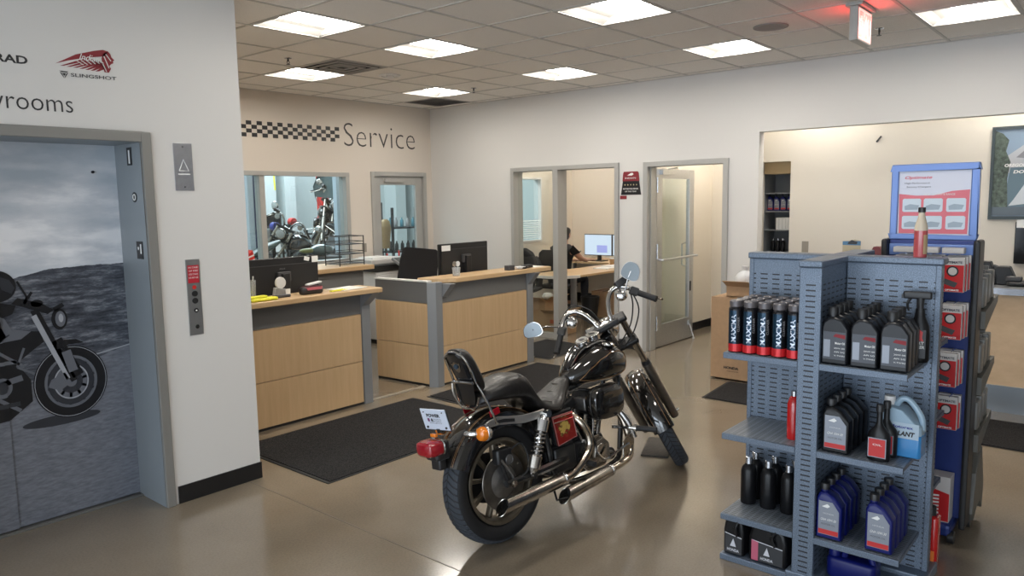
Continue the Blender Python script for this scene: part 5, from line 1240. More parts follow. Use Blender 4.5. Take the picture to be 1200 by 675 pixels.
em = bo('pad_emblem', MB().prism([(0, .028), (.022, .016), (.034, .020), (.026, -.004), (.014, -.030), (0, -.038), (-.014, -.030), (-.026, -.004), (-.034, .020), (-.022, .016)], -.002, .002, 'X'), CHROMEW, pad, smooth=False)
em.location = (-.180, 0, .940); em.rotation_euler = (0, R(-24), 0)
bo('emblem_disc', MB().cyl((-.1865, 0, .936), (-.1825, 0, .938), .014, n=20), mat('emblem_blue', (.05, .09, .14), .3, .5), pad)
bo('lower_plate', MB().rings([[Vector((x, -w_, z)), Vector((x - .005, 0, z)), Vector((x, w_, z)), Vector((x + .006, 0, z))] for z, w_, x in ((.722, .035, -.118), (.76, .060, -.128), (.845, .070, -.142))]), BLKG, pad)
# --- seat: pillion step and rider scoop
sec = [(-.105, .765, .045, .052), (-.07, .800, .082, .068), (.00, .828, .112, .095), (.08, .850, .128, .125), (.165, .856, .128, .145), (.200, .846, .128, .150), (.228, .785, .132, .110), (.262, .705, .142, .070), (.33, .664, .150, .060), (.39, .656, .148, .062), (.45, .675, .125, .075), (.50, .712, .095, .085), (.545, .745, .070, .080), (.590, .758, .052, .060), (.612, .752, .034, .036)]
rs = []
for x, zt, hw, th in sec:
    ring = []
    for k in range(20):
        t = 2 * PI * k / 20; cx_, sx_ = math.cos(t), math.sin(t)
        y = hw * (abs(cx_) ** .55) * (1 if cx_ > 0 else -1); z = (th / 2) * (abs(sx_) ** .6) * (1 if sx_ > 0 else -1)
        drop = .012 * (abs(y) / hw) ** 3 if sx_ > 0 else 0
        ring.append(Vector((x, y, zt - th / 2 + z - drop)))
    rs.append(ring)
seat = bo('seat', MB().rings(rs), LEA, subd=1)
def seam(pts): bo('seat_seam', MB().tube(pts, .0028, 6, smooth=3), mat('seam_leather', (.030, .027, .024), .5), seat)
for s in (-1, 1):
    seam([Vector((.155, s * .112, .836)), Vector((.160, s * .06, .846)), Vector((.162, 0, .848))])
for xx, zz, hw in ((.36, .660, .10), (.42, .663, .09), (.47, .688, .075), (.515, .722, .055)):
    seam([Vector((xx + .02, -hw, zz - .004)), Vector((xx, 0, zz + .003)), Vector((xx + .02, hw, zz - .004))])
# --- tank with two lobes and console
def tank_ring(x, zb, zt, hw, n=26):
    r = []
    for k in range(n):
        t = 2 * PI * k / n - PI / 2; c_, s_ = math.cos(t), math.sin(t)
        y = hw * (abs(c_) ** .72) * (1 if c_ > 0 else -1); h = (zt - zb) / 2; zz = zb + h + h * (abs(s_) ** .85) * (1 if s_ > 0 else -1)
        if s_ > 0: zz -= 0
        if s_ < 0 and abs(y) < hw * .35: zz += .02
        r.append(Vector((x, y, zz)))
    return r
tsec = [(.600, .715, .752, .036), (.625, .700, .785, .062), (.68, .692, .830, .100), (.74, .686, .866, .128), (.81, .680, .893, .150), (.88, .676, .903, .160), (.95, .676, .897, .158), (1.005, .682, .878, .143), (1.045, .695, .850, .112), (1.062, .715, .815, .070)]
tank = bo('fuel_tank', MB().rings([tank_ring(*q) for q in tsec]), BPAINT, subd=1)
for s in (-1, 1):
    L_ = [(.652, .722), (.70, .770), (.78, .820), (.87, .850), (.95, .850), (1.01, .825), (1.035, .78), (1.03, .735), (.97, .712), (.86, .704), (.74, .705), (.652, .722)]
    pts = []
    def hwz(x, z):
        for q in range(len(tsec) - 1):
            if tsec[q][0] <= x <= tsec[q + 1][0]:
                t = (x - tsec[q][0]) / (tsec[q + 1][0] - tsec[q][0]); zb, zt, hw = [tsec[q][j] * (1 - t) + tsec[q + 1][j] * t for j in (1, 2, 3)]; h = (zt - zb) / 2
                sv = min(1, abs((z - zb - h) / h)) ** (1 / .85); return hw * (max(0, 1 - sv * sv) ** .5) ** .72
        return .1
    dn = []
    for i in range(len(L_) - 1):
        for k in range(6): t = k / 6; dn.append((L_[i][0] * (1 - t) + L_[i + 1][0] * t, L_[i][1] * (1 - t) + L_[i + 1][1] * t))
    dn.append(dn[0])
    bo('pinstripe', MB().tube([Vector((x, s * (hwz(x, z) * .985 + .0005), z)) for x, z in dn], .0022, 6), PIN, tank)
    d2 = [(x * .97 + .025, .005 + z * .985 + .004) for x, z in dn]
con = bo('tank_console', MB().rings([[Vector((x, y, z)) for y, z in ((-w_, zt - .028), (-w_ * .85, zt), (0, zt + .006), (w_ * .85, zt), (w_, zt - .028), (0, zt - .035))] for x, zt, w_ in ((.625, .795, .020), (.68, .862, .032), (.78, .916, .042), (.90, .928, .044), (.985, .905, .036), (1.02, .880, .020))]), BLKG, tank, bevel=.004)
def gauge(x, y, z, r, tilt, nm='gauge'):
    a = R(tilt); nvec = Vector((-math.sin(a), 0, math.cos(a))); c = Vector((x, y, z))
    g_ = bo(nm, MB().cyl(c - nvec * .03, c + nvec * .006, r * .96, r, n=32), CHROME, tank, bevel=.002)
    bo('gauge_ring', MB().cyl(c + nvec * .006, c + nvec * .011, r * .98, r * .90, n=32), CHROME, g_) if False else None
    return c, nvec
for (x, z, r, tl) in ((.790, .930, .044, 24), (.885, .952, .046, 18)):
    c, nv = gauge(x, 0.0, z, r, tl)
    bo('gauge_face', MB().cyl(c + nv * .0062, c + nv * .0075, r * .82, n=30), mat('gauge_face', (.30, .29, .26), .25), tank)
    bo('gauge_centre', MB().cyl(c + nv * .0076, c + nv * .0085, r * .36, n=24).obox(c + nv * .009, Vector((0, r * .6, 0)), Vector((.002, 0, 0)), nv * .0006), BLK, tank)
bo('console_knob', MB().cyl((.742, 0, .885), (.738, 0, .905), .016, n=20), CHROME, tank)
for s in (-1, 1):
    c = Vector((.905, s * .098, .888)); cpz = bo('fuel_cap', MB().lathe([(.036, 0), (.040, .006), (.038, .014), (.026, .019), (.006, .020)], n=34), CHROME, tank)
    cpz.location = c; cpz.rotation_euler = (R(-s * 16), R(4), 0)
bo('chrome_console_trim', MB().tube([Vector((x, -w_, z)) for x, z, w_ in ((.64, .800, .028), (.72, .880, .046), (.80, .905, .055), (.90, .915, .056), (.99, .892, .046))], .0045, 6, smooth=3).tube([Vector((x, w_, z)) for x, z, w_ in ((.64, .800, .028), (.72, .880, .046), (.80, .905, .055), (.90, .915, .056), (.99, .892, .046))], .0045, 6, smooth=3), CHROME, tank)
# --- frame
fm = MB().tube([(1.03, 0, .86), (1.05, 0, .78), (1.00, 0, .72), (.62, 0, .68), (.40, 0, .60), (.30, 0, .58)], .022, 10, smooth=3)
for s in (-1, 1):
    fm.tube([(1.05, s * .02, .78), (1.01, s * .07, .60), (.94, s * .09, .30), (.86, s * .10, .20), (.50, s * .11, .19), (.34, s * .11, .26), (.30, s * .11, .45), (.27, s * .12, .60)], .016, 10, smooth=4)
    fm.tube([(.56, s * .05, .68), (.42, s * .10, .60), (.27, s * .125, .62)], .013, 8, smooth=3)
bo('frame', fm, FRM)
bo('steering_head', MB().cyl((1.10, 0, .80), (1.01, 0, .935), .036, n=22), FRM, bevel=.004)
# --- engine
eng = bo('engine', MB().rbox((.665, 0, .300), .150, .095, .095, .05), ENGB)
def cylinder(tilt, x0, nm):
    a = R(tilt); dv = Vector((math.sin(a), 0, math.cos(a))); b0_ = Vector((x0, 0, .375)); lx = Vector((math.cos(a), 0, -math.sin(a))); m = MB(); e = MB()
    for k in range(11):
        c = b0_ + dv * (.012 + k * .0172); rr = .075 if k < 10 else .07
        rb = []
        for zz in (-.0024, .0024): rb.append([c + dv * zz + lx * rr * (abs(math.cos(t)) ** .8) * (1 if math.cos(t) > 0 else -1) + Vector((0, 1, 0)) * rr * 1.05 * (abs(math.sin(t)) ** .8) * (1 if math.sin(t) > 0 else -1) for t in [2 * PI * q / 28 for q in range(28)]])
        e.rings(rb)
    m.cyl(b0_, b0_ + dv * .20, .056, n=24)
    cy = bo(nm, m, ENGB); bo('cooling_fins', e, FIN, cy)
    c = b0_ + dv * .235; bo('rocker_box', MB().obox(c, lx * .072, Vector((0, .070, 0)), dv * .032), ENGB, cy, smooth=False, bevel=.014, seg=3)
    bo('rocker_cover', MB().obox(c + dv * .036, lx * .060, Vector((0, .058, 0)), dv * .010), mat('rocker_gloss', (.02, .02, .02), .15, coat=1.), cy, smooth=False, bevel=.008, seg=3)
    for q in (-.028, .028): bo('pushrod_tube', MB().cyl(Vector((.665 + (x0 - .665) * .8 + q * .6, -.098, .34)), c + lx * q - Vector((0, .075, 0)) + dv * -.03, .009, n=12), CHROME, cy)
    bo('spark_plug', MB().cyl(c - dv * .05 + Vector((0, -.07, 0)) + lx * .0, c - dv * .055 + Vector((0, -.10, 0)), .009, n=10), PAPER, cy)
cylinder(22.5, .700, 'front_cylinder'); cylinder(-22.5, .630, 'rear_cylinder')
bo('cam_cover', MB().prism([(.56, .25), (.60, .22), (.74, .22), (.79, .27), (.79, .34), (.74, .385), (.66, .37), (.59, .385), (.555, .33)], -.135, -.09, 'Y'), mat('polished_alloy', (.36, .34, .31), .22, .95, noise=.2, nscale=20), eng, smooth=False, bevel=.010, seg=3)
bo('timer_cover', MB().cyl((.70, -.147, .315), (.70, -.134, .315), .040, n=30), CHROME, eng, bevel=.003)
bo('oil_filter', MB().cyl((.80, -.05, .26), (.895, -.05, .24), .038, n=26), BLKG, eng, bevel=.006)
bo('tappet_block', MB().box(.60, .655, -.115, -.08, .36, .40).box(.675, .73, -.115, -.08, .36, .40), CHROMEW, eng, smooth=False, bevel=.004)
bo('gearbox', MB().rbox((.43, 0, .335), .11, .10, .085, .04), ENGB); bo('gearbox_cover', MB().rbox((.43, -.105, .335), .085, .015, .065, .015), mat('worn_black', (.03, .03, .03), .4, .3), bike)
bo('primary_cover', MB().prism([(.36, .25), (.42, .22), (.72, .22), (.78, .27), (.78, .33), (.72, .38), (.44, .40), (.37, .36)], .10, .155, 'Y'), CHROME, smooth=False, bevel=.018, seg=3)
bo('starter_motor', MB().cyl((.50, -.02, .43), (.60, -.02, .43), .035, n=22), ENGB); bo('carburettor', MB().rbox((.665, -.06, .585), .03, .05, .035, .012), CAST)
# air cleaner: big rounded black can on the right
ac = MB(); rs = []
for yy, s_ in ((-.115, .70), (-.125, .92), (-.150, 1.0), (-.185, 1.0), (-.203, .95), (-.212, .80), (-.215, .55)):
    rs.append([Vector((.748 + .134 * s_ * (abs(math.cos(t)) ** .62) * (1 if math.cos(t) > 0 else -1), yy, .590 + .096 * s_ * (abs(math.sin(t)) ** .72) * (1 if math.sin(t) > 0 else -1))) for t in [2 * PI * k / 44 for k in range(44)]])
acl = bo('air_cleaner', ac.rings(rs), BPAINT)
bo('air_cleaner_badge', MB().box(.725, .805, -.2165, -.2145, .585, .612), FIN, acl, smooth=False, bevel=.004); bo('air_cleaner_rim', MB().tube([Vector((.748 + .136 * (abs(math.cos(t)) ** .62) * (1 if math.cos(t) > 0 else -1), -.168, .590 + .098 * (abs(math.sin(t)) ** .72) * (1 if math.sin(t) > 0 else -1))) for t in [2 * PI * k / 60 for k in range(61)]], .003, 6), FIN, acl)
# side cover with the coloured plate
sc_ = bo('side_cover', MB().prism([(.300, .600), (.475, .610), (.505, .45), (.35, .415), (.325, .44)], -.150, -.115, 'Y'), BLKG, smooth=False, bevel=.008)
SCM = None
def plate_mat():
    m, nt, b = newmat('red_gold_plate'); t = N(nt, 'ShaderNodeTexCoord'); v = N(nt, 'ShaderNodeTexNoise'); v.inputs['Scale'].default_value = 48; v.inputs['Detail'].default_value = 3
    nt.links.new(t.outputs['Object'], v.inputs['Vector']); s = N(nt, 'ShaderNodeSeparateXYZ'); nt.links.new(t.outputs['Object'], s.inputs[0])
    d1 = math_(nt, 'POWER', math_(nt, 'SUBTRACT', s.outputs['X'], .398), 2); d2 = math_(nt, 'POWER', math_(nt, 'SUBTRACT', s.outputs['Z'], .520), 2)
    dd = math_(nt, 'ADD', math_(nt, 'MULTIPLY', math_(nt, 'SQRT', math_(nt, 'ADD', d1, d2)), -9), math_(nt, 'ADD', v.outputs['Fac'], .42))
    cr = N(nt, 'ShaderNodeValToRGB'); e = cr.color_ramp.elements; e[0].position = .38; e[0].color = (.22, .015, .012, 1); e[1].position = .62; e[1].color = (.50, .34, .08, 1)
    q = e.new(.48); q.color = (.30, .03, .02, 1); q = e.new(.54); q.color = (.05, .03, .01, 1)
    nt.links.new(dd, cr.inputs[0]); nt.links.new(cr.outputs[0], b.inputs['Base Color']); b.inputs['Roughness'].default_value = .22; b.inputs['Coat Weight'].default_value = .6
    return m
bo('picture_plate', MB().prism([(.309, .587), (.468, .590), (.490, .448), (.340, .428)], -.156, -.150, 'Y'), plate_mat(), sc_, smooth=False)
bo('plate_border', MB().tube([(.309, -.157, .587), (.468, -.157, .590), (.490, -.157, .448), (.340, -.157, .428), (.309, -.157, .587)], .0028, 6), mat('pink_border', (.42, .17, .16), .3, .4), sc_)
for k in range(2): bo('chrome_strip', MB().tube([(.313 + .004 * k, -.160, .580 - .026 * k), (.467 + .003 * k, -.160, .583 - .026 * k)], .0035, 6), CHROME, sc_)
bo('oil_tank', MB().rbox((.36, -.02, .54), .085, .095, .075, .03), BPAINT)
# exhausts
EX = mat('heat_tinted_chrome', (.50, .44, .36), .16, 1., noise=.25, nscale=12)
def exhaust(head, muff, tip):
    p = bo('exhaust_pipe', MB().tube(head, .021, 14, smooth=6), EX)
    a, b_ = Vector(muff[0]), Vector(muff[1]); d_ = (b_ - a).normalized(); m = MB()
    # slash-cut end: upper lip shorter than the lower one
    u = Vector((0, 0, 1)); u = (u - d_ * u.dot(d_)).normalized(); w_ = d_.cross(u); rs = []
    for c, r, cut in ((a, .022, 0), (a + d_ * .03, .031, 0), (a + d_ * .06, .034, 0), (b_, .0355, tip), (b_, .0325, tip), (b_ - d_ * .06, .0325, tip)):
        rs.append([c + (u * math.cos(t) + w_ * math.sin(t)) * r + d_ * (-math.cos(t) * cut) for t in [2 * PI * k / 28 for k in range(28)]])
    bo('muffler', m.rings(rs, True, False), CHROMEW, p); bo('muffler_bore', MB().cyl(b_ - d_ * .075, b_ - d_ * .065, .0328, n=28), mat('bore_black', (.004, .004, .004), .9), p)  # near-black disc closes the muffler bore
    bo('clamp', MB().cyl(a + d_ * .015, a + d_ * .035, .034, n=26), CHROME, p, bevel=.002)
    return p
exhaust([(.505, -.07, .56), (.500, -.13, .555), (.515, -.175, .515), (.545, -.190, .44), (.540, -.195, .375), (.470, -.200, .315), (.390, -.203, .276), (.31, -.207, .267)], ((.32, -.207, .268), (-.180, -.236, .262)), .030)
exhaust([(.83, -.06, .56), (.875, -.10, .54), (.905, -.14, .47), (.925, -.165, .37), (.930, -.175, .30), (.895, -.190, .245), (.83, -.198, .225), (.70, -.206, .214)], ((.71, -.205, .214), (.262, -.236, .192)), .030)
bo('heat_shield', MB().tube([(.875, -.125, .54), (.92, -.175, .44), (.945, -.20, .34)], [.018, .022, .018], 12, smooth=3), CHROME)
bo('exhaust_bracket', MB().tube([(.30, -.12, .22), (.24, -.20, .17), (.30, -.23, .175)], .007, 8), FRM)
# controls on the right: brake pedal, master cylinder, pegs
bo('brake_pedal', MB().tube([(.60, -.165, .40), (.625, -.17, .33), (.66, -.175, .285), (.70, -.18, .27), (.78, -.20, .30), (.86, -.22, .325)], .0085, 8, smooth=3), CHROME)
bo('brake_lever_arm', MB().tube([(.575, -.16, .545), (.560, -.165, .50), (.590, -.17, .44), (.62, -.172, .36), (.605, -.170, .30)], .010, 8, smooth=3), CHROMEW)
bo('pedal_plate', MB().prism([(.83, .235), (.93, .245), (.955, .36), (.90, .372), (.84, .33)], -.195, -.188, 'Y'), CHROMEW, smooth=False, bevel=.003)
def peg(s):
    a = Vector((.885, s * .09, .405)); bq = Vector((.915, s * .19, .402)); c = Vector((.985, s * .335, .385))
    p = bo('highway_peg', MB().tube([a, bq], .011, 10).cyl(bq, bq + (c - bq) * .25, .013, n=12), CHROME)
    bo('rubber', MB().cyl(bq + (c - bq) * .25, c, .0165, n=16), RUB, p, bevel=.003); bo('peg_clamp', MB().cyl(bq + (c - bq) * .18, bq + (c - bq) * .26, .021, n=18), CHROME, p)
mir(peg)
def peg2(s):
    a = Vector((.52, s * .13, .30)); c = Vector((.50, s * .26, .30)); p = bo('foot_peg', MB().cyl(a, c, .014, n=14), RUB)
mir(peg2)
bo('kick_stand', MB().tube([(.78, .11, .20), (.80, .20, .14), (.83, .315, .042)], .012, 10).rbox((.84, .325, .044), .030, .022, .006, .012), CHROMEW)
# --- tail light, plate, indicators
tl = bo('tail_light', MB().rbox((-.350, 0, .560), .045, .050, .045, .02), BLK)
bo('lens', MB().rings([[Vector((x, y * s_, .578 + z * s_)) for y, z in [(.066 * (abs(math.cos(t)) ** .6) * (1 if math.cos(t) > 0 else -1), .040 * (abs(math.sin(t)) ** .6) * (1 if math.sin(t) > 0 else -1)) for t in [2 * PI * k / 30 for k in range(30)]]] for x, s_ in ((-.345, .80), (-.365, 1.), (-.410, 1.), (-.432, .88), (-.442, .6))]), REDL, tl)
bo('lens_ring', MB().tube([Vector((-.352, .062 * (abs(math.cos(t)) ** .6) * (1 if math.cos(t) > 0 else -1), .578 + .036 * (abs(math.sin(t)) ** .6) * (1 if math.sin(t) > 0 else -1))) for t in [2 * PI * k / 40 for k in range(41)]], .005, 6), CHROME, tl)
bo('bracket', MB().rbox((-.350, 0, .495), .022, .035, .030, .01), BLK, tl)
lp_ = bo('licence_plate', MB().box(-.002, .002, -.083, .083, -.055, .055), PAPER, smooth=False)
lp_.location = (-.345, .0, .708); lp_.rotation_euler = (0, R(-16), R(7))
PW_ = mat('plate_pale_blue', (.62, .68, .78), .4)
lp_.data.materials[0] = PW_
text('lettering', 'POWER', DK, lp_, (-.0022, .050, .012), (0, -1, 0), (0, 0, 1), height=.019, width=.090, bold=.05)
label_plate('mark', mat('purple_mark', (.16, .03, .12), .5), lp_, (-.0022, 0, 0), (0, -1, 0), (0, 0, 1), [(-.050, -.012), (-.036, -.012), (-.036, .006), (-.050, .006)], .0004)
label_plate('mark', DK, lp_, (-.0022, 0, 0), (0, -1, 0), (0, 0, 1), [(-.028, -.010), (-.012, -.012), (-.018, .006), (-.026, .004)], .0004)
for zz, w_, y_ in ((-.002, .055, .012), (-.012, .050, .010), (-.022, .08, .040)): text('lettering', 'SPORTS', DGREY, lp_, (-.0022, y_, zz), (0, -1, 0), (0, 0, 1), height=.006, width=w_)
for y_ in (-.062, .062):
    for z_ in (-.042, .040): bo('plate_bolt', MB().cyl((-.006, y_, z_), (-.002, y_, z_), .006 if z_ < 0 else .003, n=14), BLK, lp_)
bo('plate_backing', MB().box(.002, .006, -.088, .088, -.062, .050), BLK, lp_, smooth=False)
bo('plate_stem', MB().tube([(-.325, 0, .64), (-.33, 0, .66)], .012, 8), BLK)
bo('side_marker', MB().rbox((-.362, .0, .634), .009, .020, .008, .005), AMB)
def sig(s):
    st_ = bo('turn_signal', MB().tube([(-.235, s * .085, .618), (-.225, s * .125, .620), (-.190, s * .150, .618)], [.014, .016, .013], 10, smooth=3), CHROME)
    bo('signal_housing', MB().lathe([(.012, .036), (.030, .028), (.040, .008), (.041, -.004), (.036, -.006)], (-.178, s * .160, .616), 'X', 26), CHROME, st_)
    bo('lens', MB().lathe([(.036, -.004), (.036, -.018), (.030, -.032), (.016, -.040), (.003, -.042)], (-.178, s * .160, .616), 'X', 26), AMB, st_)
mir(sig)
# --- front end, steered to the left
RK, DLT = R(33.825), R(46)
SX = Vector((1.051, 0, .95)); av = Vector((-math.sin(RK), 0, math.cos(RK))); fwv = Vector((math.cos(RK), 0, math.sin(RK))); LL_ = .667 / math.cos(RK)
FM = Matrix.Translation(SX) @ Matrix.Rotation(DLT, 4, av) @ Matrix.Translation(-SX)
def FB():
    b = MB(); b.M = FM; return b
axl = SX - av * LL_ + fwv * .045
fw_ = wheel(tuple(axl), .325, .100, .245, 9, FM, 'front_wheel')
bo('brake_disc', FB().lathe([(.145, -.040), (.146, -.045), (.09, -.045), (.088, -.040), (.145, -.040)], tuple(axl), 'Y', 50, cap=False), DISC, fw_)
for s in (-1, 1):
    top = SX + fwv * .045 + Vector((0, s * .105, 0)) + av * .05; bot = axl + Vector((0, s * .105, 0)); mid = top + (bot - top) * .50
    lg = bo('fork_leg', FB().cyl(top, mid, .0205, n=20), mat('fork_tube', (.30, .27, .23), .18, .95))
    bo('fork_slider', FB().cyl(mid, bot + (bot - top).normalized() * .03, .030, .028, n=22).cyl(mid - (bot - top) * .03, mid, .027, .033, n=22), mat('dull_fork_alloy', (.20, .185, .165), .34, .85, noise=.15, nscale=20), lg)
    bo('dust_boot', FB().cyl(mid - (bot - top) * .045, mid - (bot - top) * .015, .025, .030, n=20), RUB, lg)
bo('front_axle', FB().cyl(axl - Vector((0, .15, 0)), axl + Vector((0, .15, 0)), .011, n=14), CHROMEW)
cl_ = axl + (-av) * -.17 + fwv * .03
bo('front_caliper', FB().obox(axl + av * .135 + fwv * .055 + Vector((0, -.055, 0)), fwv * .038, Vector((0, .034, 0)), av * .055), ENGB, smooth=False, bevel=.010)
bo('caliper_bolts', FB().cyl(axl + av * .15 + fwv * .06 + Vector((0, -.098, 0)), axl + av * .15 + fwv * .06 + Vector((0, -.085, 0)), .014, n=14), CHROMEW)
for k_, off in ((.035, .0), (-.145, .0)):
    c = SX + av * k_ + fwv * .025
    bo('triple_tree', FB().obox(c, fwv * .045, Vector((0, .135, 0)), av * .016), ENGB, smooth=False, bevel=.010)
bo('steering_stem', FB().cyl(SX + av * .07, SX - av * .17, .018, n=16), CHROMEW)
a0, a1 = R(20), R(198)
fb_ = fender(tuple(axl), .352, .142, R(28), R(188), FM, skirt=.062)
ff = bo('front_fender', fb_, BPAINT)
for s in (-1, 1):
    P = [axl + Vector(((.352 + .004) * math.cos(a), s * .046, (.352 + .004) * math.sin(a))) for a in [R(30) + R(155) * k / 40 for k in range(41)]]
    bo('pinstripe', FB().tube(P, .0014, 6), PIN, ff)
    bo('fender_bracket', FB().tube([axl + Vector((.2, s * .066, .22)) * .9, axl + av * .30 + fwv * .01 + Vector((0, s * .082, 0))], .007, 8), CHROMEW, ff)
hc = SX + fwv * .17 - av * .075
hdl = bo('headlight', FB().lathe([(.02, -.10), (.042, -.085), (.066, -.03), (.074, .02), (.072, .03)], tuple(hc), 'X', 34), CHROME)
bo('lens', FB().lathe([(.070, .026), (.05, .034), (.02, .038)], tuple(hc), 'X', 32), mat('headlight_glass', (.5, .5, .5), .08, coat=1.), hdl)
# handlebar
HBm = FB(); HB = lambda s: [Vector((1.0, s * .045, 1.0)), Vector((1.005, s * .055, 1.045)), Vector((1.02, s * .085, 1.115)), Vector((1.03, s * .130, 1.158)), Vector((1.025, s * .185, 1.160)), Vector((1.005, s * .235, 1.118)), Vector((.985, s * .265, 1.070))]
hb = bo('handlebar', HBm.tube(list(reversed(HB(-1))) + [Vector((1.0, 0, .995))] + HB(1), .0145, 12, smooth=5), CHROME)
bo('riser', FB().cyl((1.0, -.045, .96), (1.0, -.045, 1.01), .017, n=16).cyl((1.0, .045, .96), (1.0, .045, 1.01), .017, n=16), CHROME, hb)
bo('dash_panel', FB().obox((.985, 0, .985), (.045, 0, .012), (0, .080, 0), (-.005, 0, .014)), BLK, hb, smooth=False, bevel=.006)
for s in (-1, 1):
    a = Vector((.985, s * .265, 1.070)); e = Vector((.940, s * .335, .985)); dg = (e - a).normalized()
    gp = bo('grip', FB().cyl(a, e, .0185, n=20).cyl(e, e + dg * .008, .020, n=20), RUB, hb)
    sw = a - dg * .025; bo('switch_housing', FB().obox(sw, dg * .030, Vector((.024, 0, .0)), dg.cross(Vector((1, 0, 0))).normalized() * .026), BLK, hb, smooth=False, bevel=.010)
    out = Vector((.75, s * .55, -.1)).normalized()
    bo('lever', FB().tube([sw + Vector((.035, 0, .005)), a + Vector((.055, s * .02, -.01)), e + Vector((.058, s * .02, -.005)), e + dg * .03 + Vector((.050, s * .02, 0))], [.008, .006, .005, .0065], 8, smooth=4), CHROME if s > 0 else CHROMEW, hb)
    bo('lever_mount', FB().obox(sw + Vector((.028, 0, .010)), Vector((.016, 0, 0)), Vector((0, .018, 0)), Vector((0, 0, .012))), CHROMEW, hb, smooth=False, bevel=.004)
    sg0 = HB(s)[4] + Vector((.03, -s * .01, -.050)); ts = bo('front_turn_signal', FB().lathe([(.010, -.034), (.026, -.028), (.036, -.008), (.037, .004)], tuple(sg0), 'X', 26).cyl(sg0, HB(s)[4], .006, n=8), CHROME, hb)
bo('master_cylinder', FB().obox((1.025, -.215, 1.178), (.026, .006, 0), (-.006, .045, -.006), (0, .003, .022)), BLK, hb, smooth=False, bevel=.006)
# mirrors: set where they hang beside the grips (already-steered positions)
def mirror(base, centre, rx, rz, nrm, rot):
    b, c = Vector(base), Vector(centre)
    st_ = bo('mirror_stem', MB().tube([b, b + (c - b) * .5 + Vector((0, 0, .012)), c], .0055, 8, smooth=4), CHROME, hb)
    n = Vector(nrm).normalized(); u = Vector((0, 0, 1)) - n * n.z; u.normalize(); w_ = n.cross(u); cr, sr = math.cos(rot), math.sin(rot); u, w_ = u * cr + w_ * sr, w_ * cr - u * sr
    def ring(s_, k): return [c + n * k + w_ * (rx * s_ * (abs(math.cos(t)) ** .75) * (1 if math.cos(t) > 0 else -1)) * (1 - .22 * math.sin(t)) + u * (rz * s_ * (abs(math.sin(t)) ** .75) * (1 if math.sin(t) > 0 else -1)) for t in [2 * PI * q / 32 for q in range(32)]]
    mh = bo('mirror_housing', MB().rings([ring(.5, .022), ring(.85, .016), ring(1., .004), ring(1., 0)]), CHROME, hb)
    bo('mirror_glass', MB().rings([ring(.95, -.001), ring(.94, -.0025)]), mat('mirror_glass', (.20, .225, .24), .3, .7), mh)
mirror((1.09, -.12, 1.19), (1.10, -.17, 1.308), .060, .056, (.95, .22, -.05), R(25))
mirror((.865, .215, 1.0), (.70, .31, 1.008), .058, .046, (.80, .55, .0), R(-10))
# cables
for pts in ([(1.03, -.205, 1.18), (1.06, -.19, 1.10), (1.08, -.14, .98), (1.07, -.05, .86), (1.0, -.04, .80)], [(1.035, -.215, 1.18), (1.075, -.22, 1.08), (1.09, -.16, .95), (1.09, -.07, .84)], [(.93, .285, 1.03), (.98, .22, 1.12), (1.02, .10, 1.08), (1.04, .02, .95)], [(.90, .27, 1.02), (.95, .18, 1.06), (1.0, .08, 1.0)]):
    bo('cable', MB().tube(pts, .0042, 8, smooth=6), RUB, hb)
bd = tag(obj('kick_board', MB().obox((4.565, 2.545, .006), (.185, .075, 0), (-.035, .085, 0), (0, 0, .006)), mat('old_board', (.045, .038, .032), .7, noise=.4, nscale=20, stretch=(1, 8, 1)), smooth=False, bevel=.002), 'thin dark board lying on the floor beside the front tyre', 'board')
# ------------------------------------------------------------------ office behind the glass
def skin(name, pts, edges, rad, m, parent, sub=2, root=0):
    me = bpy.data.meshes.new(name); me.from_pydata(pts, edges, []); me.update()
    o = bpy.data.objects.new(name, me); COL.objects.link(o); me.materials.append(m)
    md = o.modifiers.new('sk', 'SKIN'); md.use_smooth_shade = True
    for i, v in enumerate(me.skin_vertices[0].data):
        r = rad[i]; v.radius = r if isinstance(r, tuple) else (r, r); v.use_root = (i == root)
    s = o.modifiers.new('ss', 'SUBSURF'); s.levels = sub; s.render_levels = sub
    o.parent = parent; return o
pn = thing('person', 'seated person with short black hair and black T-shirt reaching forward at the office desk', 'person', (9.30, 6.87, 0))
# local: +x forward, z up; seat at .47
B_ = [(0, 0, .56), (.02, 0, .70), (.03, 0, .86), (.04, 0, 1.00), (.055, 0, 1.08), (.085, 0, 1.17), (.10, 0, 1.24),        # 0-6 pelvis..head
      (.03, .17, 1.00), (.14, .23, .84), (.38, .16, .79), (.50, .12, .785),                                             # 7-10 left arm
      (.03, -.17, 1.00), (.16, -.24, .85), (.40, -.18, .80), (.52, -.15, .80),                                           # 11-14 right arm
      (.02, .10, .54), (.42, .13, .53), (.40, .14, .10), (.52, .15, .05),
      (.02, -.10, .54), (.42, -.13, .53), (.40, -.14, .10), (.52, -.15, .05)]
E_ = [(0, 1), (1, 2), (2, 3), (3, 4), (4, 5), (5, 6), (3, 7), (7, 8), (8, 9), (9, 10), (3, 11), (11, 12), (12, 13), (13, 14), (0, 15), (15, 16), (16, 17), (17, 18), (0, 19), (19, 20), (20, 21), (21, 22)]
RD = [.13, (.12, .14), (.12, .15), (.10, .14), .055, .062, .082, .058, .045, .030, .022, .058, .045, .030, .022, .085, .062, .045, .035, .085, .062, .045, .035]
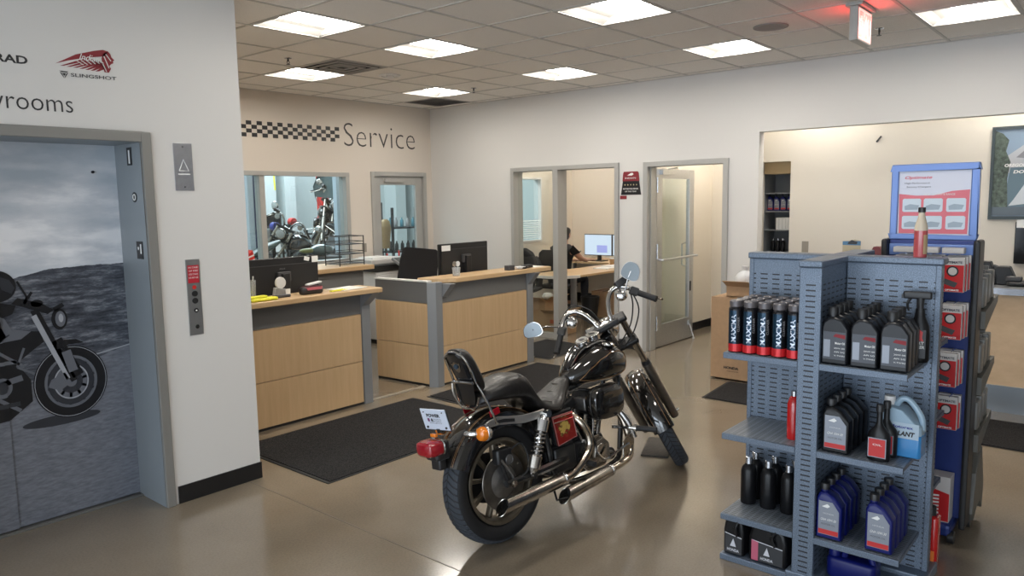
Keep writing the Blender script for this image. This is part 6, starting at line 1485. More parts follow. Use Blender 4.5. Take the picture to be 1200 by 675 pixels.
for s, w0 in ((1, 10), (-1, 14)):     # palm and five fingers
    wx, wy, wz = B_[w0]; k = len(B_); B_.append((wx + .05, wy, wz - .006)); E_.append((w0, k)); RD.append((.030, .013))
    for (dy, ln) in ((-.027, .055), (-.009, .065), (.009, .062), (.026, .050)):
        a = len(B_); B_ += [(wx + .085, wy + dy, wz - .008), (wx + .085 + ln * .55, wy + dy * 1.1, wz - .014), (wx + .085 + ln, wy + dy * 1.15, wz - .030)]
        E_ += [(k, a), (a, a + 1), (a + 1, a + 2)]; RD += [.009, .0085, .007]
    a = len(B_); B_ += [(wx + .045, wy - s * .036, wz - .010), (wx + .075, wy - s * .050, wz - .020)]; E_ += [(k, a), (a, a + 1)]; RD += [.010, .008]
skin('body', B_, E_, RD, SKIN, pn)
hd_ = MB(); rs = []
for z, rx, ry, cx in ((1.135, .030, .028, .115), (1.15, .055, .048, .112), (1.18, .076, .062, .104), (1.215, .088, .072, .098), (1.25, .092, .075, .094), (1.285, .080, .066, .090), (1.305, .045, .040, .088)):
    rs.append([Vector((cx + rx * math.cos(t), ry * math.sin(t), z)) for t in [2 * PI * k / 24 for k in range(24)]])
hd_.rings(rs).rings([[Vector((x, y * w_, z)) for y, z, x in ((-1, 1.205, .182), (0, 1.225, .186), (1, 1.205, .182), (0, 1.20, .205 if w_ > .005 else .19))] for w_ in (.004, .012)])
hd = obj('head', hd_, SKIN, pn)
obj('eyes', MB().ell((.181, -.028, 1.222), .006, .010, .006, 10, 6).ell((.181, .028, 1.222), .006, .010, .006, 10, 6), BLK, hd); obj('mouth', MB().ell((.184, 0, 1.172), .004, .018, .004, 10, 6), mat('lips', (.30, .10, .08), .5), hd)
obj('ears', MB().ell((.095, -.078, 1.215), .018, .008, .028, 12, 8).ell((.095, .078, 1.215), .018, .008, .028, 12, 8), SKIN, hd)
hr = MB(); rs = []
for z, rx, ry, cx in ((1.14, .060, .066, .058), (1.19, .085, .082, .062), (1.235, .092, .086, .072), (1.275, .098, .084, .086), (1.305, .085, .070, .092), (1.325, .050, .042, .092)):
    rs.append([Vector((cx + rx * math.cos(t), ry * math.sin(t), z)) for t in [2 * PI * k / 24 for k in range(24)]])
obj('hair', hr.rings(rs), HAIR, pn)
skin('t_shirt', [(0, 0, .60), (.02, 0, .72), (.03, 0, .88), (.04, 0, 1.01), (.05, 0, 1.06), (.03, .17, 1.01), (.10, .215, .90), (.03, -.17, 1.01), (.11, -.22, .91)], [(0, 1), (1, 2), (2, 3), (3, 4), (3, 5), (5, 6), (3, 7), (7, 8)], [(.15, .16), (.135, .155), (.135, .17), (.115, .155), .07, .078, .068, .078, .068], SHIRT, pn)
skin('trousers', [(0, 0, .56), (.03, .10, .54), (.42, .13, .53), (.40, .14, .12), (.03, -.10, .54), (.42, -.13, .53), (.40, -.14, .12)], [(0, 1), (1, 2), (2, 3), (0, 4), (4, 5), (5, 6)], [.15, .10, .075, .055, .10, .075, .055], mat('dark_trousers', (.012, .013, .020), .85), pn)
for s in (-1, 1): obj('shoe', MB().rbox((.46, s * .14, .045), .12, .045, .045, .04), BLK, pn)
def desk_chair(loc, rz, lab, jacket=False):
    c = thing('office_chair', lab, 'office chair', loc, rz, group='office chairs at the desk')
    obj('seat', MB().rbox((0, 0, .435), .23, .23, .035, .08), SHIRT, c)
    obj('backrest', MB().rings([[Vector((-.24 - .04 * math.cos(t) * .5, .22 * w_ * math.sin(t), z)) for t in [2 * PI * k / 18 for k in range(18)]] for z, w_ in ((.55, .7), (.62, .95), (.80, 1.), (.95, .9), (1.0, .6))]), SHIRT, c)
    obj('post', MB().cyl((0, 0, .08), (0, 0, .40), .03, n=12).tube([(0, 0, .41), (-.24, 0, .45), (-.25, 0, .62)], .02, 8), BLK, c)
    for k in range(5):
        a = 2 * PI * k / 5; obj('leg', MB().tube([(0, 0, .10), (.27 * math.cos(a), .27 * math.sin(a), .05)], [.025, .02], 8).ell((.27 * math.cos(a), .27 * math.sin(a), .028), .028, .028, .028, 10, 8), BLK, c)
    return c
desk_chair((9.22, 6.87, 0), 0, 'office chair with the seated person on it')
c = desk_chair((8.62, 7.06, 0), R(20), 'empty office chair wearing a bulky black jacket, left of the seated person')
j = thing('jacket', 'bulky black jacket hung over the empty office chair', 'jacket', (8.62, 7.06, 0), R(20))
obj('cloth', MB().rings([[Vector((-.25 + .11 * w2_ * math.cos(t), (.27 * w_ + .012 * math.sin(5 * t)) * math.sin(t), z)) for t in [2 * PI * k / 26 for k in range(26)]] for z, w_, w2_ in ((.40, .70, .9), (.55, .95, 1.1), (.75, 1.08, 1.15), (.90, 1.05, 1.05), (1.0, .82, .9), (1.06, .45, .55))]), SHIRT, j)
obj('sleeve', MB().tube([(-.22, .22, .92), (-.20, .30, .75), (-.21, .29, .50)], [.06, .055, .045], 12, smooth=4).tube([(-.22, -.22, .92), (-.20, -.30, .75), (-.21, -.29, .50)], [.06, .055, .045], 12, smooth=4), SHIRT, j)

dk = thing('office_desk', 'maple office desk with a rounded end and a grey round leg, behind the glass', 'desk', (0, 0, 0))
pts = [(8.22 + .34 * math.cos(t), 6.12 + .34 * math.sin(t)) for t in [PI / 2 + PI * k / 16 for k in range(17)]]
obj('top', MB().prism(pts + [(8.9, 5.76), (9.6, 5.70), (10.86, 5.70), (10.86, 7.75), (10.05, 7.75), (10.05, 6.5), (9.9, 6.40)], .712, .740, 'Z'), MAPLET, dk, smooth=False)
obj('edge_band', MB().rings([[Vector((8.22 + r_ * math.cos(t), 6.12 + r_ * math.sin(t), z)) for r_, z in ((.335, .708), (.352, .708), (.352, .744), (.335, .744))] for t in [PI / 2 + PI * k / 16 for k in range(17)]]), WHTP, dk)
obj('leg', MB().cyl((8.60, 6.15, 0), (8.60, 6.15, .712), .045, n=22), LAML, dk); obj('leg', MB().box(10.75, 10.80, 5.75, 5.80, 0, .712), LAML, dk); obj('leg', MB().box(10.75, 10.80, 7.65, 7.70, 0, .712), LAML, dk)
obj('modesty_panel', MB().box(9.3, 10.8, 5.86, 5.88, .30, .712), mat('dark_panel', (.03, .03, .032), .6), dk, smooth=False)
SCR = mat('lit_screen', (.1, .12, .15), .3, emit=(.55, .68, .80), estr=.75)
def omon(y, lab):
    m = thing('computer_monitor', lab, 'computer monitor', (10.28, y, .74), group='office monitors')
    obj('bezel', MB().box(0, .03, -.27, .27, .09, .44), DGREY, m, smooth=False, bevel=.004); obj('screen', MB().box(-.002, .0, -.258, .258, .102, .428), SCR, m, smooth=False)
    obj('window_block', MB().box(-.003, -.002, -.18, .02, .14, .26), mat('screen_block', (.1, .1, .3), .3, emit=(.35, .42, .75), estr=.6), m, smooth=False)
    obj('stand', MB().box(.03, .06, -.03, .03, .0, .25).box(-.06, .14, -.11, .11, 0, .012), BLK, m, smooth=False)
omon(6.86, 'lit office monitor directly in front of the seated person'); omon(6.31, 'lit office monitor next to the office door frame')
tag(obj('desk_phone', MB().rbox((10.05, 6.30, .768), .09, .08, .028, .02).obox((10.05, 6.30, .815), (.02, 0, 0), (0, .10, 0), (0, 0, .015)), BLK), 'black desk phone below the right office monitor', 'phone')
o = thing('paper_tray', 'open papers and folders lying on the office desk', 'papers', (9.25, 6.05, .74))
obj('sheets', MB().obox((0, 0, .006), (.16, .02, 0), (-.02, .11, 0), (0, 0, .005)).obox((.28, .05, .010), (.13, -.03, 0), (.02, .10, 0), (0, 0, .009)), PAPER, o, smooth=False)
o = thing('drinks_cup', 'tan paper cup on the office desk before the monitors', 'cup', (9.70, 6.22, .74)); obj('cup', MB().lathe([(.028, 0), (.038, .10)], n=20), mat('tan_cup', (.45, .28, .14), .6), o); obj('lid', MB().lathe([(.040, .10), (.038, .112), (.01, .114)], n=20), WHTP, o)
o = tag(obj('coffee_mug', MB().lathe([(.035, .74), (.04, .83), (.036, .83), (.03, .75)], (9.92, 6.02, 0), n=20), BLK), 'dark mug near the right end of the office desk', 'mug')
def carton(loc, rz, w_, d_, h_, lab, grp, flaps=True, nm='cardboard_box', txt=None):
    c = thing(nm, lab, 'cardboard box', loc, rz, group=grp)
    obj('walls', MB().box(0, w_, 0, .006, 0, h_).box(0, w_, d_ - .006, d_, 0, h_).box(0, .006, .006, d_ - .006, 0, h_).box(w_ - .006, w_, .006, d_ - .006, 0, h_).box(0, w_, 0, d_, 0, .006), CARD, c, smooth=False)
    if flaps:
        obj('flap', MB().obox((w_ / 2, -.05, h_ + .035), (w_ / 2, 0, 0), (0, .055, -.035), (0, .001, .002)), CARD, c, smooth=False); obj('flap', MB().obox((-.05, d_ / 2, h_ + .03), (.055, 0, -.03), (0, d_ / 2, 0), (.001, 0, .002)), CARD, c, smooth=False)
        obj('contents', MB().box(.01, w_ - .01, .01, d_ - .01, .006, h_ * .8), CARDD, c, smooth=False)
    else: obj('lid', MB().box(0, w_, 0, d_, h_, h_ + .005), CARD, c, smooth=False); obj('tape', MB().box(0, w_, d_ / 2 - .025, d_ / 2 + .025, h_ + .005, h_ + .0062), mat('packing_tape', (.36, .25, .14), .25), c, smooth=False)
    return c
gb = 'cardboard boxes on the office floor'
carton((7.74, 6.0, 0), 0, .40, .26, .42, 'tall open carton on the office floor behind the counter end', gb)
o = carton((7.70, 5.70, 0), R(4), .36, .27, .28, 'low carton with an orange mark behind the office mullion', gb)
obj('orange_mark', MB().box(.10, .26, -.002, 0, .15, .19), mat('orange_print', (.45, .10, .04), .6), o, smooth=False); obj('orange_mark', MB().box(-.002, 0, .05, .18, .15, .20), mat('orange_print', (.45, .10, .04), .6), o, smooth=False)
carton((9.30, 5.93, 0), R(3), .40, .38, .38, 'plain brown carton under the office desk, below the monitors', gb, False)
o = tag(obj('packing_paper', MB().ell((7.93, 6.10, .47), .09, .07, .05, 9, 6), PAPER), 'crumpled white packing paper sticking out of the tall carton', 'paper')
o = thing('waste_bin', 'dark waste bin in the shade under the office desk', 'waste bin', (9.05, 6.18, 0)); obj('bin', MB().lathe([(.10, 0), (.14, .34), (.13, .34), (.095, .01)], n=24), BLK, o)

# ------------------------------------------------------------------ parts room
PC = thing('parts_counter', 'long plywood-fronted parts counter with a silver edge and steel kick plate', 'counter', (0, 0, 0))
obj('front_panel', MB().box(7.02, 7.06, -2.4, 2.60, .215, .945), PLY, PC, smooth=False)
obj('counter_top', MB().box(6.985, 7.62, -2.42, 2.62, .955, 1.0), mat('counter_top_grey', (.22, .225, .235), .35, .2), PC, smooth=False, bevel=.003)
obj('top_edge', MB().box(6.978, 6.985, -2.42, 2.62, .950, 1.001), STEEL, PC, smooth=False)
obj('kick_plate', MB().box(7.0, 7.06, -2.4, 2.60, 0, .215), mat('kick_steel', (.30, .34, .38), .3, .6), PC, smooth=False)
obj('end_panel', MB().box(7.06, 7.58, 2.56, 2.60, 0, .955), PLY, PC, smooth=False)
obj('end_panel', MB().box(7.06, 7.58, -2.4, -2.36, 0, .955), PLY, PC, smooth=False)
def blackbox(loc, lab, k):
    t = thing('receipt_printer', lab, 'receipt printer', loc, group='black machines on the parts counter')
    obj('body', MB().prism([(-.10, 0), (.10, 0), (.10, .10), (.02, .19 if k else .15), (-.06, .19 if k else .15), (-.10, .06)], -.055, .055, 'X'), BLK, t, smooth=False, bevel=.008)
    obj('cover', MB().obox((0, .01, .13), (.050, 0, 0), (0, .05, .02), (0, 0, .010)), DGREY, t, smooth=False, bevel=.003)
blackbox((7.28, 1.03, 1.0), 'black receipt printer on the parts counter, next to the blue display', 1)
blackbox((7.32, .90, 1.0), 'black receipt printer on the parts counter, further from the blue display', 0)
tag(obj('cable_tray', MB().rbox((7.25, .75, 1.02), .09, .10, .018, .03), BLK), 'flat black keyboard on the parts counter at the picture edge', 'keyboard')
o = thing('card_terminal', 'silver-rimmed card reader beside the flat keyboard', 'card reader', (7.22, .80, 1.038)); obj('body', MB().rbox((0, 0, .02), .035, .055, .018, .012), DGREY, o); obj('keys', MB().box(-.02, .02, -.03, .03, .038, .040), MGREY, o, smooth=False)
# wall screen and poster
tv = thing('wall_screen', 'dark wall-mounted screen with a paper on its top edge at the picture edge', 'screen', (8.30, .62, 1.10))
obj('panel', MB().box(-.05, 0, -.30, .31, 0, .385), BLKG, tv, smooth=False, bevel=.005); obj('bracket', MB().box(-.01, 0, -.08, .08, .1, .3), BLK, tv, smooth=False)
obj('note', MB().box(-.053, -.050, .235, .30, .33, .405), PAPER, tv, smooth=False)
ps = thing('framed_poster', 'dark-framed mountain poster with white lettering on the parts room wall', 'poster', (8.30, .80, 1.93))
PF = mat('poster_frame', (.03, .045, .05), .4)
obj('frame', MB().box(-.025, 0, -.36, .355, -.425, -.395).box(-.025, 0, -.36, .355, .395, .425).box(-.025, 0, -.36, -.335, -.395, .395).box(-.025, 0, .33, .355, -.395, .395), PF, ps, smooth=False)
def pp_(name, m, poly, k): return label_plate(name, m, pb_, (-.0105 - .0006 * k, 0, 0), (0, -1, 0), (0, 0, 1), poly, .0005)
pb_ = obj('picture', MB().box(-.010, -.002, -.335, .33, -.395, .395), mat('poster_sky', (.22, .30, .40), .35), ps, smooth=False)
pp_('mountain', mat('poster_snow', (.42, .43, .46), .4), [(-.25, .14), (-.12, .24), (-.02, .33), (.05, .31), (.20, .20), (.32, .12), (.32, .0), (-.25, .0)], 1)
pp_('rock', mat('poster_rock', (.20, .20, .22), .4), [(-.16, .14), (-.10, .20), (-.06, .22), (-.08, .16), (-.02, .17), (.0, .12)], 2)
pp_('trees', mat('poster_trees', (.07, .095, .075), .5, noise=.7, nscale=35), [(-.33, .39), (-.27, .36), (-.22, .30), (-.24, .20), (-.20, .10), (-.22, -.05), (-.20, -.39), (-.33, -.39)], 3)
pp_('lake', mat('poster_lake', (.10, .16, .20), .4), [(-.20, .05), (.33, .05), (.33, -.39), (-.25, -.39)], 2)
pp_('white_sheet', mat('poster_white', (.52, .56, .60), .4), [(-.10, .10), (-.06, -.06), (-.16, -.24), (-.20, -.30), (-.05, -.28), (.06, -.26), (.16, -.28), (.12, -.05), (.16, .08), (.04, .02), (-.02, .03)], 4)
pp_('dark_figure', mat('poster_figure', (.06, .07, .08), .5), [(-.02, -.02), (.16, -.02), (.16, .06), (.02, .04)], 5)
pp_('road', mat('poster_road', (.10, .13, .16), .5), [(-.33, -.39), (.33, -.39), (.33, -.31), (-.33, -.31)], 5)
text('lettering', 'OREGON MOTORCYCLE', PAPER, pb_, (-.0155, .245, .055), (0, -1, 0), (0, 0, 1), height=.030, width=.46, bold=.04, shear=.15)
text('lettering', 'DOC FEE', PAPER, pb_, (-.0155, .175, -.005), (0, -1, 0), (0, 0, 1), height=.030, width=.22, bold=.04, shear=.15)
o = tag(obj('wall_hook', MB().obox((8.292, 2.135, 2.31), (.006, 0, 0), (0, -.022, .028), (0, .006, .005)), BLK, smooth=False, bevel=.002), 'small slanted black peg on the cream wall above the display stand', 'wall peg')
o = tag(obj('parts_outlet', MB().box(8.292, 8.30, 2.805, 2.875, 1.14, 1.26), mat('outlet_plate', (.28, .25, .21), .5), smooth=False, bevel=.002), 'tan outlet plate on the cream wall right of the shelved niche', 'outlet')
st = thing('wall_sticker', 'small blue and cream picture card on the cream parts room wall', 'picture card', (8.297, 2.36, 1.23))
sb_ = label_plate('card', mat('card_cream', (.45, .40, .28), .5), st, (0, 0, 0), (0, -1, 0), (0, 0, 1), [(-.09, -.08), (.09, -.08), (.09, .045), (.03, .06), (-.02, .045), (-.09, .04)], .002)
label_plate('blue_band', mat('card_blue', (.08, .20, .35), .5), sb_, (-.0022, 0, 0), (0, -1, 0), (0, 0, 1), [(-.09, 0), (.09, 0), (.09, .045), (-.09, .04)], .0005); label_plate('bike_shape', INK2, sb_, (-.003, 0, 0), (0, -1, 0), (0, 0, 1), [(-.04, .01), (.05, .01), (.06, .035), (.0, .055), (-.03, .035)], .0005)
o = thing('maroon_model', 'maroon boxy product on a stack on the parts counter, left of the blue display', 'boxed product', (7.35, 1.86, 1.0))
obj('stack', MB().box(-.08, .08, -.08, .08, 0, .19), DGREY, o, smooth=False, bevel=.004); obj('body', MB().prism([(-.09, .19), (.08, .19), (.085, .23), (.05, .245), (.03, .285), (-.02, .285), (-.035, .25), (-.095, .235)], -.05, .05, 'X'), mat('maroon_plastic', (.14, .02, .02), .4), o, smooth=False, bevel=.006)
# shelved niche
nc = thing('shelf_unit', 'grey shelving set into the wall niche with bottles and boxes', 'shelving', (0, 0, 0))
GS = mat('niche_grey', (.20, .215, .23), .5)
obj('back', MB().box(8.72, 8.74, 3.0, 3.37, 0, 2.10), GS, nc, smooth=False); obj('side', MB().box(8.40, 8.72, 3.0, 3.02, 0, 2.10), GS, nc, smooth=False); obj('side', MB().box(8.40, 8.72, 3.346, 3.366, 0, 2.10), GS, nc, smooth=False)
obj('top_board', MB().box(8.38, 8.74, 3.0, 3.366, 2.0, 2.13), mat('tan_board', (.36, .27, .15), .7), nc, smooth=False)
zs_ = (1.79, 1.585, 1.375, 1.125, .85, .5, .15)
for z in zs_[:]: obj('shelf', MB().box(8.42, 8.72, 3.02, 3.346, z - .012, z), GS, nc, smooth=False)
for k in range(4):
    o = dup(n0, (8.50, 3.31 - k * .075, 1.585), label='navy quart in the wall niche, %s from the opening edge' % ('first', 'second', 'third', 'fourth')[k], group='navy quarts in the wall niche'); o.scale = (.62, .62, .76)
o = thing('white_carton', 'white printed carton on the second niche shelf', 'carton', (8.46, 3.03, 1.375)); obj('carton', MB().box(0, .2, 0, .20, 0, .135), PAPER, o, smooth=False, bevel=.002)
for k in range(5): obj('print_line', MB().box(-.001, 0, .012 + k * .038, .014 + k * .038, .01, .125), MGREY, o, smooth=False)
for k in range(3):
    o = dup(s0, (8.50, 3.27 - k * .055, 1.125), label='small black bottle on the third niche shelf, %s from the opening edge' % ('first', 'second', 'third')[k], group='small black bottles in the wall niche'); o.scale = (.6, .6, .62)
o = thing('parts_bin', 'blue tray of bagged parts at the bottom of the visible niche', 'parts tray', (8.44, 3.03, .93)); obj('tray', MB().box(0, .2, 0, .31, 0, .05), BLUEP, o, smooth=False)
for k, m in enumerate((RED, PAPER, YEL)): obj('bag', MB().ell((.08, .26 - k * .10, .075), .05, .045, .035, 12, 8), m, o)
for k, (y_, m_) in enumerate(((3.28, RED), (3.18, PAPER), (3.08, PAPER))):
    o = tag(obj('parts_bag', MB().rbox((8.50, y_, 1.17 - .32 + .0), .05, .045, .03, .02), m_), 'bag of parts on the lower niche shelf, %s' % ('red one', 'white one in the middle', 'white one at the far side')[k], 'bag', 'bags in the niche')
# cardboard box by the wall with a bag on top
o = carton((6.72, 2.79, 0), 0, .36, .385, .785, 'tall closed brown carton standing on the runner mat by the wall opening', 'cartons by the opening', False)
o.location.z = .011
text('lettering', 'HONDA', BLK, o, (-.001, .25, .10), (0, -1, 0), (0, 0, 1), height=.026, width=.15, bold=.05); text('lettering', 'AMERICAN HONDA', BLK, o, (-.001, .22, .075), (0, -1, 0), (0, 0, 1), height=.010, width=.12)
o = carton((6.80, 2.80, .802), 0, .26, .26, .10, 'small open carton resting on the tall carton', 'cartons by the opening')
pbg = tag(obj('plastic_bag', MB().rings([[Vector((6.93 + .09 * w_ * math.cos(t) * (1 + .15 * math.sin(3 * t + z * 9)), 2.93 + .09 * w_ * math.sin(t) * (1 + .12 * math.cos(4 * t)), z)) for t in [2 * PI * k / 22 for k in range(22)]] for z, w_ in ((.900, .7), (.93, 1.), (.98, 1.), (1.02, .7), (1.05, .25), (1.09, .4))]), mat('cloudy_plastic', (.62, .63, .64), .3)), 'crumpled clear plastic bag in the small open carton', 'plastic bag')

# ------------------------------------------------------------------ workshop seen through the service glass
SHW = mat('shop_wall_paint', (.55, .60, .60), .7)
struct('wall_shop', MB().box(2.4, 12.2, 13.6, 13.7, 0, 4.6).box(12.1, 12.2, 7.94, 13.6, 0, 4.6).box(2.4, 2.5, 7.94, 13.6, 0, 4.6).box(2.4, 12.2, 7.94, 8.02, 3.35, 4.6), SHW, smooth=False)
struct('ceiling_shop', MB().box(2.4, 12.2, 7.94, 13.7, 4.6, 4.7), SHW, smooth=False)
NAVY = mat('navy_stripe', (.015, .03, .10), .5)
for k, (x, lab) in enumerate(((5.115, 'pale post with a navy stripe behind the left pane of the service window'), (6.455, 'pale post with a navy stripe behind the right jamb of the service window'))):
    p = thing('striped_post', lab, 'post', (x, 8.6, 0)); obj('post', MB().box(-.06, .035, -.03, .05, 0, 3.2), mat('pale_blue_paint', (.50, .58, .66), .5), p, smooth=False); obj('stripe', MB().box(.015, .038, -.034, -.03, 0, 3.2), NAVY, p, smooth=False)  # posts put in to give the pale and navy stripes in the window
for k, (x, w_) in enumerate(((8.05, .35), (8.6, .25), (11.5, .3))):
    tag(obj('wall_column', MB().box(x, x + w_, 13.2, 13.6, 0, 4.6), SHW, smooth=False), 'pale wall pilaster in the workshop, %s' % ('left one behind the window', 'second one behind the window', 'one behind the service door')[k], 'pilaster', 'workshop pilasters')
for k, (x, z) in enumerate(((6.15, 1.9), (6.75, 2.1), (6.95, 1.8), (7.6, 2.0))):
    tag(obj('air_hose', MB().tube([(x, 12.0, 4.5), (x, 12.0, z + .4), (x + .02, 12.0, z)], .014, 8), BLK if k != 3 else YEL), 'air hose hanging in the workshop, %s from the window mullion' % ('first', 'second', 'third', 'fourth')[k], 'air hose', 'hanging air hoses')
lf_ = thing('lift_column', 'red lift column in the workshop above the raised dark motorcycle', 'lift column', (9.03, 12.55, 0)); obj('column', MB().box(-.09, .09, -.08, .08, .02, 3.0), RED, lf_, smooth=False, bevel=.01); obj('foot', MB().box(-.2, .2, -.2, .2, 0, .02), DGREY, lf_, smooth=False)
SK = ('licence_plate', 'sissy_bar', 'sissy_lower_loop', 'backrest_pad', 'sissy_bar_crosspiece')
def shopbike(x, y, z, rz, lab):
    b = dup(bike, (x, y, z), None, label=lab, skip=SK); e = bike.rotation_euler.copy(); e.z += rz; b.rotation_euler = e; return b
sb2 = shopbike(8.54, 11.93, .80, R(239), 'dark motorcycle raised high on the workshop lift, under the red column')
shopbike(7.05, 9.40, .42, R(186), 'dark motorcycle close behind the service window, right of the mullion')
obj('windscreen', MB().rings([[Vector((x, .26 * w_ * math.sin(a) , z)) + Vector((-.06 * math.cos(a), 0, 0)) for a in [-PI / 2 + PI * q / 12 for q in range(13)]] for x, z, w_ in ((1.22, 1.05, .8), (1.18, 1.22, 1.0), (1.10, 1.40, .8), (1.07, 1.46, .4))], False, False, False), mat('smoked_screen', (.06, .08, .08), .15), sb2)
for k, (x, y, z, w_) in enumerate(((7.80, 10.05, .80, 2.1), (5.25, 9.0, .40, 2.2))):
    t = thing('bike_lift_table', 'black motorcycle lift table in the workshop, %s' % ('under the raised motorcycle', 'close behind the window')[k], 'lift table', (x, y, 0), (R(54), 0)[k], group='workshop lift tables')
    obj('deck', MB().box(0, w_, 0, .8, z - .06, z), BLK, t, smooth=False, bevel=.01); obj('base', MB().box(.2, w_ - .2, .1, .7, 0, .08), DGREY, t, smooth=False)
    obj('scissor_arm', MB().obox((w_ / 2, .15, z / 2), (w_ / 2 - .35, 0, z / 2 - .06), (0, .03, 0), (0, 0, .03)), DGREY, t, smooth=False); obj('scissor_arm', MB().obox((w_ / 2, .65, z / 2), (w_ / 2 - .35, 0, -z / 2 + .06), (0, .03, 0), (0, 0, .03)), DGREY, t, smooth=False)
# helmet-like tank resting on the window side, cart and tools
o = thing('grey_tank_cover', 'grey and olive fuel tank cover lying on the workshop bench behind the window', 'tank cover', (5.96, 8.37, 1.05))
obj('shell', MB().ell((0, 0, .085), .17, .13, .085), mat('slate_grey_paint', (.07, .10, .10), .25, coat=.6), o); obj('olive_nose', MB().ell((-.20, 0, .09), .14, .05, .035), mat('olive_paint', (.22, .22, .08), .35), o)
o = thing('grey_seat_cowl', 'slanted dark green-grey seat cowl behind the red striped fairing', 'seat cowl', (5.10, 8.36, 1.05)); obj('cowl', MB().rings([[Vector((-.18 + .40 * t_, .10 * w_ * math.cos(a), .07 + .16 * t_ + .05 * w_ * math.sin(a))) for a in [2 * PI * k / 16 for k in range(16)]] for t_, w_ in ((0, .5), (.2, 1), (.7, 1), (1, .5))]), mat('slate_green', (.05, .07, .065), .35), o)
o = thing('work_bench', 'workshop bench standing behind the service window', 'workbench', (4.5, 8.2, 0)); obj('top', MB().box(0, 2.0, 0, .36, 1.0, 1.05), DGREY, o, smooth=False)
for (x, y) in ((.03, .03), (1.92, .03), (.03, .28), (1.92, .28)): obj('leg', MB().box(x, x + .05, y, y + .05, 0, 1.0), BLK, o, smooth=False)
o = thing('steel_rack', 'black steel rack of boxes across the workshop behind the window', 'rack', (6.1, 12.6, 0))
for x in (0, 2.1):
    for y in (0, .5): obj('upright', MB().box(x, x + .05, y, y + .05, 0, 1.36), BLK, o, smooth=False)
for z in (.3, .8, 1.3): obj('shelf', MB().box(0, 2.15, 0, .55, z, z + .04), DGREY, o, smooth=False)
pal = [RED, BLUEP, DGREY, MGREY, CARD, BLK, mat('teal_box', (.05, .16, .2), .5), mat('olive_box', (.12, .12, .05), .6), WHTP]
for k in range(18):
    z = (.34, .84, 1.34)[k % 3]; x = 6.2 + (k // 3) * .34; hh = random.uniform(.14, .36)
    tag(obj('storage_box', MB().box(x, x + random.uniform(.18, .28), 12.65, 13.0, z, z + hh), pal[(3, 2, 5, 6, 7, 2, 3, 8, 5, 4, 2, 6, 5, 7, 3, 2, 8, 5)[k]], smooth=False, bevel=.01), 'storage box on the %s shelf of the far workshop rack, %s' % (('low', 'middle', 'top')[k % 3], ('first', 'second', 'third', 'fourth', 'fifth', 'sixth')[k // 3] + ' from its left end'), 'storage box', 'boxes on the workshop rack')
for k, (x, y, z, r_, m_, nm) in enumerate(((6.30, 9.98, 1.42, .065, BLUEP, 'blue round hose reel seen through the service window'), (6.75, 10.2, 1.48, .055, RED, 'red round reel seen through the service window'))):
    t = thing('hose_reel', nm, 'hose reel', (x, y, 0)); obj('reel', MB().cyl((0, -.05, z), (0, .05, z), r_, n=22).cyl((0, -.07, z), (0, .07, z), r_ * .3, n=14), m_, t, bevel=.006); obj('stand', MB().box(-.03, .03, .05, .09, 0, z).box(-.2, .2, -.1, .2, 0, .02), BLK, t, smooth=False)
# what shows through the service door: bottle rack, stool, helmet shelf
o = thing('bottle_rack', 'dark workshop rack of bottles seen through the glazed service door', 'rack', (9.30, 10.8, 0))
for z in (.35, .80, 1.25): obj('shelf', MB().box(0, .95, 0, .4, z, z + .03), BLK, o, smooth=False)
for x in (0, .91):
    for y in (0, .36): obj('upright', MB().box(x, x + .04, y, y + .04, 0, 1.65), BLK, o, smooth=False)
bm = [MGREY, DGREY, BLK, mat('teal_box', (.05, .16, .2), .5), mat('maroon_plastic', (.14, .02, .02), .4), BLK]
for k in range(18):
    z = (.38, .83, 1.28)[k % 3]; x = 9.42 + (k // 3) * .145
    t = tag(obj('rack_bottle', MB().lathe([(.034, z + .001), (.036, z + .01), (.034, z + .12), (.014, z + .15), (.014, z + .18)], (x, 11.0, 0), n=16), bm[(k * 7 + 1) % 6]), 'bottle on the %s shelf of the rack behind the service door, %s from its left' % (('low', 'middle', 'top')[k % 3], ('first', 'second', 'third', 'fourth', 'fifth', 'sixth')[k // 3]), 'bottle', 'bottles behind the service door')
o = thing('tool_cabinet', 'dark grey tool cabinet seen at the left of the service door glass', 'tool cabinet', (9.05, 11.5, 0)); obj('carcass', MB().box(0, .62, 0, .5, 0, 1.75), DGREY, o, smooth=False, bevel=.01)
for k in range(7): obj('drawer', MB().box(.02, .60, -.015, 0, .08 + k * .23, .28 + k * .23), mat('drawer_grey', (.10, .10, .10), .4, .3), o, smooth=False, bevel=.004)
o = thing('red_trolley', 'red tubular trolley low behind the service door glass', 'trolley', (7.75, 9.15, 0)); obj('tray', MB().box(0, .6, 0, .4, .75, .79), RED, o, smooth=False, bevel=.01)
for (x, y) in ((.02, .02), (.58, .02), (.02, .38), (.58, .38)): obj('leg', MB().cyl((x, y, .04), (x, y, .95), .014, n=10), RED, o); obj('wheel', MB().ell((x, y, .032), .03, .03, .032, 10, 8), BLK, o)
o = thing('mannequin_torso', 'tan and black jacketed torso stand behind the service door glass', 'torso stand', (8.62, 10.2, 0)); obj('torso', MB().rings([[Vector((.10 * w_ * math.cos(t), .07 * w_ * math.sin(t), z)) for t in [2 * PI * k / 18 for k in range(18)]] for z, w_ in ((.95, .8), (1.1, .9), (1.3, 1.15), (1.42, .9), (1.46, .4))]), mat('tan_leather', (.25, .17, .08), .6), o); obj('pole', MB().cyl((0, 0, .02), (0, 0, .96), .02, n=10).cyl((0, 0, 0), (0, 0, .025), .16, n=24), BLK, o)
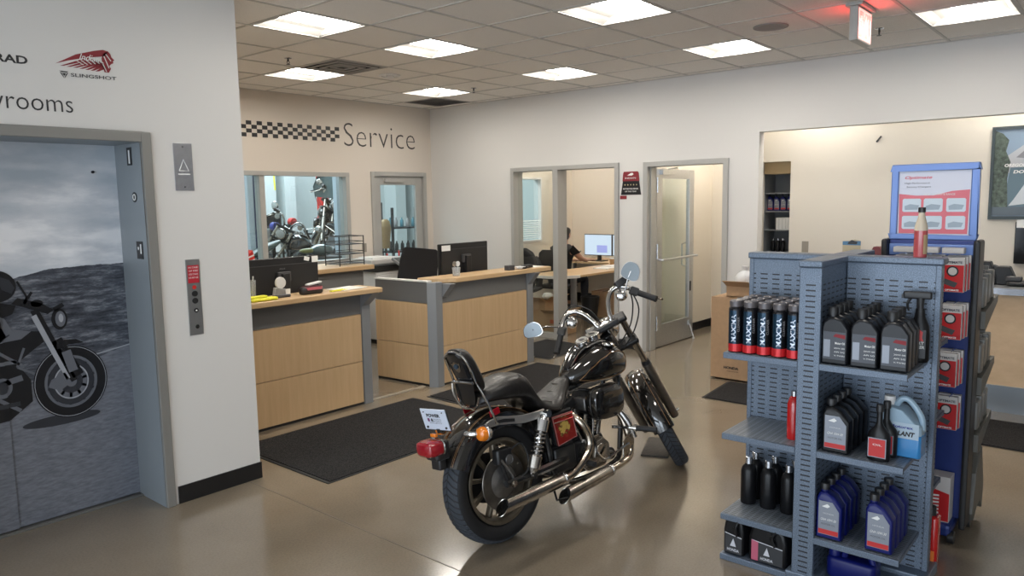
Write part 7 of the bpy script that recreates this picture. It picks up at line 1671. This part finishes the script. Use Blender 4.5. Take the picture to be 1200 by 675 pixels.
# ------------------------------------------------------------------ light, camera
def area(name, loc, rot, sx, sy, e, col):
    l = bpy.data.lights.new(name, 'AREA'); l.shape = 'RECTANGLE'; l.size = sx; l.size_y = sy; l.energy = e; l.color = col
    o = bpy.data.objects.new(name, l); o.location = loc; o.rotation_euler = rot; COL.objects.link(o); return o
DAY = (.80, .90, 1.)
for (a, b) in ((-4.6, -1.9), (-1.5, 1.2), (1.6, 3.9)): area('window_daylight', (-4.3, (a + b) / 2, 1.42), (0, R(-90), 0), 2.6, b - a, 85, DAY)
area('shop_lamp', (6.5, 11.2, 4.4), (0, 0, 0), 6, 3, 480, (.86, .95, 1.))
w = bpy.data.worlds.new('World'); SC.world = w; w.use_nodes = True
w.node_tree.nodes['Background'].inputs[0].default_value = (.72, .82, 1., 1); w.node_tree.nodes['Background'].inputs[1].default_value = .7
cam = bpy.data.cameras.new('camera'); co = bpy.data.objects.new('camera', cam); COL.objects.link(co)
cam.sensor_fit = 'HORIZONTAL'; cam.sensor_width = 36; cam.lens = 36 * 878.676 / 1200; cam.clip_start = .05
ya, pi_, ro = R(40.3087), R(6.68186), R(-.91371)
fw = Vector((math.cos(ya) * math.cos(pi_), math.sin(ya) * math.cos(pi_), -math.sin(pi_)))
rt = Vector((math.sin(ya), -math.cos(ya), 0)); up = rt.cross(fw)
rt2 = rt * math.cos(ro) + up * math.sin(ro); up2 = -rt * math.sin(ro) + up * math.cos(ro)
co.matrix_world = Matrix(((rt2.x, up2.x, -fw.x, 0), (rt2.y, up2.y, -fw.y, 0), (rt2.z, up2.z, -fw.z, 1.755), (0, 0, 0, 1)))
SC.camera = co
SC.view_settings.view_transform = 'Standard'; SC.view_settings.look = 'None'; SC.view_settings.gamma = 1; SC.view_settings.use_curve_mapping = False
SC.view_settings.exposure = 0.46
SC.cycles.max_bounces = 8; SC.cycles.diffuse_bounces = 5; SC.cycles.glossy_bounces = 4; SC.cycles.transparent_max_bounces = 12
SC.cycles.sample_clamp_indirect = 6
